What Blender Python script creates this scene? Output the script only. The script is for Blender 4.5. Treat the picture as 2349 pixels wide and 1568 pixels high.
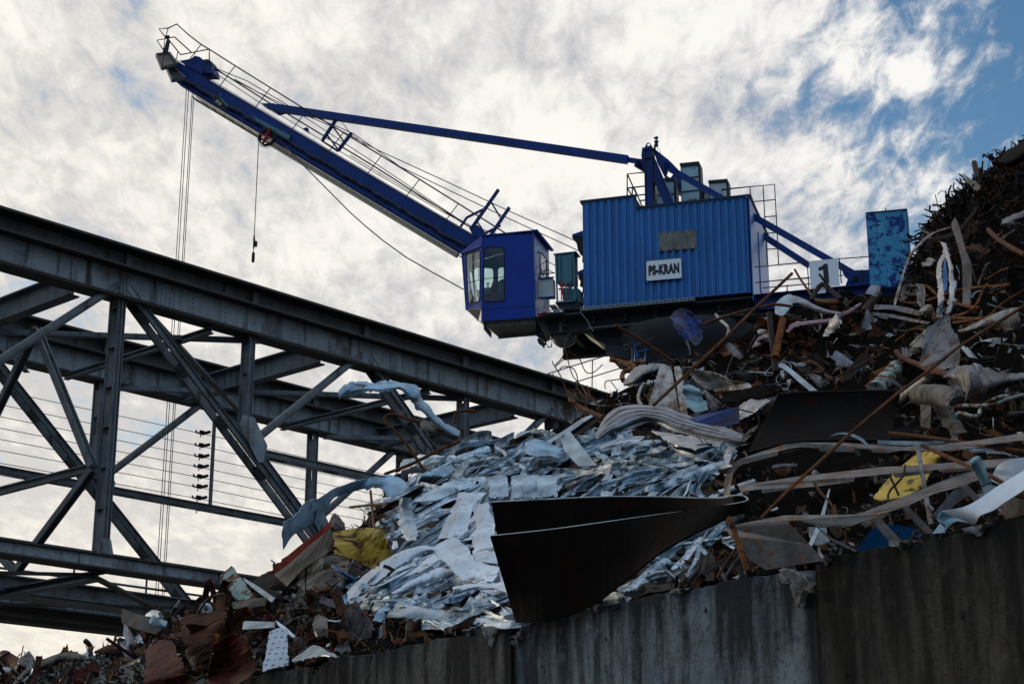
import bpy, math, random
from mathutils import Vector, Matrix, noise
from mathutils.geometry import tessellate_polygon
R = random.Random(7)
rad = math.radians
for o in list(bpy.data.objects): bpy.data.objects.remove(o)
SC = bpy.context.scene
COL = SC.collection
# ------------------------------------------------------------------ camera model
TH = rad(17.0); FP = 3915.0; EYE = Vector((0, 0, 1.7))
def Z(x0, y0, s): return lambda a, b: ((x0 + a / s) / 1.7437, (y0 + b / s) / 1.7437)
def pray(px, py):
    x = px - 1174.5; y = 784 - py
    return Vector((x, FP * math.cos(TH) - y * math.sin(TH), FP * math.sin(TH) + y * math.cos(TH)))
def plane(P0, n):
    P0 = Vector(P0); n = Vector(n)
    def f(p, d=0.0):
        r = pray(*p); t = n.dot(P0 + n * d - EYE) / n.dot(r)
        return EYE + r * t
    return f
P = lambda a, b: (a, b)
A = Z(500, 50, 2.34); B = Z(1400, 600, 1.96); C = Z(2200, 500, 1.7418); D = Z(1800, 900, 2.851); E = Z(0, 800, 1.742)
G = Z(900, 1200, 1.742); H = Z(0, 1700, 1.5164); I = Z(3100, 550, 1.96); J = Z(2100, 1200, 2.24); K = Z(3000, 1200, 2.0903)
L = Z(1000, 1750, 1.5933); M = Z(1800, 1900, 1.8069); N = Z(2800, 1750, 1.5934); O = Z(0, 2100, 2.4733); Q = Z(0, 1150, 2.613)
S = Z(600, 1500, 2.613); T = Z(600, 80, 3.92); U = Z(2500, 540, 4.356); V = Z(3500, 550, 2.614); W = Z(3400, 1800, 3.1365)
az = rad(42.3); BS = Vector((math.sin(az), math.cos(az), 0)); BM = Vector((math.cos(az), -math.sin(az), 0)); BO = Vector((-9.6, 30, 0))
bpl = plane(BO, BM)
a2 = rad(17.0); CU = Vector((math.cos(a2), -math.sin(a2), 0)); CN = Vector((-math.sin(a2), -math.cos(a2), 0)); CO = Vector((4.6, 50.6, 0))
cp = plane(CO, CN)
ZUP = Vector((0, 0, 1))
def bw(s, d, z): return BO + BS * s + BM * d + ZUP * z          # bridge local -> world
def cw(u, d, z): return CO + CU * u + CN * d + ZUP * z          # crane local -> world

# ------------------------------------------------------------------ mesh builder
WLOC = {}
class MB:
    def __init__(s): s.v = []; s.f = []
    def add(s, vs, fs):
        k = len(s.v); s.v += [Vector(v) for v in vs]; s.f += [tuple(i + k for i in f) for f in fs]; return s
    def hexa(s, a):   # a: 8 pts, bottom 4 then top 4
        return s.add(a, [(3, 2, 1, 0), (4, 5, 6, 7), (0, 1, 5, 4), (1, 2, 6, 5), (2, 3, 7, 6), (3, 0, 4, 7)])
    def bar(s, p0, p1, w, h, up=ZUP):
        p0 = Vector(p0); p1 = Vector(p1); d = (p1 - p0).normalized(); sd = d.cross(Vector(up))
        if sd.length < 1e-4: sd = d.cross(Vector((1, 0.3, 0)))
        sd.normalize(); u = sd.cross(d).normalized(); a = sd * w / 2; b = u * h / 2
        return s.hexa([p0 - a - b, p0 + a - b, p1 + a - b, p1 - a - b, p0 - a + b, p0 + a + b, p1 + a + b, p1 - a + b])
    def ibeam(s, p0, p1, h, wf, tw=.02, tf=.03, up=ZUP):
        p0 = Vector(p0); p1 = Vector(p1); d = (p1 - p0).normalized(); sd = d.cross(Vector(up)).normalized(); u = sd.cross(d).normalized()
        s.bar(p0 + u * (h / 2 - tf / 2), p1 + u * (h / 2 - tf / 2), wf, tf, up); s.bar(p0 - u * (h / 2 - tf / 2), p1 - u * (h / 2 - tf / 2), wf, tf, up)
        return s.bar(p0, p1, tw, h - 2 * tf, up)
    def chan(s, p0, p1, h, wf, nrm, tw=.02):   # channel: web in plane normal nrm, flanges toward nrm
        p0 = Vector(p0); p1 = Vector(p1); n = Vector(nrm).normalized(); d = (p1 - p0).normalized(); u = n.cross(d).normalized()
        s.bar(p0, p1, tw, h, u)
        for q in (-1, 1):
            o = u * q * (h / 2 - tw / 2) + n * (wf / 2 + tw / 2 * 0)
            s.bar(p0 + o, p1 + o, wf, tw, u)
        return s
    def tube(s, pts, r, n=6, caps=True):
        pts = [Vector(p) for p in pts]
        rs = r if isinstance(r, (list, tuple)) else [r] * len(pts)
        k = len(s.v); ref = None
        for i, p in enumerate(pts):
            t = (pts[min(i + 1, len(pts) - 1)] - pts[max(i - 1, 0)])
            if t.length < 1e-9: t = Vector((0, 0, 1))
            t.normalize()
            if ref is None:
                ref = t.orthogonal().normalized()
            ref = (ref - t * ref.dot(t))
            if ref.length < 1e-6: ref = t.orthogonal()
            ref.normalize(); b = t.cross(ref)
            for j in range(n):
                a = 2 * math.pi * j / n
                s.v.append(p + (ref * math.cos(a) + b * math.sin(a)) * rs[i])
        for i in range(len(pts) - 1):
            for j in range(n):
                a = k + i * n + j; b_ = k + i * n + (j + 1) % n
                s.f.append((a, b_, b_ + n, a + n))
        if caps:
            s.f.append(tuple(k + j for j in reversed(range(n)))); e = k + (len(pts) - 1) * n
            s.f.append(tuple(e + j for j in range(n)))
        return s
    def cyl(s, p0, p1, r, n=20): return s.tube([p0, p1], r, n)
    def prism(s, pts, vec, holes=()):
        pts = [Vector(p) for p in pts]; vec = Vector(vec)
        loops = [pts] + [[Vector(q) for q in h] for h in holes]
        tris = tessellate_polygon(loops); flat = [p for l in loops for p in l]; n = len(flat)
        fs = [tuple(t) for t in tris] + [tuple(i + n for i in reversed(t)) for t in tris]
        k = 0
        for l in loops:
            m = len(l)
            for i in range(m):
                a = k + i; b = k + (i + 1) % m; fs.append((a, b, b + n, a + n))
            k += m
        return s.add(flat + [p + vec for p in flat], fs)
    def rivet(s, p, nrm, r=.022):
        p = Vector(p); n = Vector(nrm).normalized(); a = n.orthogonal().normalized(); b = n.cross(a); k = len(s.v)
        for j in range(6):
            t = math.pi / 3 * j; s.v.append(p + (a * math.cos(t) + b * math.sin(t)) * r)
        for j in range(6):
            t = math.pi / 3 * j; s.v.append(p + (a * math.cos(t) + b * math.sin(t)) * r * .55 + n * r * .6)
        for j in range(6): s.f.append((k + j, k + (j + 1) % 6, k + 6 + (j + 1) % 6, k + 6 + j))
        s.f.append(tuple(k + 6 + j for j in range(6))); return s
    def grid(s, rows, thick=0.0):
        """rows: list of equal-length point lists; thick gives a solid sheet"""
        nr = len(rows); nc = len(rows[0]); pts = [Vector(p) for r in rows for p in r]
        fs = [(i * nc + j, i * nc + j + 1, (i + 1) * nc + j + 1, (i + 1) * nc + j) for i in range(nr - 1) for j in range(nc - 1)]
        if not thick: return s.add(pts, fs)
        nv = [Vector((0, 0, 0)) for _ in pts]
        for f in fs:
            n = (pts[f[2]] - pts[f[0]]).cross(pts[f[3]] - pts[f[1]])
            for i in f: nv[i] += n
        m = len(pts); pb = []
        for p, n in zip(pts, nv):
            if n.length > 1e-12: n.normalize()
            pb.append(p - n * thick)
        fs2 = fs + [tuple(i + m for i in reversed(f)) for f in fs]
        bd = [i for i in range(nc)] + [i * nc + nc - 1 for i in range(1, nr)] + [(nr - 1) * nc + j for j in range(nc - 2, -1, -1)] + [i * nc for i in range(nr - 2, 0, -1)]
        for i in range(len(bd)):
            a = bd[i]; b = bd[(i + 1) % len(bd)]; fs2.append((b, a, a + m, b + m))
        return s.add(pts + pb, fs2)
    def build(s, name, m, parent=None, smooth=False, origin=None, **kw):
        c = Vector((0, 0, 0))
        for v in s.v: c += v
        c /= max(1, len(s.v))
        if parent is None:
            c.z = min(v.z for v in s.v)
        me = bpy.data.meshes.new(name); me.from_pydata([tuple(v - c) for v in s.v], [], s.f); me.update()
        if smooth:
            me.polygons.foreach_set('use_smooth', [True] * len(me.polygons))
            me.set_sharp_from_angle(angle=rad(smooth if smooth is not True else 40))
        o = bpy.data.objects.new(name, me); COL.objects.link(o)
        if m: me.materials.append(m)
        if parent is not None:
            o.parent = parent; o.location = c - WLOC[parent.name]
        else: o.location = c
        WLOC[o.name] = c
        tag(o, **kw); return o
def tag(o, label=None, cat=None, group=None, kind=None):
    if label: o['label'] = label
    if cat: o['category'] = cat
    if group: o['group'] = group
    if kind: o['kind'] = kind
    return o
def thing(name, label, cat, loc, group=None):
    o = bpy.data.objects.new(name, None); COL.objects.link(o); o.location = loc; o.empty_display_size = .3
    WLOC[o.name] = Vector(loc); return tag(o, label, cat, group)

# ------------------------------------------------------------------ materials
def nd(nt, t, **k):
    n = nt.nodes.new(t)
    for a, b in k.items(): setattr(n, a, b)
    return n
def material(name, col, col2=None, sc=6.0, lo=.4, hi=.6, rough=.6, metal=0.0, rust=None, rsc=8.0, rlo=.55, rhi=.62, rust2=None,
             streak=None, ssc=9.0, slo=.5, shi=.75, bump=.3, bsc=30.0, spec=.5, sdir=(1, 1, .08), voro=None, coord='Object', coat=0):
    m = bpy.data.materials.new(name); m.use_nodes = True; nt = m.node_tree; bs = nt.nodes['Principled BSDF']; ln = nt.links.new
    tc = nd(nt, 'ShaderNodeTexCoord').outputs[coord]
    def noi(scale, det=6, rgh=.6, mp=None, off=0):
        mpn = nd(nt, 'ShaderNodeMapping'); ln(tc, mpn.inputs[0])
        mpn.inputs['Location'].default_value = (off, off * 1.3, off * .7)
        if mp: mpn.inputs['Scale'].default_value = mp
        n = nd(nt, 'ShaderNodeTexNoise'); ln(mpn.outputs[0], n.inputs['Vector'])
        n.inputs['Scale'].default_value = scale; n.inputs['Detail'].default_value = det; n.inputs['Roughness'].default_value = rgh
        return n.outputs[0]
    def ramp(src, a, b):
        r = nd(nt, 'ShaderNodeMapRange'); ln(src, r.inputs[0]); r.inputs[1].default_value = a; r.inputs[2].default_value = b; return r.outputs[0]
    def mix(f, c1, c2):
        x = nd(nt, 'ShaderNodeMix', data_type='RGBA')
        ln(f, x.inputs[0])
        for q, c in ((6, c1), (7, c2)):
            if isinstance(c, tuple): x.inputs[q].default_value = (*c, 1)
            else: ln(c, x.inputs[q])
        return x.outputs[2]
    cur = mix(ramp(noi(sc), lo, hi), col, col2 or tuple(c * .7 for c in col))
    if streak: cur = mix(ramp(noi(ssc, 5, .6, sdir, 3.1), slo, shi), cur, streak)
    rg = None
    if rust:
        rm = ramp(noi(rsc, 9, .7, None, 7.7), rlo, rhi)
        rc = mix(ramp(noi(rsc * 3, 5, .6, None, 1.7), .4, .6), rust, rust2 or tuple(c * .45 for c in rust))
        cur = mix(rm, cur, rc)
        rr = nd(nt, 'ShaderNodeMapRange'); ln(rm, rr.inputs[0]); rr.inputs[3].default_value = rough; rr.inputs[4].default_value = .9; ln(rr.outputs[0], bs.inputs['Roughness'])
        if metal:
            rr = nd(nt, 'ShaderNodeMapRange'); ln(rm, rr.inputs[0]); rr.inputs[3].default_value = metal; rr.inputs[4].default_value = 0; ln(rr.outputs[0], bs.inputs['Metallic'])
    else:
        bs.inputs['Roughness'].default_value = rough; bs.inputs['Metallic'].default_value = metal
    if isinstance(cur, tuple): bs.inputs[0].default_value = (*cur, 1)
    else: ln(cur, bs.inputs[0])
    bs.inputs['Specular IOR Level'].default_value = spec
    if coat: bs.inputs['Coat Weight'].default_value = coat
    if bump:
        b = nd(nt, 'ShaderNodeBump'); b.inputs[0].default_value = bump; b.inputs[1].default_value = .02
        src = noi(bsc, 6, .65, None, 5)
        if voro:
            v = nd(nt, 'ShaderNodeTexVoronoi'); ln(tc, v.inputs['Vector']); v.inputs['Scale'].default_value = voro
            a = nd(nt, 'ShaderNodeMath', operation='ADD'); ln(v.outputs[0], a.inputs[0]); ln(src, a.inputs[1]); src = a.outputs[0]
        ln(src, b.inputs['Height']); ln(b.outputs[0], bs.inputs['Normal'])
    return m
RUST = (.16, .055, .02); RUSTO = (.32, .11, .025); RUSTD = (.045, .02, .012)
MT = {}
MT['blue'] = material('crane_blue_paint', (.0018, .036, .21), (.0012, .02, .12), 1.2, .35, .7, .5, spec=.25, streak=(.006, .045, .25), ssc=5, slo=.55, shi=.8, bump=.08, bsc=12)
MT['cabblue'] = material('cab_blue_paint', (.002, .038, .33), (.0015, .027, .24), 1.5, .3, .7, .45, spec=.25, streak=(.002, .018, .16), ssc=4, slo=.55, shi=.85, bump=.05, bsc=8)
MT['house'] = material('house_blue_sheet', (.010, .15, .45), (.007, .115, .36), 1.0, .35, .65, .45, streak=(.012, .07, .22), ssc=7, slo=.54, shi=.8, bump=.05, bsc=10)
MT['houseside'] = material('house_side_sheet', (.02, .13, .42), (.015, .11, .36), 2, .3, .7, .38, streak=(.05, .2, .45), ssc=10, slo=.5, shi=.8, bump=.03, spec=.5)
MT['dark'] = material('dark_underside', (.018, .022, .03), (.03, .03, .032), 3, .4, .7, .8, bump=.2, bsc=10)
MT['rail'] = material('dark_rail_paint', (.008, .012, .022), None, 5, .4, .6, .6, bump=0)
MT['rope'] = material('steel_wire_rope', (.012, .012, .013), None, 30, .4, .6, .7, bump=0)
MT['cream'] = material('cream_underside', (.82, .76, .64), (.72, .66, .55), 2, .3, .7, .5, streak=(.3, .25, .18), ssc=6, slo=.6, shi=.8, bump=.1, sdir=(.2, .2, 1))
MT['teal'] = material('teal_cabinet_paint', (.05, .19, .24), (.04, .16, .20), 3, .3, .7, .45, streak=(.05, .15, .18), bump=.08)
MT['ltcab'] = material('pale_cabinet_paint', (.36, .54, .56), (.30, .46, .50), 3, .3, .7, .5, rust=(.22, .09, .03), rsc=2.6, rlo=.58, rhi=.63, bump=.15)
MT['greycab'] = material('grey_cabinet_paint', (.45, .52, .52), (.38, .44, .44), 3, .3, .7, .5, rust=(.25, .12, .08), rsc=1.6, rlo=.55, rhi=.8, bump=.1)
MT['white'] = material('white_sign_board', (.84, .87, .9), (.78, .82, .86), 4, .3, .7, .5, rust=(.4, .22, .12), rsc=2.2, rlo=.7, rhi=.75, bump=0)
MT['black'] = material('black_lettering', (.006, .006, .007), None, 4, .4, .6, .6, bump=0)
MT['rubber'] = material('black_rubber', (.006, .006, .007), (.012, .012, .012), 8, .4, .6, .8, bump=.3)
MT['red'] = material('red_oxide_paint', (.55, .05, .015), (.38, .04, .015), 6, .4, .6, .55, bump=.2)
MT['cable_red'] = material('red_cable_sheath', (.5, .02, .03), None, 6, .4, .6, .5, bump=0)
MT['greycable'] = material('grey_cable_sheath', (.25, .27, .28), None, 6, .4, .6, .5, bump=0)
MT['galv'] = material('galvanised_tray', (.35, .4, .42), (.2, .24, .26), 20, .4, .6, .5, metal=.3, bump=.1)
MT['vent'] = material('translucent_vent_panel', (.17, .17, .15), (.09, .085, .07), 4, .4, .65, .5, streak=(.24, .24, .22), ssc=12, bump=.2)
MT['bulb'] = material('floodlight_lens', (.35, .3, .2), None, 8, .4, .6, .3, bump=0)
MT['cw'] = material('weathered_blue_ballast', (.03, .27, .48), (.02, .21, .40), 3, .35, .65, .6, rust=(.008, .035, .20), rust2=(.006, .028, .17), rsc=4.2, rlo=.52, rhi=.56, streak=(.09, .36, .48), ssc=6, slo=.5, shi=.66, bump=.3, bsc=18)
MT['truss'] = material('grey_bridge_paint', (.23, .28, .31), (.15, .19, .225), 1.6, .35, .65, .55, rust=(.10, .055, .032), rust2=(.045, .028, .02), rsc=.9, rlo=.52, rhi=.68, streak=(.028, .024, .022), ssc=5.5, slo=.52, shi=.68, spec=.3, bump=.15, bsc=20)
MT['trussd'] = material('dark_bridge_flange', (.012, .012, .012), (.028, .025, .02), 2.5, .35, .65, .7, rust=(.06, .035, .018), rsc=3, rlo=.6, rhi=.7, bump=.3)
MT['truss2'] = material('grey_bridge_member', (.13, .155, .175), (.07, .082, .092), 2.2, .35, .65, .55, spec=.3, streak=(.03, .028, .025), ssc=7, slo=.55, shi=.7, rust=(.08, .045, .025), rsc=3, rlo=.64, rhi=.74, bump=.15)
MT['jibdk'] = material('jib_cable_run', (.006, .009, .02), (.01, .02, .06), 6, .4, .6, .7, bump=.4)
MT['seat'] = material('red_seat_cloth', (.3, .03, .04), None, 6, .4, .6, .8, bump=.1)
MT['cabin'] = material('cab_interior_trim', (.10, .19, .21), (.06, .12, .14), 3, .3, .7, .6, bump=0)
def glass():
    m = bpy.data.materials.new('cab_window_glass'); m.use_nodes = True; nt = m.node_tree; nt.nodes.clear()
    o = nd(nt, 'ShaderNodeOutputMaterial'); t = nd(nt, 'ShaderNodeBsdfTransparent'); t.inputs[0].default_value = (.82, .9, .9, 1)
    g = nd(nt, 'ShaderNodeBsdfGlossy'); g.inputs[0].default_value = (.9, .95, 1, 1); g.inputs[1].default_value = .03
    lw = nd(nt, 'ShaderNodeLayerWeight'); pw = nd(nt, 'ShaderNodeMath', operation='POWER'); nt.links.new(lw.outputs['Facing'], pw.inputs[0]); pw.inputs[1].default_value = 3
    fr = nd(nt, 'ShaderNodeMath', operation='MULTIPLY_ADD'); nt.links.new(pw.outputs[0], fr.inputs[0]); fr.inputs[1].default_value = .5; fr.inputs[2].default_value = .05
    x = nd(nt, 'ShaderNodeMixShader'); nt.links.new(fr.outputs[0], x.inputs[0]); nt.links.new(t.outputs[0], x.inputs[1]); nt.links.new(g.outputs[0], x.inputs[2]); nt.links.new(x.outputs[0], o.inputs[0])
    return m
MT['glass'] = glass()
def rquad(c, r=.22, n=5):
    """rounded quad from 4 corner points (Vectors)"""
    out = []; c = [Vector(x) for x in c]; m = min((c[i] - c[(i + 1) % 4]).length for i in range(4)) * r
    for i in range(4):
        p = c[i]; a = (c[i - 1] - p).normalized() * m; b = (c[(i + 1) % 4] - p).normalized() * m
        for k in range(n + 1):
            t = k / n; out.append(p + a * (1 - t) ** 2 + b * t ** 2)
    return out
# ------------------------------------------------------------------ camera, world, sun
cam = bpy.data.cameras.new('camera'); co = bpy.data.objects.new('camera', cam); COL.objects.link(co)
co.location = EYE; co.rotation_euler = (rad(90) + TH, 0, 0); cam.sensor_width = 36; cam.lens = 36 * FP / 2349; cam.clip_end = 5000; cam.clip_start = .1
SC.camera = co
SUN_AZ = rad(-38); SUN_EL = rad(8)
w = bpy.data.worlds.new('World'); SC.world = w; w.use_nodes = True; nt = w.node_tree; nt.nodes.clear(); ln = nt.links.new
out = nd(nt, 'ShaderNodeOutputWorld'); sky = nd(nt, 'ShaderNodeTexSky'); sky.sky_type = 'NISHITA'; sky.sun_disc = False
sky.sun_elevation = SUN_EL; sky.sun_rotation = SUN_AZ; sky.air_density = 1.2; sky.dust_density = .6; sky.ozone_density = 2.5
b1 = nd(nt, 'ShaderNodeBackground'); b1.inputs[1].default_value = .14; tint = nd(nt, 'ShaderNodeMix', data_type='RGBA', blend_type='MULTIPLY'); tint.inputs[0].default_value = 1; ln(sky.outputs[0], tint.inputs[6]); tint.inputs[7].default_value = (.70, .90, 1.08, 1); ln(tint.outputs[2], b1.inputs[0])
tc = nd(nt, 'ShaderNodeTexCoord').outputs['Generated']
sep = nd(nt, 'ShaderNodeSeparateXYZ'); ln(tc, sep.inputs[0])
def mth(op, a, b=None, c=None, clamp=False):
    n = nd(nt, 'ShaderNodeMath', operation=op); n.use_clamp = clamp
    for i, x in enumerate((a, b, c)):
        if x is None: continue
        if isinstance(x, (int, float)): n.inputs[i].default_value = x
        else: ln(x, n.inputs[i])
    return n.outputs[0]
zz = mth('ADD', mth('MAXIMUM', sep.outputs[2], 0.0), .14)
cx = mth('DIVIDE', sep.outputs[0], zz); cy = mth('DIVIDE', sep.outputs[1], zz)
cb = nd(nt, 'ShaderNodeCombineXYZ'); ln(cx, cb.inputs[0]); ln(cy, cb.inputs[1])
def mapr(src, a, b, c=0.0, d=1.0):
    n = nd(nt, 'ShaderNodeMapRange'); ln(src, n.inputs[0]); n.interpolation_type = 'SMOOTHSTEP'
    for i, x in enumerate((a, b, c, d)): n.inputs[i + 1].default_value = x
    return n.outputs[0]
def cn(scale, rot, sc3, det, rgh, dist, off):
    mp = nd(nt, 'ShaderNodeMapping'); ln(cb.outputs[0], mp.inputs[0]); mp.inputs['Rotation'].default_value = (0, 0, rad(rot)); mp.inputs['Scale'].default_value = sc3; mp.inputs['Location'].default_value = off
    n = nd(nt, 'ShaderNodeTexNoise'); ln(mp.outputs[0], n.inputs['Vector']); n.inputs['Scale'].default_value = scale; n.inputs['Detail'].default_value = det
    n.inputs['Roughness'].default_value = rgh; n.inputs['Distortion'].default_value = dist; return n.outputs[0]
big = cn(1.3, 25, (1, .8, 1), 3, .5, .2, (3.3, 1.2, 0)); mid = cn(7.0, 35, (1, .7, 1), 7, .58, .2, (.4, 5.1, 0)); fine = cn(22, 40, (1.4, .6, 1), 7, .66, .4, (8, 2, 0))
dens = mth('ADD', mth('ADD', mth('MULTIPLY', big, .30), mth('MULTIPLY', mid, .38)), mth('MULTIPLY', fine, .32))
# direction of the clear patch (upper right of the view) and of the sun
def dotdir(azd, eld):
    v = nd(nt, 'ShaderNodeVectorMath', operation='DOT_PRODUCT'); ln(tc, v.inputs[0])
    v.inputs[1].default_value = (math.sin(rad(azd)) * math.cos(rad(eld)), math.cos(rad(azd)) * math.cos(rad(eld)), math.sin(rad(eld))); return v.outputs['Value']
clear = mapr(dotdir(19.5, 26), math.cos(rad(12)), math.cos(rad(1.0)))
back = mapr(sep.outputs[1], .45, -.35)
cover = mth('SUBTRACT', mth('SUBTRACT', mth('ADD', dens, mth('MULTIPLY', mapr(sep.outputs[2], .32, .2), .05)), mth('MULTIPLY', clear, .13)), mth('MULTIPLY', back, .03))
mask = mapr(cover, .32, .46)
bright = mapr(dens, .415, .585)
lowb = mapr(sep.outputs[2], .30, .02)
def rgb(c): return (*c, 1)
def wmix(f, a, b):
    x = nd(nt, 'ShaderNodeMix', data_type='RGBA'); ln(f, x.inputs[0])
    for q, c in ((6, a), (7, b)):
        if isinstance(c, tuple): x.inputs[q].default_value = rgb(c)
        else: ln(c, x.inputs[q])
    return x.outputs[2]
shade = wmix(bright, (.40, .43, .50), (.88, .87, .85))
shade = wmix(lowb, shade, wmix(bright, (.66, .64, .60), (.90, .84, .72)))
sunb = mapr(dotdir(-38, 15), math.cos(rad(60)), math.cos(rad(8)), 0, 1)
shade = wmix(mth('MULTIPLY', sunb, .35), shade, (1.0, .90, .74))
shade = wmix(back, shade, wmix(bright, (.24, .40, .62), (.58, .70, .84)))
b2 = nd(nt, 'ShaderNodeBackground'); ln(shade, b2.inputs[0]); ln(mth('MULTIPLY_ADD', mth('MULTIPLY', back, mth('SUBTRACT', mth('MULTIPLY', mth('POWER', mth('MAXIMUM', sep.outputs[2], 0.0), 1.5), 2.3), .90)), 1.0, 1.0), b2.inputs[1])  # unseen sky behind the camera: overhead brightness added, horizon darkened, for contrast
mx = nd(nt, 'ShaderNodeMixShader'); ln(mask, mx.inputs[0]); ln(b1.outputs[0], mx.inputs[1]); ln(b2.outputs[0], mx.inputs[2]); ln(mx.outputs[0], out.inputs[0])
sl = bpy.data.lights.new('sun', 'SUN'); sl.energy = 1.5; sl.angle = rad(10); sl.color = (1, .88, .7); so = bpy.data.objects.new('sun', sl); COL.objects.link(so)
sd = Vector((math.sin(SUN_AZ) * math.cos(SUN_EL), math.cos(SUN_AZ) * math.cos(SUN_EL), math.sin(SUN_EL)))
so.rotation_euler = sd.to_track_quat('Z', 'Y').to_euler(); so.location = (-30, 60, 40)
SC.view_settings.view_transform = 'Standard'; SC.view_settings.look = 'None'; SC.view_settings.exposure = 0.12; SC.view_settings.gamma = 1
SC.cycles.max_bounces = 6; SC.cycles.diffuse_bounces = 3; SC.cycles.glossy_bounces = 3; SC.cycles.transparent_max_bounces = 12; SC.cycles.use_denoising = True
# ground
g = MB(); g.grid([[(x, y, 0) for x in (-1500, -100, -30, 0, 30, 100, 1500)] for y in (-600, -50, 0, 60, 200, 2500)])
MT['yard'] = material('yard_ground', (.07, .065, .06), (.045, .04, .036), .4, .4, .6, .9, bump=.4, bsc=3)
g.build('ground', MT['yard'], kind='structure', label='dark oily yard ground under the scrap heap')
# ------------------------------------------------------------------ the truss bridge
S0, S1 = -6.5, 40.0; BD = -5.4
bridge = thing('truss_bridge', 'long grey riveted steel truss bridge running behind the scrap heap under the blue crane', 'bridge', bw(9, -2.7, 7))
MA = [2.8 + 6.55 * k for k in range(-1, 7)]; SU = [m_ + 3.3 for m_ in MA[:-1]]
rr = random.Random(3)
for d0, sgn in ((0, 1), (BD, 1)):
    # riveted top chord: outer plate, inner plate, flanges
    m = MB(); f = MB()
    m.bar(bw(S0, d0, 12.71), bw(S1, d0, 12.71), .03, .52)
    m.bar(bw(S0, d0 - .32, 12.71), bw(S1, d0 - .32, 12.71), .03, .52)
    for s in MA[1:]:                                      # splice plates beside each main joint, with rivets
        m.bar(bw(s + .75, d0 + .022, 12.69), bw(s + 1.28, d0 + .022, 12.69), .02, .46)
        for i in range(5):
            for j in range(7): m.rivet(bw(s + .8 + i * .105, d0 + .032, 12.5 + j * .063), BM, .024)
    s = S0
    while s < S1:
        for j in range(rr.choice((3, 4, 5))): m.rivet(bw(s, d0 + .016, 12.52 + j * .1), BM, .027)
        s += rr.choice((.5, .85, 1.05))
    top = m.build('top_chord', MT['truss'], bridge)
    f.bar(bw(S0, d0 - .14, 12.43), bw(S1, d0 - .14, 12.43), .52, .035); f.bar(bw(S0, d0 - .17, 12.995), bw(S1, d0 - .17, 12.995), .88, .04)
    f.bar(bw(S0, d0 + .06, 12.40), bw(S1, d0 + .06, 12.40), .10, .03)
    f.build('chord_flange', MT['trussd'], top)
    # crane runway girder on top of the chord
    m = MB(); f = MB()
    m.bar(bw(S0, d0 - .12, 13.21), bw(S1, d0 - .12, 13.21), .025, .35)
    for k in range(-2, 9):
        s = 2.93 + k * 2.2 * 1.47
        m.bar(bw(s, d0 - .03, 13.03), bw(s, d0 - .03, 13.38), .025, .16, BS); m.bar(bw(s - .1, d0 - .02, 13.045), bw(s + .16, d0 - .02, 13.045), .24, .06)
    for i in range(9):
        for j in range(3): m.rivet(bw(11.6 + i * .1, d0 - .1, 13.12 + j * .09), BM, .018)
    rb = m.build('runway_beam', MT['truss2'], bridge)
    f.bar(bw(S0, d0 - .06, 13.42), bw(S1, d0 - .06, 13.42), .62, .05); f.bar(bw(S0, d0 - .12, 13.034), bw(S1, d0 - .12, 13.034), .42, .03)
    f.bar(bw(S0, d0 - .12, 13.475), bw(S1, d0 - .12, 13.475), .09, .05)
    f.build('rail_flange', MT['trussd'], rb)
    # bottom chord
    m = MB(); f = MB()
    m.bar(bw(S0, d0, 7.16), bw(S1, d0, 7.16), .025, .22); m.bar(bw(S0, d0 - .32, 7.16), bw(S1, d0 - .32, 7.16), .025, .22)
    s = S0
    while s < S1:
        near = min(abs(s - q) for q in MA) < .7
        m.rivet(bw(s, d0 + .014, 7.21), BM, .022); m.rivet(bw(s + .09, d0 + .014, 7.11), BM, .022); s += .16 if near else .3
    for s in MA: m.bar(bw(s - .55, d0 + .02, 7.155), bw(s + .85, d0 + .02, 7.155), .014, .20)
    bc = m.build('bottom_chord', MT['truss'], bridge)
    f.bar(bw(S0, d0 - .15, 7.035), bw(S1, d0 - .15, 7.035), .54, .03); f.bar(bw(S0, d0 - .15, 7.285), bw(S1, d0 - .15, 7.285), .46, .025)
    for k in range(12): f.bar(bw(S0 + k * 2.3, d0 + .02, 7.30), bw(S0 + k * 2.3 + .42, d0 + .02, 7.30), .12, .02)
    f.build('chord_flange', MT['trussd'], bc)
    def double(p0, p1, nm, wd=.2, gap=.46, mt='truss2', lace=True, face=True):
        """two channels side by side with slotted batten plates between them"""
        (s0, z0), (s1, z1) = p0, p1; m = MB()
        a = bw(s0, d0 - .02, z0); b = bw(s1, d0 - .02, z1); off = -BM * gap
        m.chan(a, b, wd, .045, BM, .018); m.chan(a + off, b + off, wd, .045, -BM, .018)
        if nm == 'post': m.bar(a + BM * .05, b + BM * .05, .012, .03, BS)
        if lace:
            pst = nm in ('post', 'sub_post'); n = max(2, int((b - a).length / (.8 if pst else 1.25))); hb = .32 if pst else .14; dr = (b - a) / n; u = BM.cross((b - a).normalized())
            for k in range(n):
                c0 = a + dr * (k + .5) - dr.normalized() * hb; c1 = c0 + dr.normalized() * hb * 2
                m.bar(c0 + off / 2 - u * (wd / 2 - .02), c1 + off / 2 - u * (wd / 2 - .02), gap - .02, .012, u)
                m.bar(c0 + off / 2 + u * (wd / 2 - .02), c1 + off / 2 + u * (wd / 2 - .02), gap - .02, .012, u)
        n = int((b - a).length / .35)
        for k in range(n): m.rivet(a + (b - a) * (k + .5) / n + BM * .01, BM, .02)
        return m.build(nm, MT[mt], bridge)
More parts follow.
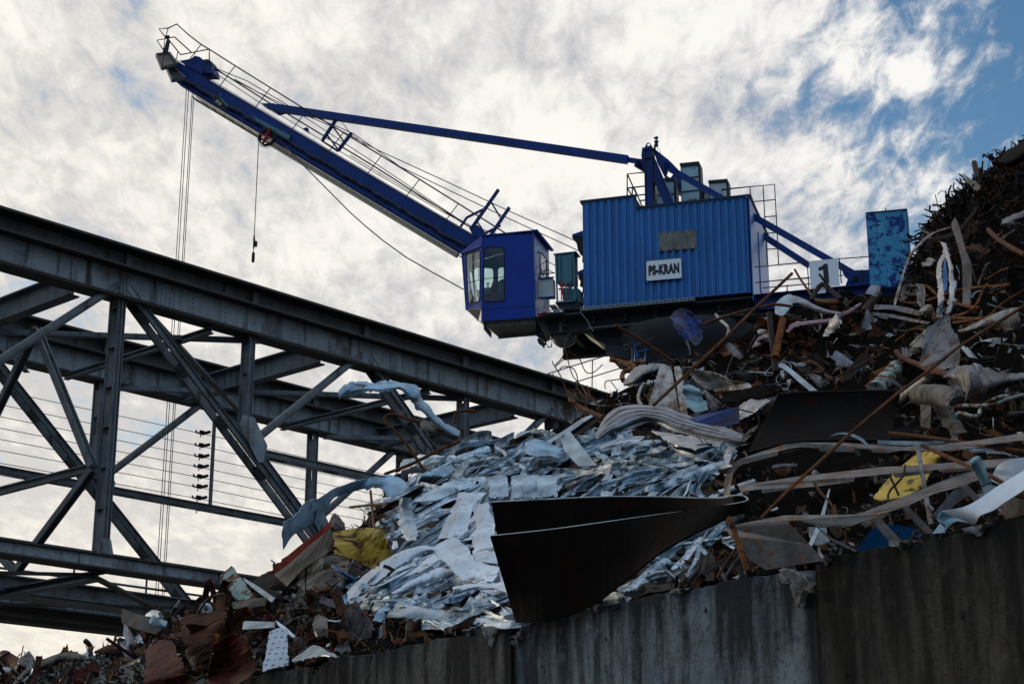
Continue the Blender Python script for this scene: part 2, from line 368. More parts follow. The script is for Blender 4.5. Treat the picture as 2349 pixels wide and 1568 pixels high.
    for k, s in enumerate(MA):
        if k == 2: pass
        # full-height posts at every other main joint
        if k % 2: 
            double((s, 12.93), (s, 7.30), 'post', .17, .24)
            m = MB(); m.prism([bw(s - .2, d0 + .02, 7.26), bw(s + .2, d0 + .02, 7.26), bw(s + .1, d0 + .02, 7.6), bw(s - .1, d0 + .02, 7.6)], BM * .014)
            for j in range(6): m.rivet(bw(s - .1 + .2 * (j % 2), d0 + .034, 7.32 + .1 * (j // 2)), BM, .016)
            m.build('gusset_plate', MT['truss'], bridge)
        # long diagonals going down and right, short ones going down and left to the sub joint
        if 0 < k < 7: double((s + .12, 12.66), (s + 6.45, 7.3), 'diagonal', .165, .26)
        if k > 0:
            m = MB(); a = bw(s - .12, d0 + .02, 12.66); b = bw(s - 3.15, d0 + .02, 10.05)
            u = BM.cross((b - a).normalized()); m.tube([a - BM * .06, b - BM * .06], .085, 10); m.bar(a, b, .02, .10, u); m.bar(a - u * .06 - BM * .08, b - u * .06 - BM * .08, .16, .016, u)
            for q in (.28, .3, .32, .62, .64, .66): m.rivet(a + (b - a) * q + BM * .02 + u * .03, BM, .016)
            m.build('brace', MT['truss2'], bridge)
    for s in SU:
        double((s, 12.42), (s, 10.3), 'sub_post', .15, .2)
        m = MB(); m.prism([bw(s - .18, d0 + .03, 10.62), bw(s + .12, d0 + .03, 10.62), bw(s + .5, d0 + .03, 10.08), bw(s + .42, d0 + .03, 9.72), bw(s + .28, d0 + .03, 9.68), bw(s - .26, d0 + .03, 10.38)], BM * .016)
        for q in ((-.1, 10.5), (.06, 10.5), (-.1, 10.38), (.06, 10.38), (-.1, 10.26), (.1, 10.2), (.2, 10.1), (.3, 10.02), (.12, 10.05)): m.rivet(bw(s + q[0], d0 + .046, q[1]), BM, .018)
        m.build('gusset_plate', MT['truss'], bridge)
        if d0 < 0 or s > 5: double((s + .3, 9.93), (s + 6.2, 9.93), 'strut', .14, .2, lace=True)
# frames and bracing between the two trusses
def xb(a, b, h, wf, nm, mt='truss2'):
    m = MB(); m.ibeam(bw(*a), bw(*b), h, wf, .02, .03); m.build(nm, MT[mt], bridge)
for s in (2.0 - 6.55, 2.0, 8.45, 14.9): xb((s, -.5, 12.62), (s, BD, 12.62), .5, .28, 'cross_beam')
for k in (-1, 0, 1, 2):
    s = 6.4 * k
    for a, b in (((s + .1, BD, 12.28), (s + 6.3, 0, 12.28)), ((s + 3.6, -.1, 12.2), (s + 10.5, BD, 12.2))):
        m = MB(); m.bar(bw(*a), bw(*b), .13, .02); m.bar(bw(a[0], a[1], a[2] + .06), bw(b[0], b[1], b[2] + .06), .02, .1); m.build('lateral_brace', MT['truss2'], bridge)
    xb((s + 5.1, -.1, 12.3), (s + 5.1, BD, 12.3), .14, .12, 'cross_strut')
for s in (2.6, 15.7):
    for d_, z_ in ((-.3, 9.0), (BD, 9.0)):
        m = MB(); m.ibeam(bw(s, -2.7, 12.3), bw(s, d_, z_), .16, .14, .03, .03, BS); m.build('sway_brace', MT['truss2'], bridge)
        m = MB(); m.ibeam(bw(s, d_, 8.95), bw(s, -2.7, 7.25), .16, .14, .03, .03, BS); m.build('sway_brace', MT['truss2'], bridge)
    m = MB(); m.ibeam(bw(s, -.3, 9.0), bw(s, BD, 9.0), .16, .12, .02, .03); m.build('sway_strut', MT['truss2'], bridge)
for k in (-1, 0, 1, 2):
    s = 2.9 + 6.55 * k
    xb((s, -.3, 6.94), (s, BD, 6.94), .16, .3, 'floor_beam')
    for a, b in (((s, -.4, 6.92), (s + 6.4, BD, 6.92)), ((s - 6.2, BD, 6.95), (s - .2, -.4, 6.95))):
        m = MB(); m.bar(bw(*a), bw(*b), .16, .05); m.build('floor_brace', MT['trussd'], bridge)
m = MB(); m.ibeam(bw(S0, -3.45, 7.12), bw(S1, -3.45, 7.12), .34, .3, .02, .03); m.bar(bw(S0, -3.75, 6.93), bw(S1, -3.75, 6.93), .8, .03); m.build('walkway_girder', MT['truss2'], bridge)
m = MB(); m.bar(bw(S0, -6.0, 6.95), bw(S1, -6.0, 6.95), .9, .04); m.bar(bw(S0, -6.42, 7.02), bw(S1, -6.42, 7.02), .03, .2); m.bar(bw(S0, -5.9, 6.78), bw(S1, -5.9, 6.78), .5, .1)
m.build('walkway_deck', MT['trussd'], bridge)
m = MB()
for z in (8.5, 7.85): m.tube([bw(S0, -5.75, z), bw(S1, -5.75, z)], .03, 6)
for k in range(16): m.bar(bw(S0 + .55 + k * 1.98, -5.75, 6.95), bw(S0 + .55 + k * 1.98, -5.75, 8.5), .05, .05)
m.build('handrail', MT['truss2'], bridge)
# conductor wires with their insulators, on the far side
zs = [11.85, 11.53, 11.26, 11.0, 10.75, 10.5, 10.22, 9.95]
for i, z in enumerate(zs):
    m = MB(); m.tube([bw(S0, -5.9, z - .02), bw(-3.5, -5.9, z), bw(3, -5.9, z - .05), bw(9.45, -5.9, z), bw(13, -5.9, z - .03), bw(17, -5.9, z), bw(S1, -5.9, z - .02)], .009, 5); wr = m.build('conductor_wire', MT['rope'], bridge)
    for s in (9.45, 2.3, 16.2):
        m = MB(); m.cyl(bw(s - .04, -5.9, z), bw(s - .04, -5.62, z), .04, 8); m.cyl(bw(s - .12, -5.9, z + .035), bw(s + .0, -5.9, z + .035), .045, 8); m.cyl(bw(s - .1, -5.9, z - .1), bw(s - .1, -5.9, z + .02), .014, 6)
        m.bar(bw(s - .26, -5.9, z + .0), bw(s, -5.9, z - .02), .03, .03); m.bar(bw(s - .26, -5.9, z + .05), bw(s - .2, -5.9, z - .02), .02, .03); m.build('insulator', MT['rubber'], wr)
m = MB(); m.bar(bw(9.52, -5.6, 9.85), bw(9.52, -5.6, 12.1), .05, .08, BS); m.bar(bw(2.4, -5.6, 9.85), bw(2.4, -5.6, 12.1), .05, .08, BS); m.build('insulator_bracket', MT['truss2'], bridge)
# ------------------------------------------------------------------ the blue slewing crane
crane = thing('slewing_crane', 'blue slewing crane with long jib, glazed cab and corrugated machinery house above the bridge', 'crane', cw(.3, -1.9, 16.0))
def poly(pts, d, depth, nm, mt, par=crane, **k):
    m = MB(); m.prism([cp(p, d) for p in pts], -CN * depth); return m.build(nm, MT[mt], par, **k)
def cbar(a, b, w, h, nm=None, mt='rail', up=None, par=crane):
    m = MB(); m.bar(a, b, w, h, up or CN); return m.build(nm, MT[mt], par)
def ctube(pts, r, nm, mt='rope', par=crane, n=6, smooth=True):
    m = MB(); m.tube(pts, r, n); return m.build(nm, MT[mt], par, smooth=smooth)
# --- machinery house
UL, UR, US = -2.45, 2.92, -.66; ZB, ZT1, ZT2 = 18.52, 22.12, 21.70; HD = 3.8
m = MB(); m.hexa([cw(UL + .02, -.06, ZB), cw(UR - .03, -.06, ZB), cw(UR - .03, -HD, ZB), cw(UL + .02, -HD, ZB), cw(UL + .02, -.06, ZT2 - .03), cw(UR - .03, -.06, ZT2 - .03), cw(UR - .03, -HD, ZT2 - .03), cw(UL + .02, -HD, ZT2 - .03)])
m.hexa([cw(UL + .02, -.06, ZT2 - .03), cw(US, -.06, ZT2 - .03), cw(US, -HD, ZT2 - .03), cw(UL + .02, -HD, ZT2 - .03), cw(UL + .02, -.06, ZT1 - .02), cw(US - .05, -.06, ZT1 - .02), cw(US - .05, -2.2, ZT1 - .02), cw(UL + .02, -2.2, ZT1 - .02)])
house = m.build('machinery_house', MT['blue'], crane)
def corr(u0, u1, z0, z1f, per=.245, dep=.055):
    pts = []; u = u0
    while u < u1 - 1e-3:
        for a, dd in ((0, -dep), (.30 * per, -dep), (.42 * per, 0), (.88 * per, 0), (1.0 * per, -dep)):
            if u + a <= u1 + 1e-3: pts.append((u + a, dd))
        u += per
    return [[cw(u, d, z0) for u, d in pts], [cw(u, d, z1f) for u, d in pts]]
m = MB(); r1 = corr(UL, US, ZB, ZT1); r2 = corr(US + .005, UR, ZB, ZT2); m.grid(r1); m.grid(r2)
m.build('corrugated_wall', MT['house'], house)
m = MB()
for k in range(21):
    u = UL + .17 + k * .245 * 1.04
    for z in (ZB + .13 + .03 * (k % 2), 20.0 + .35 * ((k * 5) % 3 - 1)):
        if u < UR - .1: m.rivet(cw(u, .003, z), CN, .018)
m.build('screw_row', MT['rubber'], house)
m = MB(); m.bar(cw(UL - .06, .01, ZT1), cw(US + .02, .01, ZT1), .06, .05, CN); m.bar(cw(US - .02, .02, ZT2), cw(UR + .03, .02, ZT2), .06, .05, CN); m.bar(cw(US - .02, .01, ZT1), cw(US + .02, .01, ZT2), .04, .05, CN)
m.bar(cw(UL - .04, 0, ZT1), cw(UL - .04, -2.2, ZT1), .06, .06); m.bar(cw(UR + .02, 0.03, ZT2), cw(UR + .02, -HD, ZT2), .1, .07); m.build('roof_trim', MT['rail'], house)
m = MB(); m.hexa([cw(UR, -.02, ZB - .25), cw(UR + .03, -.02, ZB - .25), cw(UR + .03, -HD + .2, ZB - .7), cw(UR, -HD + .2, ZB - .7), cw(UR, -.02, ZT2 - .04), cw(UR + .03, -.02, ZT2 - .04), cw(UR + .03, -HD + .2, ZT2 - .04), cw(UR, -HD + .2, ZT2 - .04)])
m.build('side_wall', MT['houseside'], house)
m = MB(); m.hexa([cw(UR + .03, -1.5, ZB + .5), cw(UR + .06, -1.5, ZB + .5), cw(UR + .06, -2.4, ZB + .5), cw(UR + .03, -2.4, ZB + .5), cw(UR + .03, -1.5, ZB + 2.5), cw(UR + .06, -1.5, ZB + 2.5), cw(UR + .06, -2.4, ZB + 2.5), cw(UR + .03, -2.4, ZB + 2.5)]); m.build('side_door', MT['houseside'], house)
m = MB(); c = [cp(p, .015) for p in (C(755, 752), C(1018, 728), C(1022, 858), C(762, 880))]
rows = [[], []]
for k in range(26):
    t = k / 25; o = CN * (.02 if k % 5 in (1, 2, 3) else 0)
    rows[0].append(c[3].lerp(c[2], t) + o); rows[1].append(c[0].lerp(c[1], t) + o)
m.grid(rows, .008); vp = m.build('vent_panel', MT['vent'], house)
m = MB()
for t in (.05, .25, .42, .62, .82, .97):
    m.rivet(c[0].lerp(c[1], t) - ZUP * .03 + CN * .025, CN, .02); m.rivet(c[3].lerp(c[2], t) + ZUP * .03 + CN * .025, CN, .02)
m.build('screw', MT['rubber'], house)
sg = [cp(p, .06) for p in (C(668, 945), C(916, 923), C(921, 1066), C(670, 1087))]
m = MB(); m.prism(sg, -CN * .012); sign = m.build('name_sign', MT['white'], house)
m = MB()
for q in (.03, .5, .97):
    m.rivet(sg[0].lerp(sg[1], q) - ZUP * .035 + CN * .001, CN, .01); m.rivet(sg[3].lerp(sg[2], q) + ZUP * .035 + CN * .001, CN, .01)
for i in range(4): m.bar(sg[i] + CN * .004, sg[(i + 1) % 4] + CN * .004, .012, .012, CN)
m.build('sign_frame', MT['rubber'], house)
def lettering(body, centre, width, height, off, par, nm, bold, depth=.004, shear=0):
    cu = bpy.data.curves.new('t', 'FONT'); cu.body = body; cu.offset = bold; cu.align_x = 'CENTER'; cu.align_y = 'CENTER'; cu.extrude = .002; cu.resolution_u = 4; cu.space_character = 1.12
    ob = bpy.data.objects.new('t', cu); COL.objects.link(ob); bpy.context.view_layer.update()
    me = bpy.data.meshes.new_from_object(ob); bpy.data.objects.remove(ob)
    xs = [v.co.x for v in me.vertices]; ys = [v.co.y for v in me.vertices]; x0, x1, y0, y1 = min(xs), max(xs), min(ys), max(ys)
    tilt = shear
    for v in me.vertices:
        x = ((v.co.x - x0) / (x1 - x0) - .5) * width; y = ((v.co.y - y0) / (y1 - y0) - .5) * height
        p = CU * x + ZUP * (y + x * tilt) + CN * (off + v.co.z)
        v.co = p
    me.name = nm; o = bpy.data.objects.new(nm, me); COL.objects.link(o); me.materials.append(MT['black']); o.parent = par; o.location = centre - WLOC[par.name]; WLOC[o.name] = centre
    return o
cs = (sg[0] + sg[1] + sg[2] + sg[3]) / 4
lettering('PS-KRAN', cs + ZUP * .005, .98, .34, .008, house, 'sign_lettering', .066)
# ragged hoods on the left of the house
for z, nm in ((21.25, 0), (19.95, 1)):
    w_ = .42 if nm == 0 else .26
    m = MB(); m.prism([cw(UL, -.3, z), cw(UL - w_, -.3, z - .1), cw(UL - w_, -.3, z - .16), cw(UL, -.3, z - .22)], -CN * 1.6); hd = m.build('rope_hood', MT['blue'], house)
    m = MB(); pts = [cw(UL - w_, -.32, z - .16)]; n = 9
    for k in range(n + 1):
        t = k / n; pts.append(cw(UL - w_ * (1 - t) + rr.uniform(-.02, .05), -.32, z - .2 - 1.05 * t ** 1.0 * (.86 + .14 * (k % 2)) - .1 * t))
    pts.append(cw(UL, -.32, z - .2)); m.prism(pts, -CN * .02); m.prism([p - CN * .8 for p in pts], -CN * .02); m.build('rubber_flap', MT['rubber'], hd)
# --- mast on the roof
dm = -1.0
poly([U(343, 235), U(465, 235), U(492, 1240), U(362, 1250)], dm, .5, 'mast_post', 'blue')
poly([U(300, 217), U(478, 210), U(478, 235), U(300, 250)], dm + .05, .6, 'mast_cap', 'blue')
poly([U(300, 225), U(342, 235), U(345, 600), U(330, 590), U(282, 360)], dm - .04, .5, 'mast_cheek', 'blue')
poly([U(478, 210), U(770, 440), U(740, 620), U(695, 745), U(560, 480)], dm - .1, .12, 'mast_gusset', 'blue')
poly([U(480, 330), U(505, 380), U(852, 1195), U(690, 1210), U(488, 760)], dm - .02, .4, 'mast_strut', 'blue')
m = MB(); m.bar(cp(U(337, 225), dm + .03), cp(U(360, 1250), dm + .03), .03, .06, CN); m.bar(cp(U(465, 225), dm + .03), cp(U(490, 1240), dm + .03), .03, .06, CN); m.bar(cp(U(482, 330), dm + .03), cp(U(850, 1195), dm + .03), .02, .05, CN)
m.bar(cp(U(350, 395), dm + .03), cp(U(462, 390), dm + .03), .03, .05, CN); m.bar(cp(U(488, 760), dm + .03), cp(U(690, 1205), dm + .03), .02, .05, CN); m.build('mast_flange', MT['rail'], crane)
lug = [cp(p, dm - .2) for p in (U(340, 218), U(375, 150), U(395, 133), U(425, 133), U(445, 150), U(482, 215))]
cc = cp(U(409, 166), dm - .2); hole = [cc + (CU * math.cos(t) + ZUP * math.sin(t)) * .055 for t in [i * math.pi / 5 for i in range(10)]]
m = MB(); m.prism(lug, -CN * .06, [hole]); m.build('lifting_lug', MT['blue'], crane)
# far leg of the mast
poly([U(695, 690), U(800, 750), U(985, 890), U(975, 1010), U(905, 985), U(720, 760)], dm - 1.9, .4, 'mast_leg', 'blue')
# tie bar from mast to jib
a = cp(U(300, 470), dm - .3); b = cp(A(1420, 895), dm - .3)
m = MB(); dirv = (b - a).normalized(); upv = CN.cross(dirv); m.bar(a + dirv * .5, b, .2, .26, upv); tb = m.build('tie_bar', MT['blue'], crane)
m = MB(); m.bar(a - dirv * .1, a + dirv * .62, .06, .17, upv); m.bar(b - dirv * .05, b + dirv * .35, .08, .16, upv); m.cyl(cp(U(230, 480), dm + .06), cp(U(230, 480), dm - .5), .075, 14)
m.prism([cp(p, dm - .25) for p in (U(155, 535), U(190, 415), U(340, 415), U(340, 640), U(300, 620))], -CN * .1); m.build('tie_bar_clevis', MT['blue'], crane)
# backstays to the ballast
for d_, p0, p1 in ((dm + .05, U(660, 520), I(640, 1080)), (dm - 1.9, U(700, 650), I(270, 1005))):
    a = cp(p0, d_); b = cp(p1, d_); dv = (b - a).normalized(); uv = CN.cross(dv); m = MB(); m.bar(a + dv * .3, b, .12, .19, uv); m.build('backstay', MT['blue'], crane)
    if d_ > -1.2:
        m = MB(); ps = [cp(p, d_ + .07) for p in (U(640, 520), U(665, 475), U(730, 440), U(790, 460), U(940, 615), U(905, 665), U(690, 575))]
        m.prism(ps, -CN * .05); m.cyl(cp(U(717, 500), d_ + .16), cp(U(717, 500), d_ - .1), .06, 14); m.prism([cp(p, d_ + .12) for p in (U(655, 515), U(765, 485), U(785, 495), U(715, 565))], -CN * .02)
        for q in (U(858, 605), U(873, 580), U(905, 605), U(887, 627)): m.rivet(cp(q, d_ + .07), CN, .028)
        m.build('backstay_clevis', MT['blue'], crane)
# anemometer
m = MB(); m.bar(cp(U(520, 245), dm), cp(U(520, 175), dm), .05, .08, CN); m.tube([cp(U(548, 200), dm), cp(U(546, 130), dm), cp(U(546, 115), dm), cp(U(548, 90), dm), cp(U(548, 50), dm)], [.06, .06, .09, .03, .018], 8)
for q in (U(525, 52), U(556, 42), U(552, 62)): m.tube([cp(q, dm) - CU * .045, cp(q, dm), cp(q, dm) + CU * .045], [.02, .05, .02], 8); m.tube([cp(q, dm), cp(U(548, 52), dm)], .01, 5)
m.build('anemometer', MT['rail'], crane)
ctube([cp(p, dm) for p in (U(555, 205), U(590, 250), U(622, 295), U(620, 330))], .008, 'sensor_cable')
# louvred cabinets on the roof
def cabinet(q, d_, depth, levels, mt, cap=True):
    c = [cp(x, d_) for x in q]; m = MB(); m.prism(c, -CN * depth); o = m.build('roof_cabinet', MT[mt], crane)
    m = MB()
    for t in levels: m.bar(c[0].lerp(c[3], t) + CN * .01, c[1].lerp(c[2], t) + CN * .01, .03, .035, CN)
    for e in ((0, 3), (1, 2)): m.bar(c[e[0]] + CN * .006, c[e[1]] + CN * .006, .015, .03, CN)
    m.hexa([c[1] + CU * .002 - CN * .06, c[1] + CU * .05 - CN * .1, c[2] + CU * .05 - CN * .1, c[2] + CU * .002 - CN * .06] and [c[2] + CU * .004 - CN * .05, c[2] + CU * .05 - CN * .05, c[2] + CU * .05 - CN * (depth - .05), c[2] + CU * .004 - CN * (depth - .05), c[1] + CU * .004 - CN * .05, c[1] + CU * .05 - CN * .05, c[1] + CU * .05 - CN * (depth - .05), c[1] + CU * .004 - CN * (depth - .05)])
    m.build('cabinet_seam', MT['rail'], o)
    if cap:
        m = MB(); up = ZUP * .05; e = CU * .03
        m.hexa([c[0] - e + CN * .04, c[1] + e + CN * .04, c[1] + e - CN * (depth + .04), c[0] - e - CN * (depth + .04), c[0] - e + CN * .04 + up * 1.6, c[1] + e + CN * .04 + up * 1.6, c[1] + e - CN * (depth + .04) + up * 1.6, c[0] - e - CN * (depth + .04) + up * 1.6]); m.build('cabinet_lid', MT['rail'], o)
cabinet([U(972, 535), U(1275, 505), U(1310, 1170), U(985, 1215)], -1.9, .55, (.03, .33, .68), 'ltcab')
cabinet([U(545, 800), U(850, 785), U(872, 1200), U(553, 1240)], -2.2, .55, (.03, .57), 'ltcab')
cabinet([U(1468, 835), U(1770, 810), U(1782, 1110), U(1480, 1130)], -2.0, .5, (.02,), 'greycab')
cabinet([U(1375, 1000), U(1468, 985), U(1470, 1150), U(1378, 1160)], -2.3, .35, (.02,), 'greycab')
# roof and platform railings
def rails(lines, d_, nm, r=.02, par=crane, mt='rail'):
    m = MB()
    for l in lines: m.tube([cp(p, d_) for p in l], r, 6)
    return m.build(nm, MT[mt], par)
rails([[U(38, 1065), U(38, 680), U(345, 650)], [U(45, 690), U(210, 1060)], [U(45, 925), U(345, 890)], [U(210, 1052), U(352, 1035)], [U(250, 1145), U(355, 1135)], [U(130, 900), U(125, 1050)], [U(50, 940), U(115, 1050)], [U(160, 920), U(300, 1250)]], -1.2, 'roof_railing', .024)
rails([[U(1680, 1105), U(1682, 945), U(2178, 900)], [C(1195, 455), C(1243, 447), C(1392, 430), C(1564, 414), C(1580, 700), C(1593, 972)], [C(1392, 430), C(1400, 500)], [C(1245, 447), C(1245, 510)], [C(1484, 424), C(1500, 700), C(1515, 975)], [C(1400, 536), C(1568, 520)], [C(1490, 640), C(1574, 634)],
       [C(1498, 755), C(1580, 748)], [C(1508, 866), C(1588, 860)]], -1.6, 'roof_railing', .018)
rails([[C(1400, 490), C(1437, 600), C(1440, 1190)], [C(1412, 520), C(1412, 640)], [C(1405, 600), C(1445, 597)], [C(1410, 680), C(1470, 680)]], -2.5, 'access_ladder', .022)
poly([C(1463, 690), C(1485, 690), C(1517, 1195), C(1490, 1200)], -3.3, .1, 'corner_post', 'blue')
rails([[C(1425, 988), C(1515, 982), C(1600, 972), C(1800, 952)], [I(0, 1000), I(270, 975), I(500, 950), I(733, 933)], [C(1430, 1098), C(1600, 1080), C(1810, 1062)], [C(1480, 1134), C(1815, 1105)], [I(0, 1122), I(280, 1100)], [I(0, 1172), I(280, 1145)], [I(252, 975), I(268, 1200)], [I(505, 950), I(520, 1140)], [I(737, 935), I(740, 1120)],
       [I(490, 1085), I(535, 1078)], [I(95, 1155), I(97, 1205), I(85, 1200)], [I(295, 1175), I(297, 1225)]], -.05, 'deck_railing', .017)
# --- ballast slab and its bracket
poly([I(710, 592), I(1033, 562), I(1075, 1150), I(748, 1180)], 0, .62, 'counterweight', 'cw')
m = MB(); c = [cp(p, .012) for p in (I(710, 590), I(1034, 560), I(1072, 1120))]; m.bar(c[0], c[1], .02, .035, CN); m.bar(c[1], c[2], .02, .03, CN); m.bar(cp(I(870, 575), -.2), cp(I(868, 553), -.2), .03, .03, CN); m.build('counterweight_edge', MT['rubber'], crane)
poly([I(735, 1035), I(745, 1300), I(500, 1300), I(570, 1110), I(600, 1070), I(615, 1040)], -.25, .5, 'ballast_bracket', 'blue')
poly([I(672, 1035), I(690, 1036), I(690, 1125), I(676, 1125)], -.235, .02, 'bracket_seam', 'rubber')
poly([I(515, 1020), I(600, 1075), I(640, 1060), I(650, 1110), I(590, 1130), I(540, 1080)], -.2, .06, 'stay_lug', 'blue')
m = MB(); m.cyl(cp(I(632, 1100), -.15), cp(I(632, 1100), -.4), .07, 14)
for q in (I(545, 1045), I(560, 1035), I(553, 1062), I(572, 1055)): m.rivet(cp(q, -.195), CN, .03)
m.build('stay_pin', MT['rail'], crane)
# --- number board
nb = [cp(p, .12) for p in (I(266, 968), I(494, 947), I(507, 1158), I(280, 1182))]; m = MB(); m.prism(nb, -CN * .012); o = m.build('number_board', MT['white'], crane)
m = MB(); m.prism([cp(p, .126) for p in (I(384, 990), I(412, 987), I(426, 1138), I(386, 1143), I(377, 1035), I(342, 1044), I(339, 1018), I(368, 1008))], -CN * .004); m.build('board_number', MT['black'], o)
nb = [cp(p, .06) for p in (I(312, 1178), I(395, 1170), I(400, 1215), I(316, 1225))]; m = MB(); m.prism(nb, -CN * .012); m.build('lower_board', MT['white'], crane)
# --- deck under house and cab
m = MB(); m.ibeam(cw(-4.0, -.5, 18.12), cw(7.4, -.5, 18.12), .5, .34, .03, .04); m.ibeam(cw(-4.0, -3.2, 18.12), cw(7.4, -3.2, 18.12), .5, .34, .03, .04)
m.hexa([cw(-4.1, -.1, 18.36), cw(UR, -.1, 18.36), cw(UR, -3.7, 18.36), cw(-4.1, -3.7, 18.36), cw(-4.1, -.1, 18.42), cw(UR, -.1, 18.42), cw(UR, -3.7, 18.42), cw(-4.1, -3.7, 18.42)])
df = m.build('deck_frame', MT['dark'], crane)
m = MB()
for u_ in (-3.2, -2.2, -1.2, -.2, .8, 1.8, 2.7): m.ibeam(cw(u_, -.35, 18.2), cw(u_, -3.5, 18.2), .22, .14, .015, .02)
m.tube([cw(-2.4, -.3, 17.92), cw(2.6, -.3, 17.92)], .04, 6); m.tube([cw(-2.4, -.42, 17.9), cw(1.6, -.42, 17.9)], .03, 6); m.build('cross_member', MT['truss2'], df)
m = MB(); m.bar(cw(2.95, -.28, 18.22), cw(7.4, -.28, 18.22), .04, .42); m.bar(cw(2.95, -.2, 18.44), cw(7.4, -.2, 18.44), .3, .03); m.build('deck_girder', MT['blue'], crane)
m = MB()
def tray(a, b):
    n = int((b - a).length / .085); dv = (b - a) / n
    for sgn in (0, 1): m.bar(a + ZUP * .075 * sgn, b + ZUP * .075 * sgn, .012, .022, ZUP)
    for k in range(n): m.bar(a + dv * (k + .2), a + dv * (k + .2) + ZUP * .075, .012, .03, CU)
    m.bar(a - CN * .12 - ZUP * .008, b - CN * .12 - ZUP * .008, .24, .008, ZUP)
tray(cp(C(212, 1288), .05), cp(C(1012, 1216), .05)); tray(cp(D(985, 1003), .05), cp(D(1300, 985), .05)); m.build('cable_tray', MT['galv'], crane)
# slewing ring, funnel and platform
def lathe(prof, c, n=36):
    m = MB(); rows = []
    for r_, z_ in prof: rows.append([Vector((c.x + r_ * math.cos(2 * math.pi * j / n), c.y + r_ * math.sin(2 * math.pi * j / n), z_)) for j in range(n + 1)])
    m.grid(rows); return m
cc = cw(.55, -1.9, 0)
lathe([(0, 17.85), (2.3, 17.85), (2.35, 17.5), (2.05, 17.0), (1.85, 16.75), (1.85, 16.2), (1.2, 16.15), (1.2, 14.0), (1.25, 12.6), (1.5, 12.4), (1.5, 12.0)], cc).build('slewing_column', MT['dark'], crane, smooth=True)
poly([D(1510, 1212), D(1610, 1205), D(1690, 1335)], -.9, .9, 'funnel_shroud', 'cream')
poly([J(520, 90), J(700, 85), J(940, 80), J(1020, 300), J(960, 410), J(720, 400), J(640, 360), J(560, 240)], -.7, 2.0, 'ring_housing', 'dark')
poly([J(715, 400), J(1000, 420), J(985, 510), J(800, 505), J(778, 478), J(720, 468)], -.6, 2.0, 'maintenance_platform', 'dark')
poly([J(560, 130), J(690, 120), J(770, 260), J(640, 280)], -.62, .05, 'access_hatch', 'rail')
poly([J(990, 370), J(1075, 360), J(1080, 640), J(1000, 650)], -.4, .9, 'pedestal', 'cw')
rails([[J(985, 600), J(985, 398), J(1160, 335), J(1340, 395)], [J(1205, 350), J(1205, 420)], [J(1078, 560), J(1080, 440), J(1150, 412)], [J(985, 470), J(1180, 420)], [J(1338, 300), J(1340, 400)]], -.1, 'pedestal_railing', .024, mt='house')
m = MB(); c0 = cp(D(1300, 1235), -.9); n = 24
rows = []
for i in range(8):
    t = i / 7 * math.pi / 2; rows.append([c0 + CU * math.cos(t) * .42 * math.cos(a_) - CN * math.cos(t) * .42 * math.sin(a_) - ZUP * (.05 + .43 * math.sin(t)) for a_ in [2 * math.pi * j / n for j in range(n + 1)]])
rows.insert(0, [p + ZUP * .35 for p in rows[0]]); m.grid(rows); m.build('drive_cover', MT['vent'], crane, smooth=True)
# --- cabinets between cab and house
def box(q, d_, depth, nm, mt): return poly(q, d_, depth, nm, mt)
k1 = box([D(1017, 612), D(1172, 605), D(1178, 812), D(1020, 820)], -.3, .3, 'switch_box', 'greycab')
m = MB(); c = [cp(p, -.28) for p in (D(1003, 612), D(1185, 595), D(1192, 818), D(1003, 832))]; m.bar(c[0], c[1], .04, .05, CN); m.bar(c[3], c[2], .05, .05, CN); m.bar(c[0], c[3], .02, .03, CN); m.build('box_frame', MT['blue'], crane)
k2 = box([D(1208, 335), D(1415, 315), D(1420, 660), D(1215, 655)], -.35, .45, 'control_cabinet', 'teal')
m = MB(); c = [cp(p, -.3) for p in (D(1178, 335), D(1438, 305))]; m.hexa([c[0], c[1], c[1] - CN * .55, c[0] - CN * .55] + [p + ZUP * .03 for p in (c[0], c[1], c[1] - CN * .55, c[0] - CN * .55)])
for a_, b_ in ((D(1205, 335), D(1225, 880)), (D(1405, 320), D(1425, 860)), (D(1240, 730), D(1392, 715)), (D(1215, 880), D(1425, 860)), (D(1250, 345), D(1255, 640)), (D(1378, 340), D(1385, 640))): m.bar(cp(a_, -.3), cp(b_, -.3), .05, .055, CN)
m.build('cabinet_frame', MT['teal'], crane)
box([D(1425, 690), D(1485, 740), D(1492, 880), D(1430, 880)], -.5, .4, 'side_box', 'teal'); box([D(1290, 735), D(1420, 720), D(1425, 862), D(1292, 868)], -.45, .3, 'lower_box', 'teal')
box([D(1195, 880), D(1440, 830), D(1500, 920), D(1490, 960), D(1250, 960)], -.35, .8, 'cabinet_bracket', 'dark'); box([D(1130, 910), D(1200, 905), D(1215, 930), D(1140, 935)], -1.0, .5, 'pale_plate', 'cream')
for q in ([D(1262, 650), D(1268, 720), D(1272, 855)], [D(1275, 650), D(1280, 700), D(1290, 760), D(1288, 850)], [D(1298, 655), D(1278, 700), D(1282, 790), D(1312, 845)]): ctube([cp(p, -.25) for p in q], .018, 'power_cable', 'cable_red')
ctube([cp(p, -.25) for p in (D(1318, 650), D(1322, 740), D(1328, 820))], .013, 'power_cable', 'greycable')
for q in ([D(1070, 840), D(1078, 880), D(1065, 960)], [D(1090, 840), D(1100, 890), D(1080, 955)], [D(1105, 850), D(1122, 900), D(1100, 960)]): ctube([cp(p, -.2) for p in q], .02, 'hose', 'greycable')
for k in range(2): ctube([cp(p, .12) for p in (D(1100, 983 + k * 6), D(1050, 1000 + k * 6), D(1020, 1030 + k * 5), D(1000, 1060))], .015, 'power_cable', 'cable_red')
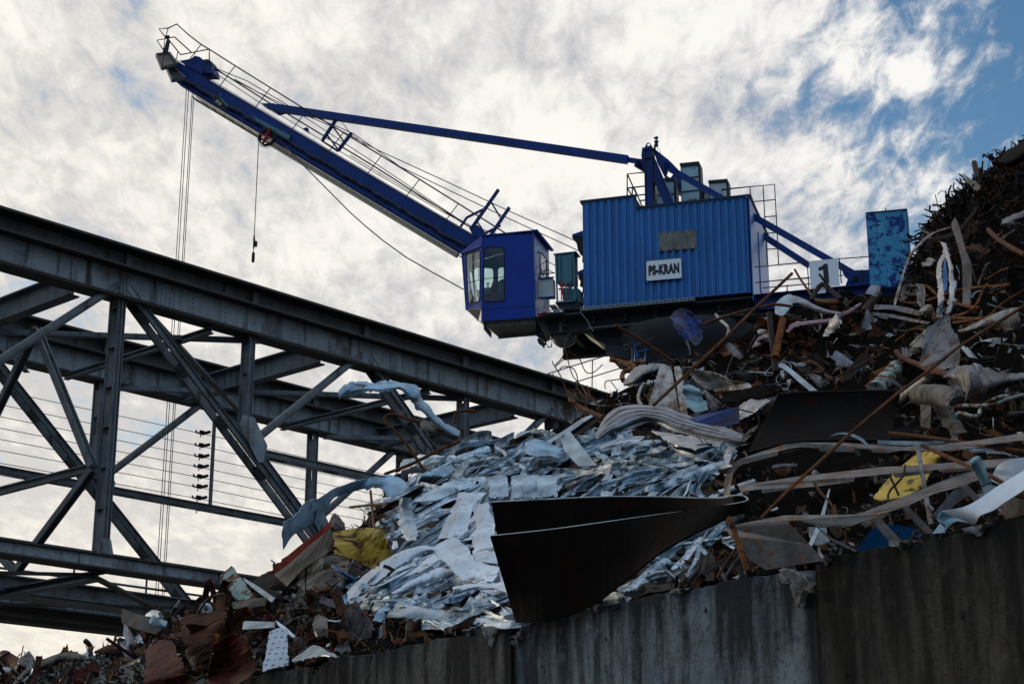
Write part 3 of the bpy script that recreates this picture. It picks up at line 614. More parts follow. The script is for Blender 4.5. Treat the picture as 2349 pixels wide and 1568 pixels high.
rails([[D(1015, 600), D(1015, 560), D(1195, 545)], [D(1020, 460), D(1065, 580), D(1080, 520)]], -.5, 'step_rail', .018)
# mesh basket and tangled cable hanging under the cab
for k in range(5): ctube([cp(p, -.1) for p in (D(985 + k * 16, 1060), D(1035 + k * 16, 1160), D(1090 + k * 14, 1250 + (k % 2) * 20), D(1110 + k * 12, 1310 + 10 * (k % 3)))], .009, 'hanging_cable')
for k in range(4): ctube([cp(p, -.15) for p in (D(1110, 1250 + 10 * k), D(1090 - 6 * k, 1320), D(1110 + 5 * k, 1380 + 6 * k), D(1150 + 4 * k, 1390), D(1163, 1330), D(1130, 1255))], .009, 'hanging_cable')
poly([D(990, 1300), D(1020, 1282), D(1090, 1350), D(1070, 1360), D(1065, 1400), D(1045, 1370), D(1010, 1350)], -.1, .12, 'hanging_bracket', 'rubber')
poly([D(975, 1050), D(1050, 1100), D(1100, 1250), D(1040, 1290), D(985, 1260)], -.6, .5, 'cab_bracket', 'dark')
ctube([cp(p, .1) for p in (D(1500, 962), D(1483, 985), D(1500, 1010), D(1560, 1080), D(1632, 1210))], .012, 'hanging_cable', 'greycable'); ctube([cp(p, -.3) for p in (D(1388, 1215), D(1330, 1270), D(1312, 1340), D(1305, 1405), D(1318, 1440))], .008, 'hanging_cable', 'greycable')
# --- operator cab
cab = thing('operator_cab', None, None, cw(-4.9, -.9, 18.4)); cab.parent = crane; cab.location = cw(-4.9, -.9, 18.4) - WLOC[crane.name]
CD = 1.8
def panel(outer, holes, thick, nm, mt='cabblue'):
    m = MB(); m.prism(outer, thick, holes); return m.build(nm, MT[mt], cab)
nf = [cp(p, 0) for p in (D(365, 130), D(955, 95), D(975, 1050), D(357, 1095))]
wn = rquad([cp(p, 0) for p in (D(386, 252), D(616, 250), D(622, 868), D(382, 872))], .17)
panel(nf, [wn], -CN * .05, 'side_panel')
# chamfered front facet
fa, fb = cp(D(365, 240), 0), cp(D(357, 955), 0); fc, fd = cp(D(140, 322), -.75), cp(D(190, 968), -.45)
fn = (fb - fa).cross(fc - fa).normalized(); fn = -fn if fn.dot(CN) < 0 else fn
def ff(p):  # pixel onto facet plane
    r = pray(*p); return EYE + r * (fn.dot(fa - EYE) / fn.dot(r))
fo = [ff(D(365, 240)), ff(D(357, 955)), ff(D(190, 968)), ff(D(140, 322))]
wf_ = rquad([ff(p) for p in (D(180, 335), D(345, 283), D(342, 870), D(205, 905))], .2)
panel(fo, [wf_], -fn * .05, 'front_panel')
m = MB(); m.tube(wn + [wn[0]], .022, 6); m.build('window_seal', MT['rubber'], cab); m = MB(); m.tube(wf_ + [wf_[0]], .022, 6); m.build('window_seal', MT['rubber'], cab)
m = MB(); m.prism(wn, -CN * .006); m.build('window', MT['glass'], cab); m = MB(); m.prism(wf_, -fn * .006); m.build('window', MT['glass'], cab)
fe_t, fe_b = ff(D(140, 322)), ff(D(190, 968))   # left edge of facet
ue = (fe_t - CO).dot(CU); ube = (fe_b - CO).dot(CU); dte = (fe_t - CO).dot(CN); dbe = (fe_b - CO).dot(CN)
zt, zb = fe_t.z, fe_b.z
# roof: flat top with sloping visor
zr = nf[0].z; ur = (nf[0] - CO).dot(CU); ul_r = (nf[1] - CO).dot(CU)
m = MB(); up = ZUP * .04
m.prism([cw(ur, .04, zr - .0), cw(ul_r + .06, .04, zr - .02), cw(ul_r + .06, -CD, zr - .02), cw(ur, -CD, zr)], up)
m.prism([cw(ur, .0, zr), cw(ur, -CD, zr), cw(ue - .06, -CD, zt + .02), cw(ue - .06, dte, zt + .02)], up * .8)
m.prism([nf[0], fe_t - CU * .05, cp(D(365, 240), 0)], fn * .01)
m.bar(cw(ul_r + .08, .06, zr), cw(ul_r + .08, -CD - .1, zr - .02), .12, .05); m.bar(fe_t - CU * .06, ff(D(365, 240)) + fn * .03, .04, .05); m.build('cab_roof', MT['cabblue'], cab)
# right end wall with window, and the far and front walls as pillars
e0, e1, e2, e3 = cw(ul_r, -.0, zr - .02), cw(ul_r, -CD, zr - .02), cw(ul_r + .02, -CD, nf[2].z), cw(ul_r + .02, 0, nf[2].z)
hw = rquad([cw(ul_r, -.75, zr - .45), cw(ul_r, -1.5, zr - .45), cw(ul_r, -1.5, zr - 1.7), cw(ul_r, -.75, zr - 1.7)], .2)
panel([e0, e1, e2, e3], [hw], -CU * .04, 'end_panel', 'houseside'); m = MB(); m.tube(hw + [hw[0]], .02, 6); m.build('window_seal', MT['rubber'], cab)
dF = -CD + .04
def fq(a, b, c, d): return rquad([cp(x, dF) for x in (a, b, c, d)], .2)
fw = [cw(ue, dF, zt), cw(ur, dF, zr - .02), cw(ul_r - .04, dF, zr - .02), cw(ul_r - .04, dF, nf[2].z), cw(ube + .1, dF, zb)]
panel(fw, [fq(D(272, 480), D(492, 492), D(492, 762), D(285, 735)), fq(D(545, 480), D(740, 480), D(740, 765), D(545, 765))], -CN * .04, 'far_panel', 'cabin')
for q in (fq(D(272, 480), D(492, 492), D(492, 762), D(285, 735)), fq(D(545, 480), D(740, 480), D(740, 765), D(545, 765)), hw):
    m = MB(); m.prism(q, -CN * .004 if q is not hw else -CU * .004); m.build('window', MT['glass'], cab)
m = MB()  # front wall: pillars and sill, glass between
A0, A1 = cw(ue, dte, zt), cw(ue, dF, zt); B0, B1 = cw(ube, dbe, zb), cw(ube, dF, zb)
m.bar(A0, B0, .05, .06, CU); m.bar(A1, B1, .05, .06, CU); m.bar(A0, A1, .05, .12); sill0, sill1 = A0.lerp(B0, .62), A1.lerp(B1, .62)
m.prism([sill0, sill1, B1, B0], CU * .03); m.prism([A0, A1, A1.lerp(B1, .2), A0.lerp(B0, .2)], CU * .03); m.prism([A0.lerp(A1, .42), A0.lerp(A1, .58), B0.lerp(B1, .58), B0.lerp(B1, .42)], CU * .03); m.build('front_frame', MT['cabblue'], cab)
m = MB(); m.prism([A0, A1, sill1, sill0], CU * .004); m.build('window', MT['glass'], cab)
m = MB(); fl = [cw(ur + .02, -.05, nf[2].z + .02), cw(ul_r, -.05, nf[2].z + .02), cw(ul_r, -CD, nf[2].z + .02), cw(ur + .02, -CD, nf[2].z + .02)]
m.prism(fl, ZUP * .04); m.prism([fb, nf[3], cw(ur, -CD, nf[3].z), cw(ube, dF, zb), fe_b], ZUP * .03); m.bar(cw(ur + .1, -.2, nf[2].z - .06), cw(ul_r, -.2, nf[2].z - .06), .06, .12); m.bar(cw(ur + .1, -1.5, nf[2].z - .06), cw(ul_r, -1.5, nf[2].z - .06), .06, .12)
m.build('cab_floor', MT['vent'], cab)
m = MB(); s_ = cp(D(470, 860), -.9)
m.bar(s_ - ZUP * .3, s_ + ZUP * .18, .5, .45, CN); m.bar(s_ + ZUP * .2 + CU * .05, s_ + ZUP * .62 + CU * .2, .42, .12, CU); m.build('seat', MT['seat'], cab)
m = MB(); s_ = cp(D(432, 760), -.6); m.bar(s_ - ZUP * .1, s_ + ZUP * .12, .2, .16, CN); m.tube([s_, s_ + ZUP * .25, s_ + ZUP * .3], [.02, .02, .05], 8); s_ = cp(D(610, 760), -1.0)
m.tube([s_ - ZUP * .2, s_, s_ + ZUP * .3, s_ + ZUP * .42], [.2, .26, .24, .08], 10); m.bar(cp(D(560, 800), -1.3), cp(D(680, 800), -1.3), .3, .4, ZUP); m.build('control_console', MT['cabin'], cab)
m = MB(); m.tube([cp(p, .03) for p in (D(190, 665), D(340, 620), D(390, 612), D(615, 592))], .012, 6); m.tube([cp(p, -1.2) for p in (D(325, 480), D(330, 540), D(325, 605))], .015, 6); m.build('grab_bar', MT['rail'], cab)
m = MB(); m.tube([cp(D(1000, 262), -.05), cp(D(1010, 262), -.05) - ZUP * .02, cp(D(1012, 315), -.05)], [.03, .07, .06], 10); m.bar(cp(D(985, 260), -.05), cp(D(985, 320), -.05), .05, .06, CN); m.build('work_lamp', MT['ltcab'], cab)
m = MB(); m.bar(nf[3].lerp(nf[0], .135) + CN * .003, nf[2].lerp(nf[1], .135) + CN * .003, .006, .012, CN); m.build('panel_seam', MT['rubber'], cab)
m = MB(); m.prism([cp(p, -.25) for p in (D(380, 1120), D(400, 1125), D(468, 1215), D(465, 1285), D(385, 1190))], -CN * .06); m.build('cab_skirt', MT['dark'], cab)
# --- jib
dj = -1.35; JW = .55
pt = [A(560, 445), A(1180, 820), A(2340, 1525), B(1000, 690)]
def jl(a, b, t): return cp(a, dj).lerp(cp(b, dj), t)
jt0, jt1 = cp(A(440, 420), dj), cp(B(1035, 708), dj); jb0, jb1 = cp(A(560, 560), dj), cp(B(930, 765), dj)
jd = (jt1 - jt0).normalized(); ju = -jd.cross(CN).normalized(); ju = ju if ju.z > 0 else -ju
LJ = (jt1 - jt0).length
def jp(t, v, w_): return jt0 + jd * t - ju * v - CN * w_          # along, down, away
hj = abs((cp(A(1500, 985), dj) - cp(A(1400, 1140), dj)).dot(ju))
m = MB(); m.hexa([jp(.75, hj, 0), jp(LJ, hj, 0), jp(LJ, hj, JW), jp(.75, hj, JW), jp(.0, .02, 0), jp(LJ, 0, 0), jp(LJ, 0, JW), jp(.0, .02, JW)])
jib = m.build('jib', MT['blue'], crane)
m = MB(); m.bar(jp(.0, -.01, -.03), jp(LJ, -.01, -.03), .02, .04, CN); m.bar(jp(1.0, hj * .62, -.02), jp(LJ - .1, hj * .62, -.02), .04, .03, CN); m.tube([jp(1.0, hj * .96, .01), jp(LJ - .1, hj * .96, .01)], .07, 12); m.build('jib_pipe', MT['blue'], jib, smooth=True)
m = MB(); q = 0; t = 1.0; rj = random.Random(5)
pts = []
while t < LJ - .3:
    pts.append(jp(t, hj * .68 + rj.uniform(-.03, .03), -.06 - rj.uniform(0, .03))); t += .22
m.tube(pts, .055, 7); m.tube([p + ju * rj.uniform(-.06, .06) - CN * 0.0 for p in pts], .03, 6)
for i in range(0, len(pts) - 1, 2): m.bar(pts[i] + ju * .09, pts[i + 1] - ju * .09, .03, .05, CN)
m.build('cable_run', MT['jibdk'], jib)
m = MB(); c0, c1, c2, c3 = jp(1.9, hj + .1, -.02), jp(LJ - .5, hj + .1, -.02), jp(LJ - .5, hj + .1, JW - .02), jp(1.9, hj + .1, JW - .02)
m.prism([c0, c1, c2, c3], ju * .03); m.tube([jp(5.6, hj + .13, .2), jp(LJ - .55, hj + .13, .2)], .1, 12); m.build('belly_plate', MT['cream'], jib, smooth=True)
m = MB()
for v in (.04, .24, .46): m.bar(jp(1.7, hj + .16, v), jp(5.6, hj + .16, v), .03, .04, CN)
for k in range(9): m.bar(jp(1.7 + k * .45, hj + .16, .02), jp(1.7 + k * .45, hj + .16, JW), .03, .03, ju)
m.build('belly_rail', MT['rail'], jib)
poly([A(1180, 960), A(1235, 1020), A(1530, 1190), A(1548, 1150), A(1420, 1085)], dj + .12, .5, 'sheave_bracket', 'teal', jib)
poly([A(1270, 850), A(1400, 850), A(1480, 905), A(1400, 925)], dj + .02, .4, 'tie_lug', 'blue', jib)
poly([A(1660, 1090), A(1690, 1075), A(1710, 1078), A(1722, 1130)], dj - .1, .06, 'jib_lug', 'blue', jib)
# head of the jib: sheave housing, sheaves, gratings
poly([T(470, 640), T(640, 610), T(700, 560), T(780, 580), T(960, 720), T(985, 830), T(850, 830), T(800, 850), T(560, 720)], dj + .02, .6, 'head_housing', 'blue', jib)
poly([T(770, 640), T(862, 765), T(800, 850), T(672, 755)], dj + .05, .03, 'stiffener_plate', 'blue', jib)
m = MB(); c0 = cp(T(880, 700), dj - .05); m.cyl(c0 - ZUP * .08 - CU * .04, c0 - CN * .4 - ZUP * .08 - CU * .04, .3, 28); m.build('head_sheave', MT['rail'], jib, smooth=True)
def grate(q, d0_, dep):
    c = [cp(q[0], d0_), cp(q[1], d0_), cp(q[2], d0_ - dep), cp(q[3], d0_ - dep)]; m = MB()
    for i in range(4): m.bar(c[i], c[(i + 1) % 4], .06, .12)
    for k in range(1, 14): t = k / 14; m.bar(c[0].lerp(c[1], t), c[3].lerp(c[2], t), .02, .02)
    for k in range(1, 14): t = k / 14; m.bar(c[0].lerp(c[3], t), c[1].lerp(c[2], t), .02, .02)
    m.build('head_grating', MT['rail'], jib)
grate([T(190, 765), T(430, 705), T(300, 525), T(100, 550)], dj + .5, .9); grate([T(350, 955), T(560, 925), T(380, 760), T(270, 765)], dj + .9, .8)
m = MB()
for l in ([T(240, 275), T(140, 142), T(285, 130), T(418, 66), T(610, 240), T(800, 385), T(930, 462), T(1335, 720), T(1890, 1065), A(1700, 915), B(245, 45), B(545, 230), B(850, 420), B(1240, 665)], [T(285, 130), T(240, 290), T(200, 530)], [T(640, 500), T(380, 268), T(270, 290), T(108, 320), T(205, 465), T(245, 525)], [T(290, 310), T(480, 545), T(930, 460), T(930, 655), T(870, 665)], [T(435, 505), T(415, 610)], [T(700, 500), T(705, 540)],
          [T(800, 385), T(545, 720)], [T(1335, 720), T(1070, 1070)], [T(1890, 1065), T(1600, 1440)], [A(1665, 965), A(1530, 1140)], [A(2040, 1130), A(1870, 1350)], [B(245, 45), B(105, 230)], [B(545, 230), B(400, 415)], [B(850, 420), B(705, 610)], [T(215, 560), T(190, 770)], [T(390, 780), T(365, 920)]):
    m.tube([cp(p, dj + .15) for p in l], .026 if l[0] in (T(240, 275), T(640, 500), T(290, 310)) else .018, 6)
m.tube([cp(T(285, 300), dj + .2), cp(T(220, 520), dj + .2)], .05, 6); m.tube([cp(T(300, 330), dj + .2), cp(T(262, 520), dj + .2)], .05, 6); m.tube([cp(T(245, 265), dj + .2), cp(T(300, 265), dj + .2)], .06, 6); m.build('jib_railing', MT['rail'], jib)
# guide frames on the jib
for pairs, cross in ((((A(1995, 975), A(1850, 1195)), (A(2120, 1130), A(1995, 1295))), ((A(1945, 1070), A(2060, 1220)), (A(1895, 1150), A(2000, 1290)), (A(1840, 1200), A(1990, 1300)))), (((B(1165, 310), B(945, 625)), (B(1250, 450), B(1095, 680))), ((B(1110, 415), B(1190, 545)), (B(1000, 565), B(1070, 670)), (B(1045, 465), B(915, 530)), (B(915, 530), B(865, 605)), (B(1180, 590), B(1065, 650))))):
    m = MB()
    for a_, b_ in pairs: m.bar(cp(a_, dj - .0), cp(b_, dj - .0), .07, .14, CN)
    for a_, b_ in cross: m.bar(cp(a_, dj - .12), cp(b_, dj - .12), .05, .1, CN)
    m.build('rope_guide', MT['blue'], jib)
poly([B(930, 600), B(1000, 585), B(1080, 670), B(1010, 700), B(960, 670)], dj + .05, .5, 'jib_heel', 'blue', jib)
# red cross-spoked sheave
m = MB(); c0 = cp(A(1330, 1170), dj + .4); n = 28; ra, rb = .315, .265
ring = lambda r_, o: [c0 + (CU * math.cos(2 * math.pi * j / n) + ZUP * math.sin(2 * math.pi * j / n)) * r_ + CN * o for j in range(n)]
m.prism(ring(ra, .06), -CN * .12, [ring(rb, .06)]); wh = m.build('rope_sheave', MT['rubber'], jib)
m = MB(); aa = rad(62)
for q in (0, 1):
    e = CU * math.cos(aa + q * math.pi / 2) + ZUP * math.sin(aa + q * math.pi / 2); m.bar(c0 - e * .3 + CN * .062 * (1 + q * .1), c0 + e * .3 + CN * .062 * (1 + q * .1), .03, .125, CN)
m.cyl(c0 + CN * .1, c0 - CN * .1, .05, 12); m.build('sheave_spoke', MT['red'], wh)
m = MB(); m.tube([c + ZUP * 0 for c in ring(.35, .02)] + [ring(.35, .02)[0]], .010, 5); m.tube(ring(.365, -.05) + [ring(.365, -.05)[0]], .010, 5); m.build('sheave_guard', MT['rope'], wh)
m = MB(); m.bar(cp(A(1300, 1080), dj), cp(A(1330, 1170), dj), .05, .08, CN); m.bar(cp(A(1370, 1095), dj + .15), cp(A(1335, 1165), dj + .15), .03, .11, CN); m.build('sheave_hanger', MT['red'], jib)
# floodlight
c = [cp(T(968, 1240), dj + .5), cp(T(1090, 1215), dj + .5), cp(T(1200, 1350), dj + .5), cp(T(1072, 1380), dj + .5)]; m = MB(); m.prism(c, ZUP * .035 - CN * .16); fo_ = m.build('floodlight', MT['teal'], jib)
nn = (c[1] - c[0]).cross(c[3] - c[0]).normalized(); nn = nn if nn.dot(CN) > 0 else -nn
m = MB(); m.prism([p + nn * .012 for p in c], nn * .01); m.build('floodlight_face', MT['rubber'], fo_)
m = MB()
for q, r_ in (((.42, .4)), .075), (((.52, .68)), .075):
    p_ = c[0].lerp(c[1], q[0]).lerp(c[3].lerp(c[2], q[0]), q[1]) + nn * .03; m.cyl(p_, p_ + nn * .01, r_, 14)
m.build('floodlight_lens', MT['bulb'], fo_)
m = MB(); m.tube([cp(T(985, 1235), dj + .4), cp(T(985, 1150), dj + .2)], .018, 6); m.tube([cp(T(1100, 1210), dj + .4), cp(T(1095, 1140), dj + .2)], .018, 6); m.tube([cp(p, dj + .3) for p in (T(1150, 1365), T(1170, 1400), T(1205, 1420), T(1220, 1390), T(1215, 1280))], .01, 6); m.build('lamp_bracket', MT['rail'], fo_)
# ropes
def rope(pts, d_, r=.014, nm='wire_rope', par=crane): return ctube([cp(p, d_) for p in pts], r, nm, 'rope', par)
rope([T(905, 690), A(1340, 840), A(2340, 1445), B(900, 580), B(1060, 670)], dj - .3, .026); rope([T(920, 730), A(1150, 700), A(1560, 900), A(2340, 1410), B(880, 560)], dj - .2, .014)
rope([T(985, 740), A(1150, 645), A(1550, 885), A(2130, 1130), A(2340, 1275), B(390, 130), B(1100, 470), B(1815, 800)], dj - .3, .016); rope([T(1330, 930), A(1440, 860), A(1960, 1075), B(215, 0), B(740, 240), B(1240, 475), B(1775, 715)], dj - .1, .016)
rope([T(985, 810), A(1240, 830), A(1700, 1110), A(2340, 1500), B(700, 470), B(870, 560)], dj - .4, .014); rope([B(0, 40), B(180, 150), B(500, 340), B(760, 490), B(960, 600), B(1190, 668)], dj - .4, .014)
rope([A(2000, 990), A(2110, 1130), A(2340, 1310)], dj, .012); rope([B(1540, 868), B(1610, 905)], -1.5, .014); rope([B(1540, 930), B(1600, 965)], -1.5, .014)
rope([A(1440, 1180), A(1610, 1370), B(0, 488), B(120, 595), B(260, 710), B(440, 840), B(640, 955), B(760, 1020), B(890, 1092)], dj + .2, .02, 'slack_cable')
tp = [A(580, 640), A(600, 650), A(634, 678), A(649, 690)]
for q in tp:
    a_ = cp(q, dj - .2); b_ = Vector((a_.x, a_.y, 5.0)); ctube([a_, a_.lerp(b_, .5), b_], .015, 'hoist_rope')
a_ = cp(A(1250, 1225), dj + .1); zb_ = cp(P(577, 598), dj + .1).z; b_ = Vector((a_.x, a_.y, zb_)); ctube([a_, b_], .016, 'plumb_rope')
m = MB(); p_ = lambda z: Vector((a_.x, a_.y, z))
m.tube([p_(zb_ + .95), p_(zb_ + .9), p_(zb_ + .5), p_(zb_ + .45)], [.02, .03, .03, .02], 8); m.bar(p_(zb_ + .52) + CU * .08, p_(zb_ + .70) + CU * .08, .09, .09); m.tube([p_(zb_ + .9), p_(zb_ + .6) + CU * .09, p_(zb_ + .45) + CU * .08], .012, 6); m.bar(p_(zb_), p_(zb_ + .24), .10, .10); m.tube([p_(zb_ - .06), p_(zb_ + .3)], .05, 8); m.build('plug_connector', MT['rubber'], crane)
# bridge-end platform railing in front of the crane
plat = thing('platform_railing', 'thin dark handrail with angled corner at the near end of the bridge top', 'railing', bw(15.6, .8, 13.4))
m = MB(); pr = plane(cw(0, 3.0, 0), CN)
for l in ([J(200, 660), J(600, 535), J(980, 420), J(1160, 335)], [J(380, 755), J(600, 688), J(940, 582)], [J(200, 660), J(440, 735), J(640, 800)], [J(250, 655), J(255, 712)], [J(605, 535), J(600, 800)], [J(962, 428), J(962, 610)], [J(290, 700), J(470, 745)], [J(470, 740), J(470, 800)], [J(530, 765), J(650, 800)]):
    m.tube([pr(p) for p in l], .017, 6)
m.build('handrail', MT['rail'], plat)
# ------------------------------------------------------------------ scrap heap and concrete wall
RH = random.Random(11)
waz = rad(-34); WD = Vector((-math.sin(rad(34)), math.cos(rad(34)), 0)); WN = Vector((-math.cos(rad(34)), -math.sin(rad(34)), 0))   # along (left, away), toward camera
WP = Vector((1.61, 9.0, 0)); WTOP = 3.23
wpl = plane(WP, WN)
def interp(t, x):
    if x <= t[0][0]: return t[0][1]
    for (a, b), (c, d) in zip(t, t[1:]):
        if x <= c: return b + (d - b) * (x - a) / (c - a)
    return t[-1][1]
CRY = [(-200, 1530), (0, 1524), (139, 1503), (209, 1503), (290, 1462), (348, 1410), (417, 1396), (464, 1378), (560, 1335), (640, 1300), (700, 1255), (760, 1210), (800, 1215), (850, 1170), (879, 1115), (1048, 1045), (1180, 1010), (1307, 955), (1427, 880), (1512, 835), (1640, 790), (1788, 712), (1895, 668), (2041, 660), (2085, 650), (2100, 610), (2115, 570), (2130, 530), (2168, 494), (2194, 466), (2258, 414), (2290, 388), (2349, 345), (2500, 250), (2750, 150), (3050, 130), (3350, 260), (3700, 600)]
CRD = [(-200, 27), (0, 26), (400, 24), (900, 22.5), (1300, 22.5), (1600, 23), (2050, 23.5), (2349, 21.5), (2500, 21), (3000, 19), (3700, 15)]
def wall_top_y(px):
    lo, hi = 600, 2200
    for _ in range(24):
        mid = (lo + hi) / 2
        if wpl((px, mid)).z > WTOP: lo = mid
        else: hi = mid
    return lo
WTY = [(x, wall_top_y(x)) for x in range(-500, 3751, 50)]
WTD = [(x, wpl((x, y)).y + .35) for x, y in WTY]
def hdepth(px, py):
    y0 = interp(WTY, px); y1 = interp(CRY, px); t = (y0 - py) / max(40.0, y0 - y1); t = max(0, min(1.12, t))
    d0 = interp(WTD, px); d1 = interp(CRD, px)
    return d0 + (d1 - d0) * t
def atd(px, py, d):
    r = pray(px, py); return EYE + r * (d / r.y)
def hp(p, off=0.0): return atd(p[0], p[1], hdepth(*p) - off)
def mpp(p): return hdepth(*p) / FP      # metres per photo pixel there
# materials for scrap
def M_(n, *a, **k):
    k.setdefault('spec', .5 if k.get('metal', 0) > .25 else .08); MT[n] = material(n, *a, **k)
M_('s_rust', (.14, .062, .03), (.04, .019, .012), 5, .35, .65, .75, rust=RUST, rsc=4, rlo=.45, rhi=.6, bump=.5)
M_('s_orange', (.21, .075, .02), (.10, .032, .01), 9, .35, .65, .8, rust=RUSTD, rsc=9, rlo=.5, rhi=.6, bump=.6)
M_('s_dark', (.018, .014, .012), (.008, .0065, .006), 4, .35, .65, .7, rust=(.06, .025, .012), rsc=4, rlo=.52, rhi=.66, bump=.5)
M_('s_black', (.0035, .003, .003), (.0018, .0015, .0015), 3, .35, .65, .7, rust=(.02, .006, .003), rsc=3, rlo=.52, rhi=.7, streak=(.006, .0055, .005), ssc=14, slo=.55, shi=.7, bump=.4, bsc=9, spec=.02)
M_('s_grey', (.17, .16, .165), (.04, .037, .038), 3, .4, .6, .42, streak=(.02, .018, .017), ssc=9, slo=.55, shi=.68, rust=(.13, .06, .03), rsc=6, rlo=.52, rhi=.62, bump=.35, metal=.2)
M_('s_steel', (.20, .175, .155), (.10, .085, .075), 7, .35, .65, .6, rust=(.26, .11, .045), rust2=(.14, .06, .03), rsc=13, rlo=.53, rhi=.62, bump=.35, metal=.1)
M_('s_galv', (.38, .44, .46), (.14, .17, .19), 4, .35, .65, .5, rust=(.12, .08, .05), rsc=5, rlo=.62, rhi=.7, bump=.25, metal=.4)
M_('s_alu', (.50, .61, .68), (.15, .21, .26), 3.5, .35, .65, .55, streak=(.12, .14, .16), ssc=10, slo=.58, shi=.72, sdir=(1, 1, .3), rust=(.16, .10, .07), rsc=5, rlo=.62, rhi=.7, bump=.6, bsc=26, metal=.4)
M_('s_alu2', (.64, .71, .78), (.34, .40, .46), 3, .3, .7, .5, rust=(.22, .14, .10), rsc=4, rlo=.6, rhi=.68, streak=(.3, .3, .32), ssc=14, slo=.55, shi=.7, bump=.45, metal=.5)
M_('s_alub', (.32, .46, .57), (.10, .17, .23), 4, .35, .65, .55, streak=(.03, .04, .05), ssc=8, slo=.58, shi=.66, sdir=(.6, .6, 1), bump=.5, metal=.4)
M_('s_white', (.60, .66, .72), (.5, .56, .62), 4, .35, .65, .45, rust=(.22, .10, .06), rsc=6, rlo=.64, rhi=.7, bump=.15)
M_('s_pale', (.30, .28, .26), (.08, .07, .062), 3, .4, .6, .45, rust=(.24, .11, .045), rsc=5, rlo=.5, rhi=.6, bump=.5, metal=.3, streak=(.04, .03, .025), ssc=9, slo=.55, shi=.68)
M_('s_tan', (.12, .105, .085), (.03, .026, .02), 3, .4, .6, .55, streak=(.02, .016, .013), ssc=8, slo=.55, shi=.68, rust=(.07, .04, .025), rsc=7, rlo=.52, rhi=.62, bump=.4)
M_('s_yellow', (.52, .34, .05), (.34, .21, .03), 4, .4, .6, .5, streak=(.10, .07, .03), ssc=8, slo=.54, shi=.64, sdir=(1, 1, .3), rust=(.12, .07, .03), rsc=7, rlo=.56, rhi=.62, bump=.25)
M_('s_olive', (.30, .21, .02), (.2, .13, .015), 3, .35, .65, .55, rust=(.06, .025, .01), rsc=3.5, rlo=.52, rhi=.62, bump=.4)
M_('s_red', (.42, .075, .05), (.33, .05, .04), 5, .35, .65, .5, rust=(.10, .05, .03), rsc=5, rlo=.6, rhi=.68, bump=.2)
M_('s_maroon', (.07, .009, .006), (.016, .004, .003), 3, .35, .65, .6, rust=(.14, .055, .02), rsc=3, rlo=.52, rhi=.62, bump=.5)
M_('s_brown', (.05, .014, .005), (.010, .004, .002), 3, .35, .65, .75, rust=(.25, .10, .025), rsc=4, rlo=.55, rhi=.66, bump=.7)
M_('s_blue', (.015, .14, .36), (.01, .10, .28), 4, .35, .65, .45, rust=(.03, .03, .04), rsc=4, rlo=.6, rhi=.66, bump=.2)
M_('s_navy', (.006, .035, .17), (.02, .02, .04), 5, .4, .6, .5, rust=(.04, .03, .03), rsc=3, rlo=.5, rhi=.6, bump=.5)
M_('s_teal', (.16, .27, .31), (.11, .2, .24), 4, .35, .65, .4, bump=.2, metal=.3)
M_('s_green', (.30, .36, .31), (.2, .25, .22), 4, .35, .65, .6, rust=(.14, .055, .03), rsc=5, rlo=.48, rhi=.53, bump=.4)
M_('s_pink', (.28, .17, .19), (.2, .11, .12), 4, .35, .65, .5, rust=(.1, .05, .03), rsc=6, rlo=.58, rhi=.65, bump=.4)
M_('s_silver', (.42, .43, .46), (.14, .14, .15), 4, .35, .65, .32, streak=(.1, .08, .07), ssc=8, slo=.58, shi=.7, bump=.5, metal=.7)
M_('s_lens', (.26, .27, .30), (.10, .10, .11), 4, .35, .65, .55, rust=(.12, .07, .04), rsc=5, rlo=.58, rhi=.68, bump=.35, metal=.75)
M_('s_shred', (.014, .012, .012), (.004, .0035, .0035), 3, .3, .7, .7, rust=(.11, .05, .025), rsc=1.6, rlo=.5, rhi=.6, bump=.6)
M_('s_bits', (.07, .058, .05), (.014, .012, .011), 1.3, .35, .65, .6, rust=(.20, .085, .036), rsc=1.7, rlo=.47, rhi=.57, bump=.5, metal=.2)
M_('s_chips', (.13, .13, .10), (.02, .02, .018), 2.2, .4, .6, .5, rust=(.12, .08, .04), rsc=3, rlo=.55, rhi=.62, bump=.3, metal=.3)
M_('s_base', (.005, .0045, .004), (.009, .007, .006), 2, .35, .65, .9, bump=.8, bsc=8, spec=0)  # near black: shade of the gaps between pieces put into the colour

MT['s_perf'] = material('perforated_sheet_paint', (.30, .37, .45), (.22, .28, .35), 4, .35, .65, .5, bump=.1)
nt_ = MT['s_perf'].node_tree; bs_ = nt_.nodes['Principled BSDF']; src_ = bs_.inputs[0].links[0].from_socket
vo_ = nd(nt_, 'ShaderNodeTexVoronoi'); vo_.inputs['Randomness'].default_value = .08; vo_.inputs['Scale'].default_value = 17; nt_.links.new(nd(nt_, 'ShaderNodeTexCoord').outputs['Object'], vo_.inputs['Vector'])
lt_ = nd(nt_, 'ShaderNodeMath', operation='LESS_THAN'); nt_.links.new(vo_.outputs[0], lt_.inputs[0]); lt_.inputs[1].default_value = .30
mx_ = nd(nt_, 'ShaderNodeMix', data_type='RGBA'); nt_.links.new(lt_.outputs[0], mx_.inputs[0]); nt_.links.new(src_, mx_.inputs[6]); mx_.inputs[7].default_value = (.004, .004, .005, 1); nt_.links.new(mx_.outputs[2], bs_.inputs[0])
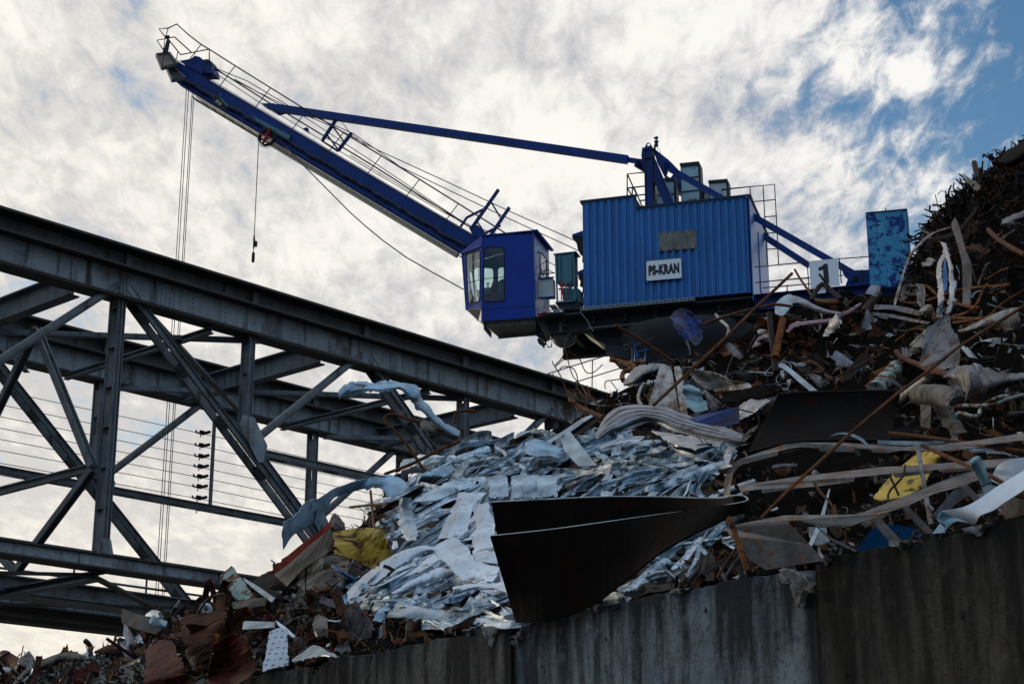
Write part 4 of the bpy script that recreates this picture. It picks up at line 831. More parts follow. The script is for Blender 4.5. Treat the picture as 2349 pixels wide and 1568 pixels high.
# --- base mass
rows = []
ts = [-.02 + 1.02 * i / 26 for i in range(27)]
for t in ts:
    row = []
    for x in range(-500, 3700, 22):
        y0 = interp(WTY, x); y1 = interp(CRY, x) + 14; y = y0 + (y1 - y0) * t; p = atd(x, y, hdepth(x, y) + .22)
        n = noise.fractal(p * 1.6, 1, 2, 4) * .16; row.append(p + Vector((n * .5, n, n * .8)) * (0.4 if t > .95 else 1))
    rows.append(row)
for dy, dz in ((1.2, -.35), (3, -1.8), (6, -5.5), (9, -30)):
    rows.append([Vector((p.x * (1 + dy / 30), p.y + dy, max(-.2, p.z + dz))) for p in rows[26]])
m = MB(); m.grid(rows); m.build('scrap_mass', MT['s_base'], smooth=60, kind='stuff', label='packed mass of fine scrap filling the heap, near-black as painted shade in the gaps')
# left flank beyond the frame so that the heap reaches the ground
# --- debris generators
def frame(p, tilt=.6, rnd=RH):
    """random orthonormal axes roughly lying on the slope"""
    n = Vector((rnd.gauss(0, tilt), -.75 + rnd.gauss(0, tilt * .6), .7 + rnd.gauss(0, tilt * .5))).normalized()
    a = Vector((1, rnd.gauss(0, .5), rnd.gauss(0, .5))); a = (a - n * a.dot(n)).normalized(); th = rnd.uniform(0, math.pi); b = n.cross(a)
    return a * math.cos(th) + b * math.sin(th), b * math.cos(th) - a * math.sin(th), n
def crumple(m, c, a, b, n, w, h, amp=.35, nx=8, ny=6, folds=4, thick=.006, rnd=RH, curl=0.0, ragged=.12):
    fl = [(rnd.uniform(0, math.pi), rnd.uniform(-.4, .4), rnd.gauss(0, amp)) for _ in range(folds)]
    rows = []; ph = rnd.uniform(0, 9)
    for i in range(ny + 1):
        row = []
        for j in range(nx + 1):
            u = j / nx - .5; v = i / ny - .5
            e = 1.0
            uu, vv = u, v
            if i in (0, ny): vv += rnd.gauss(0, ragged * .5)
            if j in (0, nx): uu += rnd.gauss(0, ragged * .5)
            z = sum(k * abs(math.cos(t) * u + math.sin(t) * v - o) for t, o, k in fl)
            z += curl * ((u * 2) ** 2 + .3 * v) + rnd.gauss(0, .012)
            s_ = min(w, h)
            row.append(c + a * (uu * w) + b * (vv * h) + n * (z * s_))
        rows.append(row)
    m.grid(rows, thick); return m
def twist_strip(m, c, a, n, ln, w, thick=.005, rnd=RH, bend=.6, tw=1.0, seg=12, creases=2):
    b = n.cross(a).normalized(); pos = c - a * ln / 2; d = a.copy(); nn = n.copy(); rows = []
    kb = rnd.gauss(0, bend); kt = rnd.gauss(0, tw); kc = rnd.gauss(0, bend * .6)
    cr = {rnd.randrange(2, seg - 1): rnd.gauss(0, .5) for _ in range(creases)}
    for i in range(seg + 1):
        sd_ = nn.cross(d).normalized(); ww = w * (1 + rnd.gauss(0, .05))
        rows.append([pos - sd_ * ww / 2, pos + nn * ww * .08 * math.sin(i), pos + sd_ * ww / 2])
        pos = pos + d * (ln / seg)
        d = (Matrix.Rotation(kb / seg, 3, sd_) @ d); d = Matrix.Rotation(kc / seg, 3, nn) @ d; nn = Matrix.Rotation(kt / seg, 3, d) @ nn
        if i in cr: d = Matrix.Rotation(cr[i], 3, sd_) @ d
        nn = (nn - d * nn.dot(d)).normalized(); d.normalize()
    m.grid(rows, thick); return m
def rod(m, c, a, ln, r, rnd=RH, bend=.15, n=5, seg=6):
    pos = c - a * ln / 2; d = a.copy(); pts = [pos]; ax = Vector((rnd.gauss(0, 1), rnd.gauss(0, 1), rnd.gauss(0, 1))).normalized(); k = rnd.gauss(0, bend)
    for i in range(seg): pos = pos + d * ln / seg; d = (Matrix.Rotation(k / seg + rnd.gauss(0, bend * .25), 3, ax) @ d).normalized(); pts.append(pos)
    m.tube(pts, r, n); return m
def smooth_pts(pts, k=5):
    """catmull-rom through points"""
    P_ = [Vector(p) for p in pts]; P_ = [P_[0] * 2 - P_[1]] + P_ + [P_[-1] * 2 - P_[-2]]; out = []
    for i in range(1, len(P_) - 2):
        a, b, c, d = P_[i - 1:i + 3]
        for j in range(k):
            t = j / k; out.append(.5 * ((2 * b) + (c - a) * t + (2 * a - 5 * b + 4 * c - d) * t * t + (3 * b - a - 3 * c + d) * t ** 3))
    out.append(P_[-2]); return out
def resample(pts, n):
    L_ = [0]
    for a, b in zip(pts, pts[1:]): L_.append(L_[-1] + (b - a).length)
    out = []; j = 0
    for i in range(n + 1):
        s = L_[-1] * i / n
        while j < len(L_) - 2 and L_[j + 1] < s: j += 1
        t = (s - L_[j]) / max(1e-9, L_[j + 1] - L_[j]); out.append(pts[j].lerp(pts[j + 1], min(1, max(0, t))))
    return out
def lift(pl, off=0.0, dd=None, anc=None, kf=.3):
    """pixel polyline -> points; dd gives explicit depths at start and end"""
    n = len(pl); out = []
    for i, p in enumerate(pl):
        o = off[i] if isinstance(off, (list, tuple)) else off
        if dd is None and anc is not None: out.append(atd(p[0], p[1], anc + (hdepth(*p) - anc) * kf - o))
        elif dd is None: out.append(hp(p, o))
        else:
            t = i / max(1, n - 1); k = t * (len(dd) - 1); a = int(min(k, len(dd) - 2)); out.append(atd(p[0], p[1], dd[a] + (dd[a + 1] - dd[a]) * (k - a)))
    return out
SCRAP = []
def crease(p, sd):
    v = noise.voronoi(p * 3.6 + Vector((0, sd, 0)))[0]; w_ = noise.voronoi(p * 8.5 + Vector((sd, 0, 0)))[0]
    return (v[1] - v[0]) + .35 * (w_[1] - w_[0])
def sheet(nm, label, cat, mt, top, bot, off=.15, boff=None, dd=None, bdd=None, nx=16, ny=6, cr=.02, bulge=0.0, thick=.008, smooth=False, par=None, sm=True, seed=1, wav=0, group=None, vertical=False, kind=None, groove=()):
    anc = min(hdepth(*p) for p in bot + top)
    r = random.Random(seed * 77 + len(nm)); fl = [(r.uniform(0, math.pi), r.uniform(-.45, .45), r.gauss(0, 1)) for _ in range(7)]; a = lift(top, off, dd, anc)
    if vertical: b = [Vector(atd(q[0], q[1], p_.y)) for p_, q in zip([a[min(len(a) - 1, round(i * (len(a) - 1) / max(1, len(bot) - 1)))] for i in range(len(bot))], bot)]
    else: b = lift(bot, off if boff is None else boff, dd if bdd is None else bdd, anc)
    if sm: a = smooth_pts(a, 4) if len(a) > 2 else a; b = smooth_pts(b, 4) if len(b) > 2 else b
    if cr >= .015:
        la = max(sum((q - p).length for p, q in zip(x, x[1:])) for x in (a, b)); hh = (sum(a, Vector((0, 0, 0))) / len(a) - sum(b, Vector((0, 0, 0))) / len(b)).length; cell = max(.022, la / 70); nx = max(nx, int(la / cell)); ny = max(ny, min(50, int(hh / cell)))
    asp = 1.0
    if cr >= .015: asp = min(4.0, la / max(.05, hh))
    a = resample(a, nx); b = resample(b, nx); rows = []
    for i in range(ny + 1):
        v = i / ny; row = []
        for j in range(nx + 1):
            p = a[j].lerp(b[j], v); tocam = (EYE - p).normalized(); u_, v_ = j / nx - .5, (i / ny - .5); s_ = cr * .45 * (crease(p, seed) - .3) + cr * 2.6 * (sum(k_ * abs(math.cos(t_) * u_ * asp + math.sin(t_) * v_ - o_ * (1 + (asp - 1) * abs(math.cos(t_)))) for t_, o_, k_ in fl) if cr >= .015 else 0)
            if i in (0, ny) and cr >= .015 and (a[j] - b[j]).length > .01: p = p + (a[j] - b[j]).normalized() * (noise.noise(p * 7) * min(.05, cr) * .7 + max(0, noise.noise(p * 26) - .15) * min(.04, cr) * -2.2)
            if j in (0, nx) and cr >= .015: p = p + (a[min(nx, 1)] - a[0]).normalized() * noise.noise(p * 16) * min(.05, cr) * .8
            s_ -= sum(.07 * math.exp(-((v - g_) / .035) ** 2) for g_ in groove)
            s_ += (bulge or (.07 if cr >= .03 else 0)) * math.sin(math.pi * v) + wav * math.sin(v * math.pi * 4)
            if i not in (0, ny): s_ += r.gauss(0, cr * .02)
            row.append(p + tocam * s_)
        rows.append(row)
    m = MB(); m.grid(rows, thick); o = m.build(nm, MT[mt], par, smooth=smooth, label=label, cat=cat, group=group, kind=kind); SCRAP.append(o); return o
def pipe(nm, label, cat, mt, pl, r, off=.2, dd=None, n=8, par=None, sm=True, group=None, twist=False):
    a = lift(pl, off, dd); a = smooth_pts(a, 5) if sm and len(a) > 2 else a
    if twist:
        L_ = sum((q - p).length for p, q in zip(a, a[1:])); a = resample(a, int(L_ / (r * 1.1))); rr_ = [r * (1.12 if i % 2 else .9) for i in range(len(a))]
        m = MB(); m.tube(a, rr_, 7)
    else: m = MB(); m.tube(a, r, n)
    o = m.build(nm, MT[mt], par, smooth=50, label=label, cat=cat, group=group); SCRAP.append(o); return o
def poly_sheet(nm, label, cat, mt, pl, off=.15, dd=None, thick=.01, holes=(), group=None, par=None):
    a = lift(pl, off, dd); n = Vector((0, 0, 0)); c = sum(a, Vector((0, 0, 0))) / len(a)
    for p, q in zip(a, a[1:] + a[:1]): n += (p - c).cross(q - c)
    n.normalize(); a = [p - n * (p - c).dot(n) * .0 for p in a]
    m = MB(); v = (c - EYE).normalized() * thick; m.prism(a, v, [lift(h, off, dd) for h in holes]); o = m.build(nm, MT[mt], par, label=label, cat=cat, group=group); SCRAP.append(o); return o
# ------------------------------------------------------------------ concrete retaining wall, block by block
def conc(name, c1, c2, dark, st):
    m = bpy.data.materials.new(name); m.use_nodes = True; nt = m.node_tree; bs = nt.nodes['Principled BSDF']; ln = nt.links.new
    tc = nd(nt, 'ShaderNodeTexCoord').outputs['Object']
    def noi(sc, det, scale=(1, 1, 1), off=0, rgh=.6):
        mp = nd(nt, 'ShaderNodeMapping'); ln(tc, mp.inputs[0]); mp.inputs['Scale'].default_value = scale; mp.inputs['Location'].default_value = (off, off, off)
        n = nd(nt, 'ShaderNodeTexNoise'); ln(mp.outputs[0], n.inputs['Vector']); n.inputs['Scale'].default_value = sc; n.inputs['Detail'].default_value = det; n.inputs['Roughness'].default_value = rgh; return n.outputs[0]
    def mr(s, a, b, c=0, d=1):
        r = nd(nt, 'ShaderNodeMapRange'); ln(s, r.inputs[0])
        for q, v in enumerate((a, b, c, d)): r.inputs[q + 1].default_value = v
        return r.outputs[0]
    def mx(f, a, b):
        x = nd(nt, 'ShaderNodeMix', data_type='RGBA'); ln(f, x.inputs[0])
        for q, c in ((6, a), (7, b)):
            if isinstance(c, tuple): x.inputs[q].default_value = (*c, 1)
            else: ln(c, x.inputs[q])
        return x.outputs[2]
    def mt(op, a, b):
        n = nd(nt, 'ShaderNodeMath', operation=op); n.use_clamp = True
        for q, v in enumerate((a, b)):
            if isinstance(v, (int, float)): n.inputs[q].default_value = v
            else: ln(v, n.inputs[q])
        return n.outputs[0]
    base = mx(mr(noi(2.2, 8, off=2), .38, .62), c1, c2)
    base = mx(mr(noi(22, 6, off=5, rgh=.75), .50, .62, 0, .7), base, tuple(c * .35 for c in c2))     # speckled grain
    base = mx(mr(noi(7, 6, (1, 1, .10), 9), .50, .72, 0, .5), base, st)                             # pale runs
    base = mx(mr(noi(9, 7, (1, 1, .06), 4), .50, .68, 0, .8), base, dark)                                   # dark runs
    sp = nd(nt, 'ShaderNodeSeparateXYZ'); ln(tc, sp.inputs[0])
    grime = mt('MULTIPLY', mr(mt('ADD', mr(sp.outputs[2], WTOP - 1.1, WTOP, 0, .62), mr(noi(6, 7, (1, 1, .16), 12), .35, .65, -.3, .45)), .35, .72), .9)
    base = mx(grime, base, dark)                                                                       # algae grime running down from the coping
    base = mx(mr(noi(5, 7, (1, 1, .8), 31), .60, .72, 0, .4), base, tuple(c * 1.3 for c in c1))
    ln(base, bs.inputs[0]); bs.inputs['Roughness'].default_value = .92; bs.inputs['Specular IOR Level'].default_value = .15
    bp = nd(nt, 'ShaderNodeBump'); bp.inputs[0].default_value = .7; bp.inputs[1].default_value = .02; ln(noi(26, 8, rgh=.75), bp.inputs['Height']); ln(bp.outputs[0], bs.inputs['Normal']); return m
CM = [conc('concrete_brown', (.085, .072, .055), (.042, .036, .03), (.008, .007, .006), (.13, .10, .07)), conc('concrete_grey', (.23, .26, .275), (.11, .13, .145), (.012, .013, .015), (.30, .33, .34)),
      conc('concrete_dark', (.15, .13, .11), (.07, .065, .06), (.008, .008, .008), (.24, .21, .18))]
MT['chip'] = material('concrete_fresh_chip', (.28, .26, .24), (.12, .11, .10), 9, .35, .65, .9, rust=(.34, .30, .24), rust2=(.22, .2, .18), rsc=16, rlo=.6, rhi=.64, bump=.9, bsc=24)
MT['pore'] = material('concrete_pore', (.006, .006, .007), None, 5, .4, .6, .9, bump=0)
def s_of(px): 
    p = wpl((px, interp(WTY, px))); return (p - WP).dot(WD)
sj1 = s_of(1871); sj2 = s_of(1180); step = sj2 - sj1
joints = [sj1 - step * 2, sj1 - step, sj1, sj2, sj2 + step, sj2 + step * 2, sj2 + step * 3, sj2 + step * 4, sj2 + step * 5]
wl = ['brownish concrete wall block nearest the camera at the far right end of the wall', 'brown stained concrete wall block right of the chipped joint, with white scrap above it', 'grey streaked concrete wall block between the two joints under the folded black plate', 'dark concrete wall block left of the joint below the silvery bale', 'low dark concrete wall block at the bottom under the perforated sheet']
rw = random.Random(4)
for k in range(len(joints) - 1):
    a, b = joints[k] + .012, joints[k + 1] - .012; rows = []; nx, nz = 70, 34
    sets = .02 * (k % 2)
    edge = [noise.fractal(Vector((a + (b - a) * j / nx, k * 3.3, 0)) * 2.2, 1, 2, 5) for j in range(nx + 1)]
    def topz(j):
        e = min(j, nx - j) * (b - a) / nx; z = WTOP + edge[j] * .03 - .012 - .05 * max(0, noise.noise(Vector((a + (b - a) * j / nx, 7 + k, 0)) * 7) - .25)
        z -= max(0, .17 - e) * (.55 if (k in (2, 3) and j > nx / 2 or k == 2 and j < nx / 2) else .15); return z + (.02 if k < 2 else 0)
    for i in range(nz + 1):
        row = []
        for j in range(nx + 1):
            s = a + (b - a) * j / nx; z = topz(j) * (i / nz) ** .8
            p = WP + WD * s + ZUP * z; q = noise.fractal(p * 3, 1, 2, 4) * .007; dz = topz(j) - z
            q -= .035 * max(0, 1 - dz / .05) * abs(noise.noise(p * 9))
            row.append(p + WN * (q + sets))
        rows.append(row)
    rows.append([p - WN * .12 + ZUP * rw.uniform(-.006, .02) for p in rows[-1]]); rows.append([p - WN * .28 + ZUP * rw.uniform(-.02, .01) for p in rows[-1]]); rows.append([Vector((p.x, p.y, 0)) for p in rows[-1]])
    m = MB(); m.grid(rows)
    cp0 = WP + WD * (a + b) / 2; lab = wl[k] if k < len(wl) else None
    if k >= 5: continue
    o = m.build('concrete_wall_block', (CM[0], CM[0], CM[1], CM[2], CM[2])[k], None, smooth=50, label=lab, cat='wall')
    m = MB(); e0 = rows[nz]; n = nx
    m.hexa([WP + WD * a - WN * .02, WP + WD * b - WN * .02, WP + WD * b - WN * .36, WP + WD * a - WN * .36] + [WP + WD * a - WN * .02 + ZUP * (topz(0) - .02), WP + WD * b - WN * .02 + ZUP * (topz(n) - .02), WP + WD * b - WN * .36 + ZUP * (topz(n) - .02), WP + WD * a - WN * .36 + ZUP * (topz(0) - .02)])
    m.build('block_core', CM[2], o)
    m = MB()
    for _ in range(46):
        s = rw.uniform(a + .05, b - .05); z = rw.uniform(1.6, WTOP - .1); p = WP + WD * s + ZUP * z + WN * (sets + .012 + noise.fractal((WP + WD * s + ZUP * z) * 3, 1, 2, 4) * .007 - .009); r = abs(rw.gauss(.004, .006)) + .003
        n_ = rw.randrange(5, 8); pts = [p + (WD * math.cos(t) * rw.uniform(.6, 1.3) + ZUP * math.sin(t) * rw.uniform(.7, 1.8)) * r for t in [2 * math.pi * q / n_ for q in range(n_)]]; m.prism(pts, -WN * .02)
    m.build('pore', MT['pore'], o, kind='stuff')
    # broken corners with fresh aggregate
    spots = {2: [(a + .12, .15, .17), (b - .05, .05, .10), (a + 1.1, .08, .03), (a + 1.9, .1, .04)], 1: [(a + .55, .28, .11), (a + 1.0, .12, .06), (b - .1, .05, .05), (a + 1.7, .1, .05), (a + 2.2, .07, .035)], 3: [(a + .22, .12, .13), (a + .5, .05, .05)]}.get(k, [])
    for s, ww, hh in spots:
        rows2 = []
        for i in range(10):
            row = []
            for j in range(14):
                u = j / 13 * 2 - 1; v = i / 9; x = s + u * ww * (1 - .6 * v + .2 * noise.noise(Vector((u * 3, v * 3, s * 5))))
                jj = min(nx, max(0, int((x - a) / (b - a) * nx))); z = topz(jj) + .012 - v * hh * (1 + .4 * noise.noise(Vector((u * 4, 5, s)))) * (1 - u * u * .6)
                row.append(WP + WD * x + ZUP * z + WN * (sets + .014 + .02 * abs(noise.noise(Vector((x, z, 0)) * 16))))
            rows2.append(row)
        m = MB(); m.grid(rows2, .03); m.build('broken_corner', MT['chip'], o)

# ------------------------------------------------------------------ folded black plate in front of the bale
fd0, fd1 = 9.95, 9.3
def plp(q, d): return atd(q[0], q[1], d)
front_t = [M(298, 440), M(680, 400), M(1000, 358), M(1400, 302), M(1800, 250), M(2050, 210)]
front_b = [M(485, 1062), M(700, 1058), M(1020, 950), M(1330, 720), M(1600, 520), M(2050, 300)]
back_t = [M(298, 195), M(700, 175), M(1100, 157), M(1500, 157), M(1900, 167), M(2040, 150)]
back_b = [M(345, 470), M(700, 420), M(1100, 372), M(1500, 310), M(1900, 250), M(2040, 226)]
dF_ = [11.2, 10.9, 10.6, 10.2, 9.75, 9.45]; dB_ = [11.75, 11.4, 11.0, 10.6, 10.0, 9.65]
tp_ = [plp(q, d) for q, d in zip(front_t, dF_)]; bt_ = [plp(q, d) for q, d in zip(front_b, dF_)]
ct = [plp(M(2135, 190), 9.45), plp(M(2150, 172), 9.52), plp(M(2120, 152), 9.6)]; cb_ = [plp(M(2150, 290), 9.45), plp(M(2165, 300), 9.52), plp(M(2140, 290), 9.6)]
tpb = [plp(q, d) for q, d in zip(back_t, dB_)][::-1]; btb = [plp(q, d) for q, d in zip(back_b, dB_)][::-1]
tt = smooth_pts(tp_ + ct + tpb, 5); bb = smooth_pts(bt_ + cb_ + btb, 5)
m = MB(); m.grid([[a.lerp(b, v / 5) for a, b in zip(tt, bb)] for v in range(6)], .012)
fp = m.build('folded_plate', MT['s_black'], None, smooth=40, label='large black steel plate folded back on itself, leaning on the wall before the silvery bale', cat='steel plate')
m = MB(); m.tube([p + ZUP * .002 for p in tt], .0055, 5); m.build('bare_edge', MT['s_galv'], fp)

# ------------------------------------------------------------------ dark hopper plate and notched bands on the right
sheet('hopper_plate', 'large dark rust-black concave hopper plate in the middle right of the heap', 'steel plate', 's_black', [K(232, 785), K(420, 772), K(700, 765), K(1000, 757), K(1200, 758), K(1242, 775)], [K(-20, 1290), K(200, 1235), K(420, 1195), K(700, 1185), K(1000, 1190), K(1172, 1180)], dd=[12.6, 13.2], bdd=[11.6, 12.2], bulge=-.25, cr=.01, thick=.015, smooth=40)
m = MB(); m.tube(lift([K(232, 785), K(420, 772), K(700, 765), K(1000, 757), K(1200, 758), K(1242, 775)], 0, [12.58, 13.18]), .008, 5); m.build('plate_rim', MT['s_dark'], SCRAP[-1])
def band(nm, lab, mt, top, bot, d, thick=.012, sm=False):
    a = [atd(p[0], p[1], d[0] + (d[1] - d[0]) * i / (len(top) - 1)) for i, p in enumerate(top)]; xs0, xs1 = top[0][0], top[-1][0]
    b = [atd(p[0], p[1], d[0] + (d[1] - d[0]) * (p[0] - xs0) / (xs1 - xs0) - .14) for p in bot]
    m = MB(); ol = a + b[::-1]; m.prism(ol, Vector((0, thick, 0)))
    o = m.build(nm, MT[mt], None, label=lab, cat='steel band'); SCRAP.append(o); return o
band('notched_band', 'upper rust-speckled steel band with square notches below the dark hopper plate', 's_steel', [N(150, 372), N(160, 250), N(190, 190), N(245, 140), N(400, 85), N(540, 42), N(640, 30), N(900, 30), N(1100, 60), N(1190, 60), N(1300, 55), N(1500, 48), N(1800, 10), N(2065, -30)],
     [N(190, 372), N(200, 270), N(215, 215), N(250, 178), N(258, 178), N(262, 172), N(495, 112), N(500, 88), N(560, 70), N(640, 58), N(758, 66), N(778, 88), N(975, 90), N(985, 68), N(1085, 72), N(1105, 92), N(1200, 96), N(1290, 80), N(1400, 84), N(1600, 82), N(1640, 78), N(1820, 55), N(1815, 45), N(2065, 15)], (10.6, 10.2))
band('notched_band', 'lower rust-speckled steel band with square notches, crossing in front of the yellow sheet', 's_steel', [N(245, 305), N(600, 250), N(900, 215), N(1170, 185), N(1300, 180), N(1500, 165), N(1720, 148), N(2065, 125)],
     [N(275, 372), N(272, 342), N(392, 326), N(402, 352), N(600, 325), N(755, 308), N(980, 278), N(988, 250), N(1110, 240), N(1115, 290), N(1132, 290), N(1132, 236), N(1235, 226), N(1245, 252), N(1480, 222), N(1482, 205), N(1540, 200), N(1550, 222), N(1720, 210), N(2065, 175)], (10.3, 9.6))
band('ladder_frame_plate', 'rusty flame-cut plate whose curved rail carries four slanting ribs above the wall', 's_steel', [N(158, 572), N(240, 550), N(530, 494), N(620, 498), N(720, 522), N(800, 532), N(880, 528), N(960, 508), N(1100, 450), N(1300, 372), N(1500, 290), N(1650, 232), N(1800, 190)],
     [N(200, 625), N(250, 700), N(330, 780), N(420, 840), N(790, 782), N(700, 680), N(570, 545), N(575, 528), N(640, 528), N(735, 558), N(850, 660), N(990, 725), N(1000, 715), N(830, 630), N(755, 570), N(850, 565), N(960, 562), N(1060, 525), N(1090, 520), N(1235, 690), N(1300, 670), N(1140, 500), N(1150, 485), N(1290, 445), N(1440, 612), N(1500, 608), N(1330, 440), N(1340, 425), N(1500, 352), N(1660, 310), N(1750, 400), N(1800, 395), N(1705, 300), N(1720, 285), N(1800, 260)], (9.0, 8.75), .014)
# yellow, blue and white sheets by the wall
sheet('yellow_sheet', 'curved scratched yellow sheet lying behind the notched bands', 'sheet metal', 's_yellow', [W(300, 600), W(470, 380), W(690, 180), W(840, 60), W(1000, 20), W(1150, 40)], [W(380, 640), W(640, 600), W(870, 500), W(940, 400), W(1060, 200), W(1130, 100)], off=.25, cr=.02, bulge=.06, smooth=40, seed=3)
poly_sheet('blue_plate', 'flat sky-blue painted plate wedged behind the wall below the ladder-like rail', 'sheet metal', 's_blue', [W(70, 1260), W(250, 1010), W(330, 960), W(450, 920), W(640, 945), W(860, 990), W(960, 1060), W(960, 1120), W(500, 1230)], dd=[8.9, 8.9])
sheet('bent_sheet', 'long pale-blue bent sheet panel resting on the wall at the right edge', 'sheet metal', 's_white', [W(1162, 762), W(1300, 735), W(1460, 705), W(1650, 600), W(1820, 480), W(2000, 370), W(2240, 230)], [W(1560, 930), W(1600, 880), W(1640, 820), W(1800, 760), W(1900, 690), W(2040, 600), W(2240, 470)], dd=[8.3, 7.9], bdd=[8.2, 7.75], cr=.008, thick=.004, smooth=40, seed=4)
sheet('slotted_sheet', 'pale-blue upper flap with a dark slot above the long bent panel', 'sheet metal', 's_white', [W(1790, 320), W(1850, 210), W(1920, 150), W(2050, 110), W(2240, 85)], [W(1770, 380), W(1900, 430), W(1990, 400), W(2080, 330), W(2240, 270)], dd=[8.35, 8.1], cr=.006, thick=.004, smooth=40, seed=5)
sheet('panel_fold', 'rolled pale fold under the left tip of the long bent panel', 'sheet metal', 's_teal', [W(1162, 762), W(1105, 830), W(1110, 890), W(1190, 920)], [W(1560, 930), W(1400, 890), W(1300, 900), W(1190, 1000)], dd=[8.32, 8.3], cr=.004, bulge=-.03, thick=.004, smooth=40)
sheet('bent_flat_strip', 'teal-grey flat strip bent over like a hook beside the pale panel', 'strip', 's_teal', [W(1508, 150), W(1600, 80), W(1640, 140), W(1750, 400)], [W(1512, 165), W(1520, 190), W(1580, 270), W(1660, 440)], dd=[8.1, 8.2], cr=.003, bulge=.03, smooth=40)
poly_sheet('torn_strip_end', 'small torn galvanised end piece under the hooked strip', 'sheet metal', 's_galv', [W(1655, 470), W(1720, 430), W(1860, 450), W(1800, 540), W(1690, 590)], dd=[8.15, 8.15])
poly_sheet('pale_corner_sheet', 'small pale triangular sheet corner touching the wall top', 'sheet metal', 's_white', [W(1030, 1045), W(1130, 915), W(1180, 960), W(1195, 1030)], dd=[8.25, 8.25])
sheet('pitted_plate', 'grey plate pitted with rust holes behind the pale panel at far right', 'steel plate', 's_steel', [W(1900, 700), W(2000, 590), W(2240, 640)], [W(1960, 860), W(2100, 830), W(2240, 800)], dd=[8.2, 8.0], cr=.01)
sheet('slanted_grey_bar', 'grey flat bar slanting behind the ladder-like rail', 'bar', 's_grey', [W(1020, 830), W(1180, 640), W(1300, 500), W(1420, 470)], [W(1120, 850), W(1250, 740), W(1400, 620), W(1500, 560)], dd=[9.3, 9.3], cr=.005)
pipe('thin_upright_bar', 'thin grey bar standing across the yellow sheet', 'bar', 's_grey', [W(860, 20), W(900, 260), W(960, 600), W(1020, 940)], .014, dd=[9.9, 9.2], sm=False)
pipe('bent_rod', 'thin dark bent rod crossing the yellow sheet', 'rod', 's_dark', [W(690, 190), W(660, 330), W(500, 510), W(480, 640), W(510, 870), W(560, 1000), W(660, 1140)], .007, dd=[9.8, 8.8]); pipe('bent_rod', 'short straight dark rod leaning left over the yellow sheet', 'rod', 's_dark', [W(500, 320), W(610, 560)], .007, dd=[9.7, 9.6])
# rods
pipe('long_rod', 'longest brown rod running diagonally from the right edge down to the folded plate', 'rod', 's_rust', [K(2300, 45), K(1740, 392), K(1480, 600), K(1220, 790), K(830, 1120), K(560, 1370), K(340, 1568), N(385, 515)], .010, dd=[10.6, 9.4], sm=False)
pipe('long_rod', 'long straight brown rod leaning up from the creamy post past the machinery house', 'rod', 's_rust', [C(1686, 1033), C(1400, 1305), C(1225, 1480), J(1150, 942)], .014, dd=[13.5, 12.6], sm=False)
pipe('long_rod', 'brown rod rising up-left with its tip against the crane underside', 'rod', 's_rust', [J(805, 220), J(1080, 385), J(1335, 560)], .016, dd=[15.5, 16.0], sm=False)
pipe('long_rod', 'brown rod lying level under the right end of the machinery house', 'rod', 's_rust', [C(1078, 1382), C(1300, 1310), C(1470, 1270), C(1570, 1250), C(1680, 1262)], .017, dd=[18, 18])
pipe('long_rod', 'thin rusty rod sloping gently down to the right edge under the tan pipe', 'rod', 's_rust', [K(1165, 1110), K(1400, 1135), K(1650, 1170), K(1950, 1215), K(2300, 1265)], .012, dd=[11, 10])
pipe('long_rod', 'grey-brown rod ending at the pale panel near the right edge', 'rod', 's_rust', [K(1440, 1215), K(1700, 1330), K(1860, 1400), K(2000, 1460), W(2240, 600)], .012, dd=[9.2, 7.9], sm=False)
pipe('black_post', 'black thin bar standing upright in the heap below the ballast girder', 'bar', 's_dark', [K(160, 115), K(185, 330), K(218, 605)], .03, dd=[15.5, 14.8], sm=False)
pipe('rusty_stub', 'short orange-rusty rod leaning beside the black upright bar', 'rod', 's_orange', [K(275, 160), K(240, 330), K(212, 480)], .035, dd=[15.3, 14.9], sm=False)
pipe('wall_rod', 'orange-rusty stick standing on the wall left of the flame-cut plate', 'rod', 's_orange', [N(185, 512), N(235, 640), N(305, 855)], .016, dd=[8.9, 8.75], sm=False)
pipe('leaning_wire', 'thin pale rod behind the wall left of the rusty stick', 'rod', 's_tan', [N(165, 880), N(220, 800), N(265, 740)], .008, dd=[9.2, 9.2]); pipe('leaning_wire', 'thin rusty rod behind the wall just left of the pale one', 'rod', 's_rust', [N(110, 890), N(170, 790), N(232, 700)], .008, dd=[9.3, 9.3])
sheet('pale_strip', 'narrow pale metal strip standing behind the curved rail', 'strip', 's_galv', [N(820, 325), N(760, 520), N(690, 680)], [N(830, 325), N(785, 530), N(712, 690)], dd=[9.9, 9.3], cr=.002)
pipe('bent_rod', 'curled rusty wire hanging right of the pale strip', 'rod', 's_rust', [N(730, 290), N(770, 350), N(820, 400), N(860, 470), N(880, 520)], .008, dd=[9.9, 9.6])
sheet('grey_curl_strip', 'thin grey strip curling over the dark hopper plate', 'strip', 's_galv', [K(665, 1135), K(740, 1108), K(830, 1112), K(930, 1150), K(990, 1205), K(1070, 1215)], [K(668, 1138), K(745, 1122), K(820, 1130), K(915, 1172), K(985, 1215), K(1068, 1225)], dd=[11.3, 11.2], cr=.002)
sheet('pale_flat_bar', 'pale grey flat bar lying level right of the hopper plate', 'bar', 's_galv', [K(1070, 1172), K(1300, 1178), K(1500, 1180), K(1740, 1150)], [K(1072, 1205), K(1300, 1212), K(1500, 1212), K(1740, 1175)], dd=[10.9, 10.6], cr=.002)
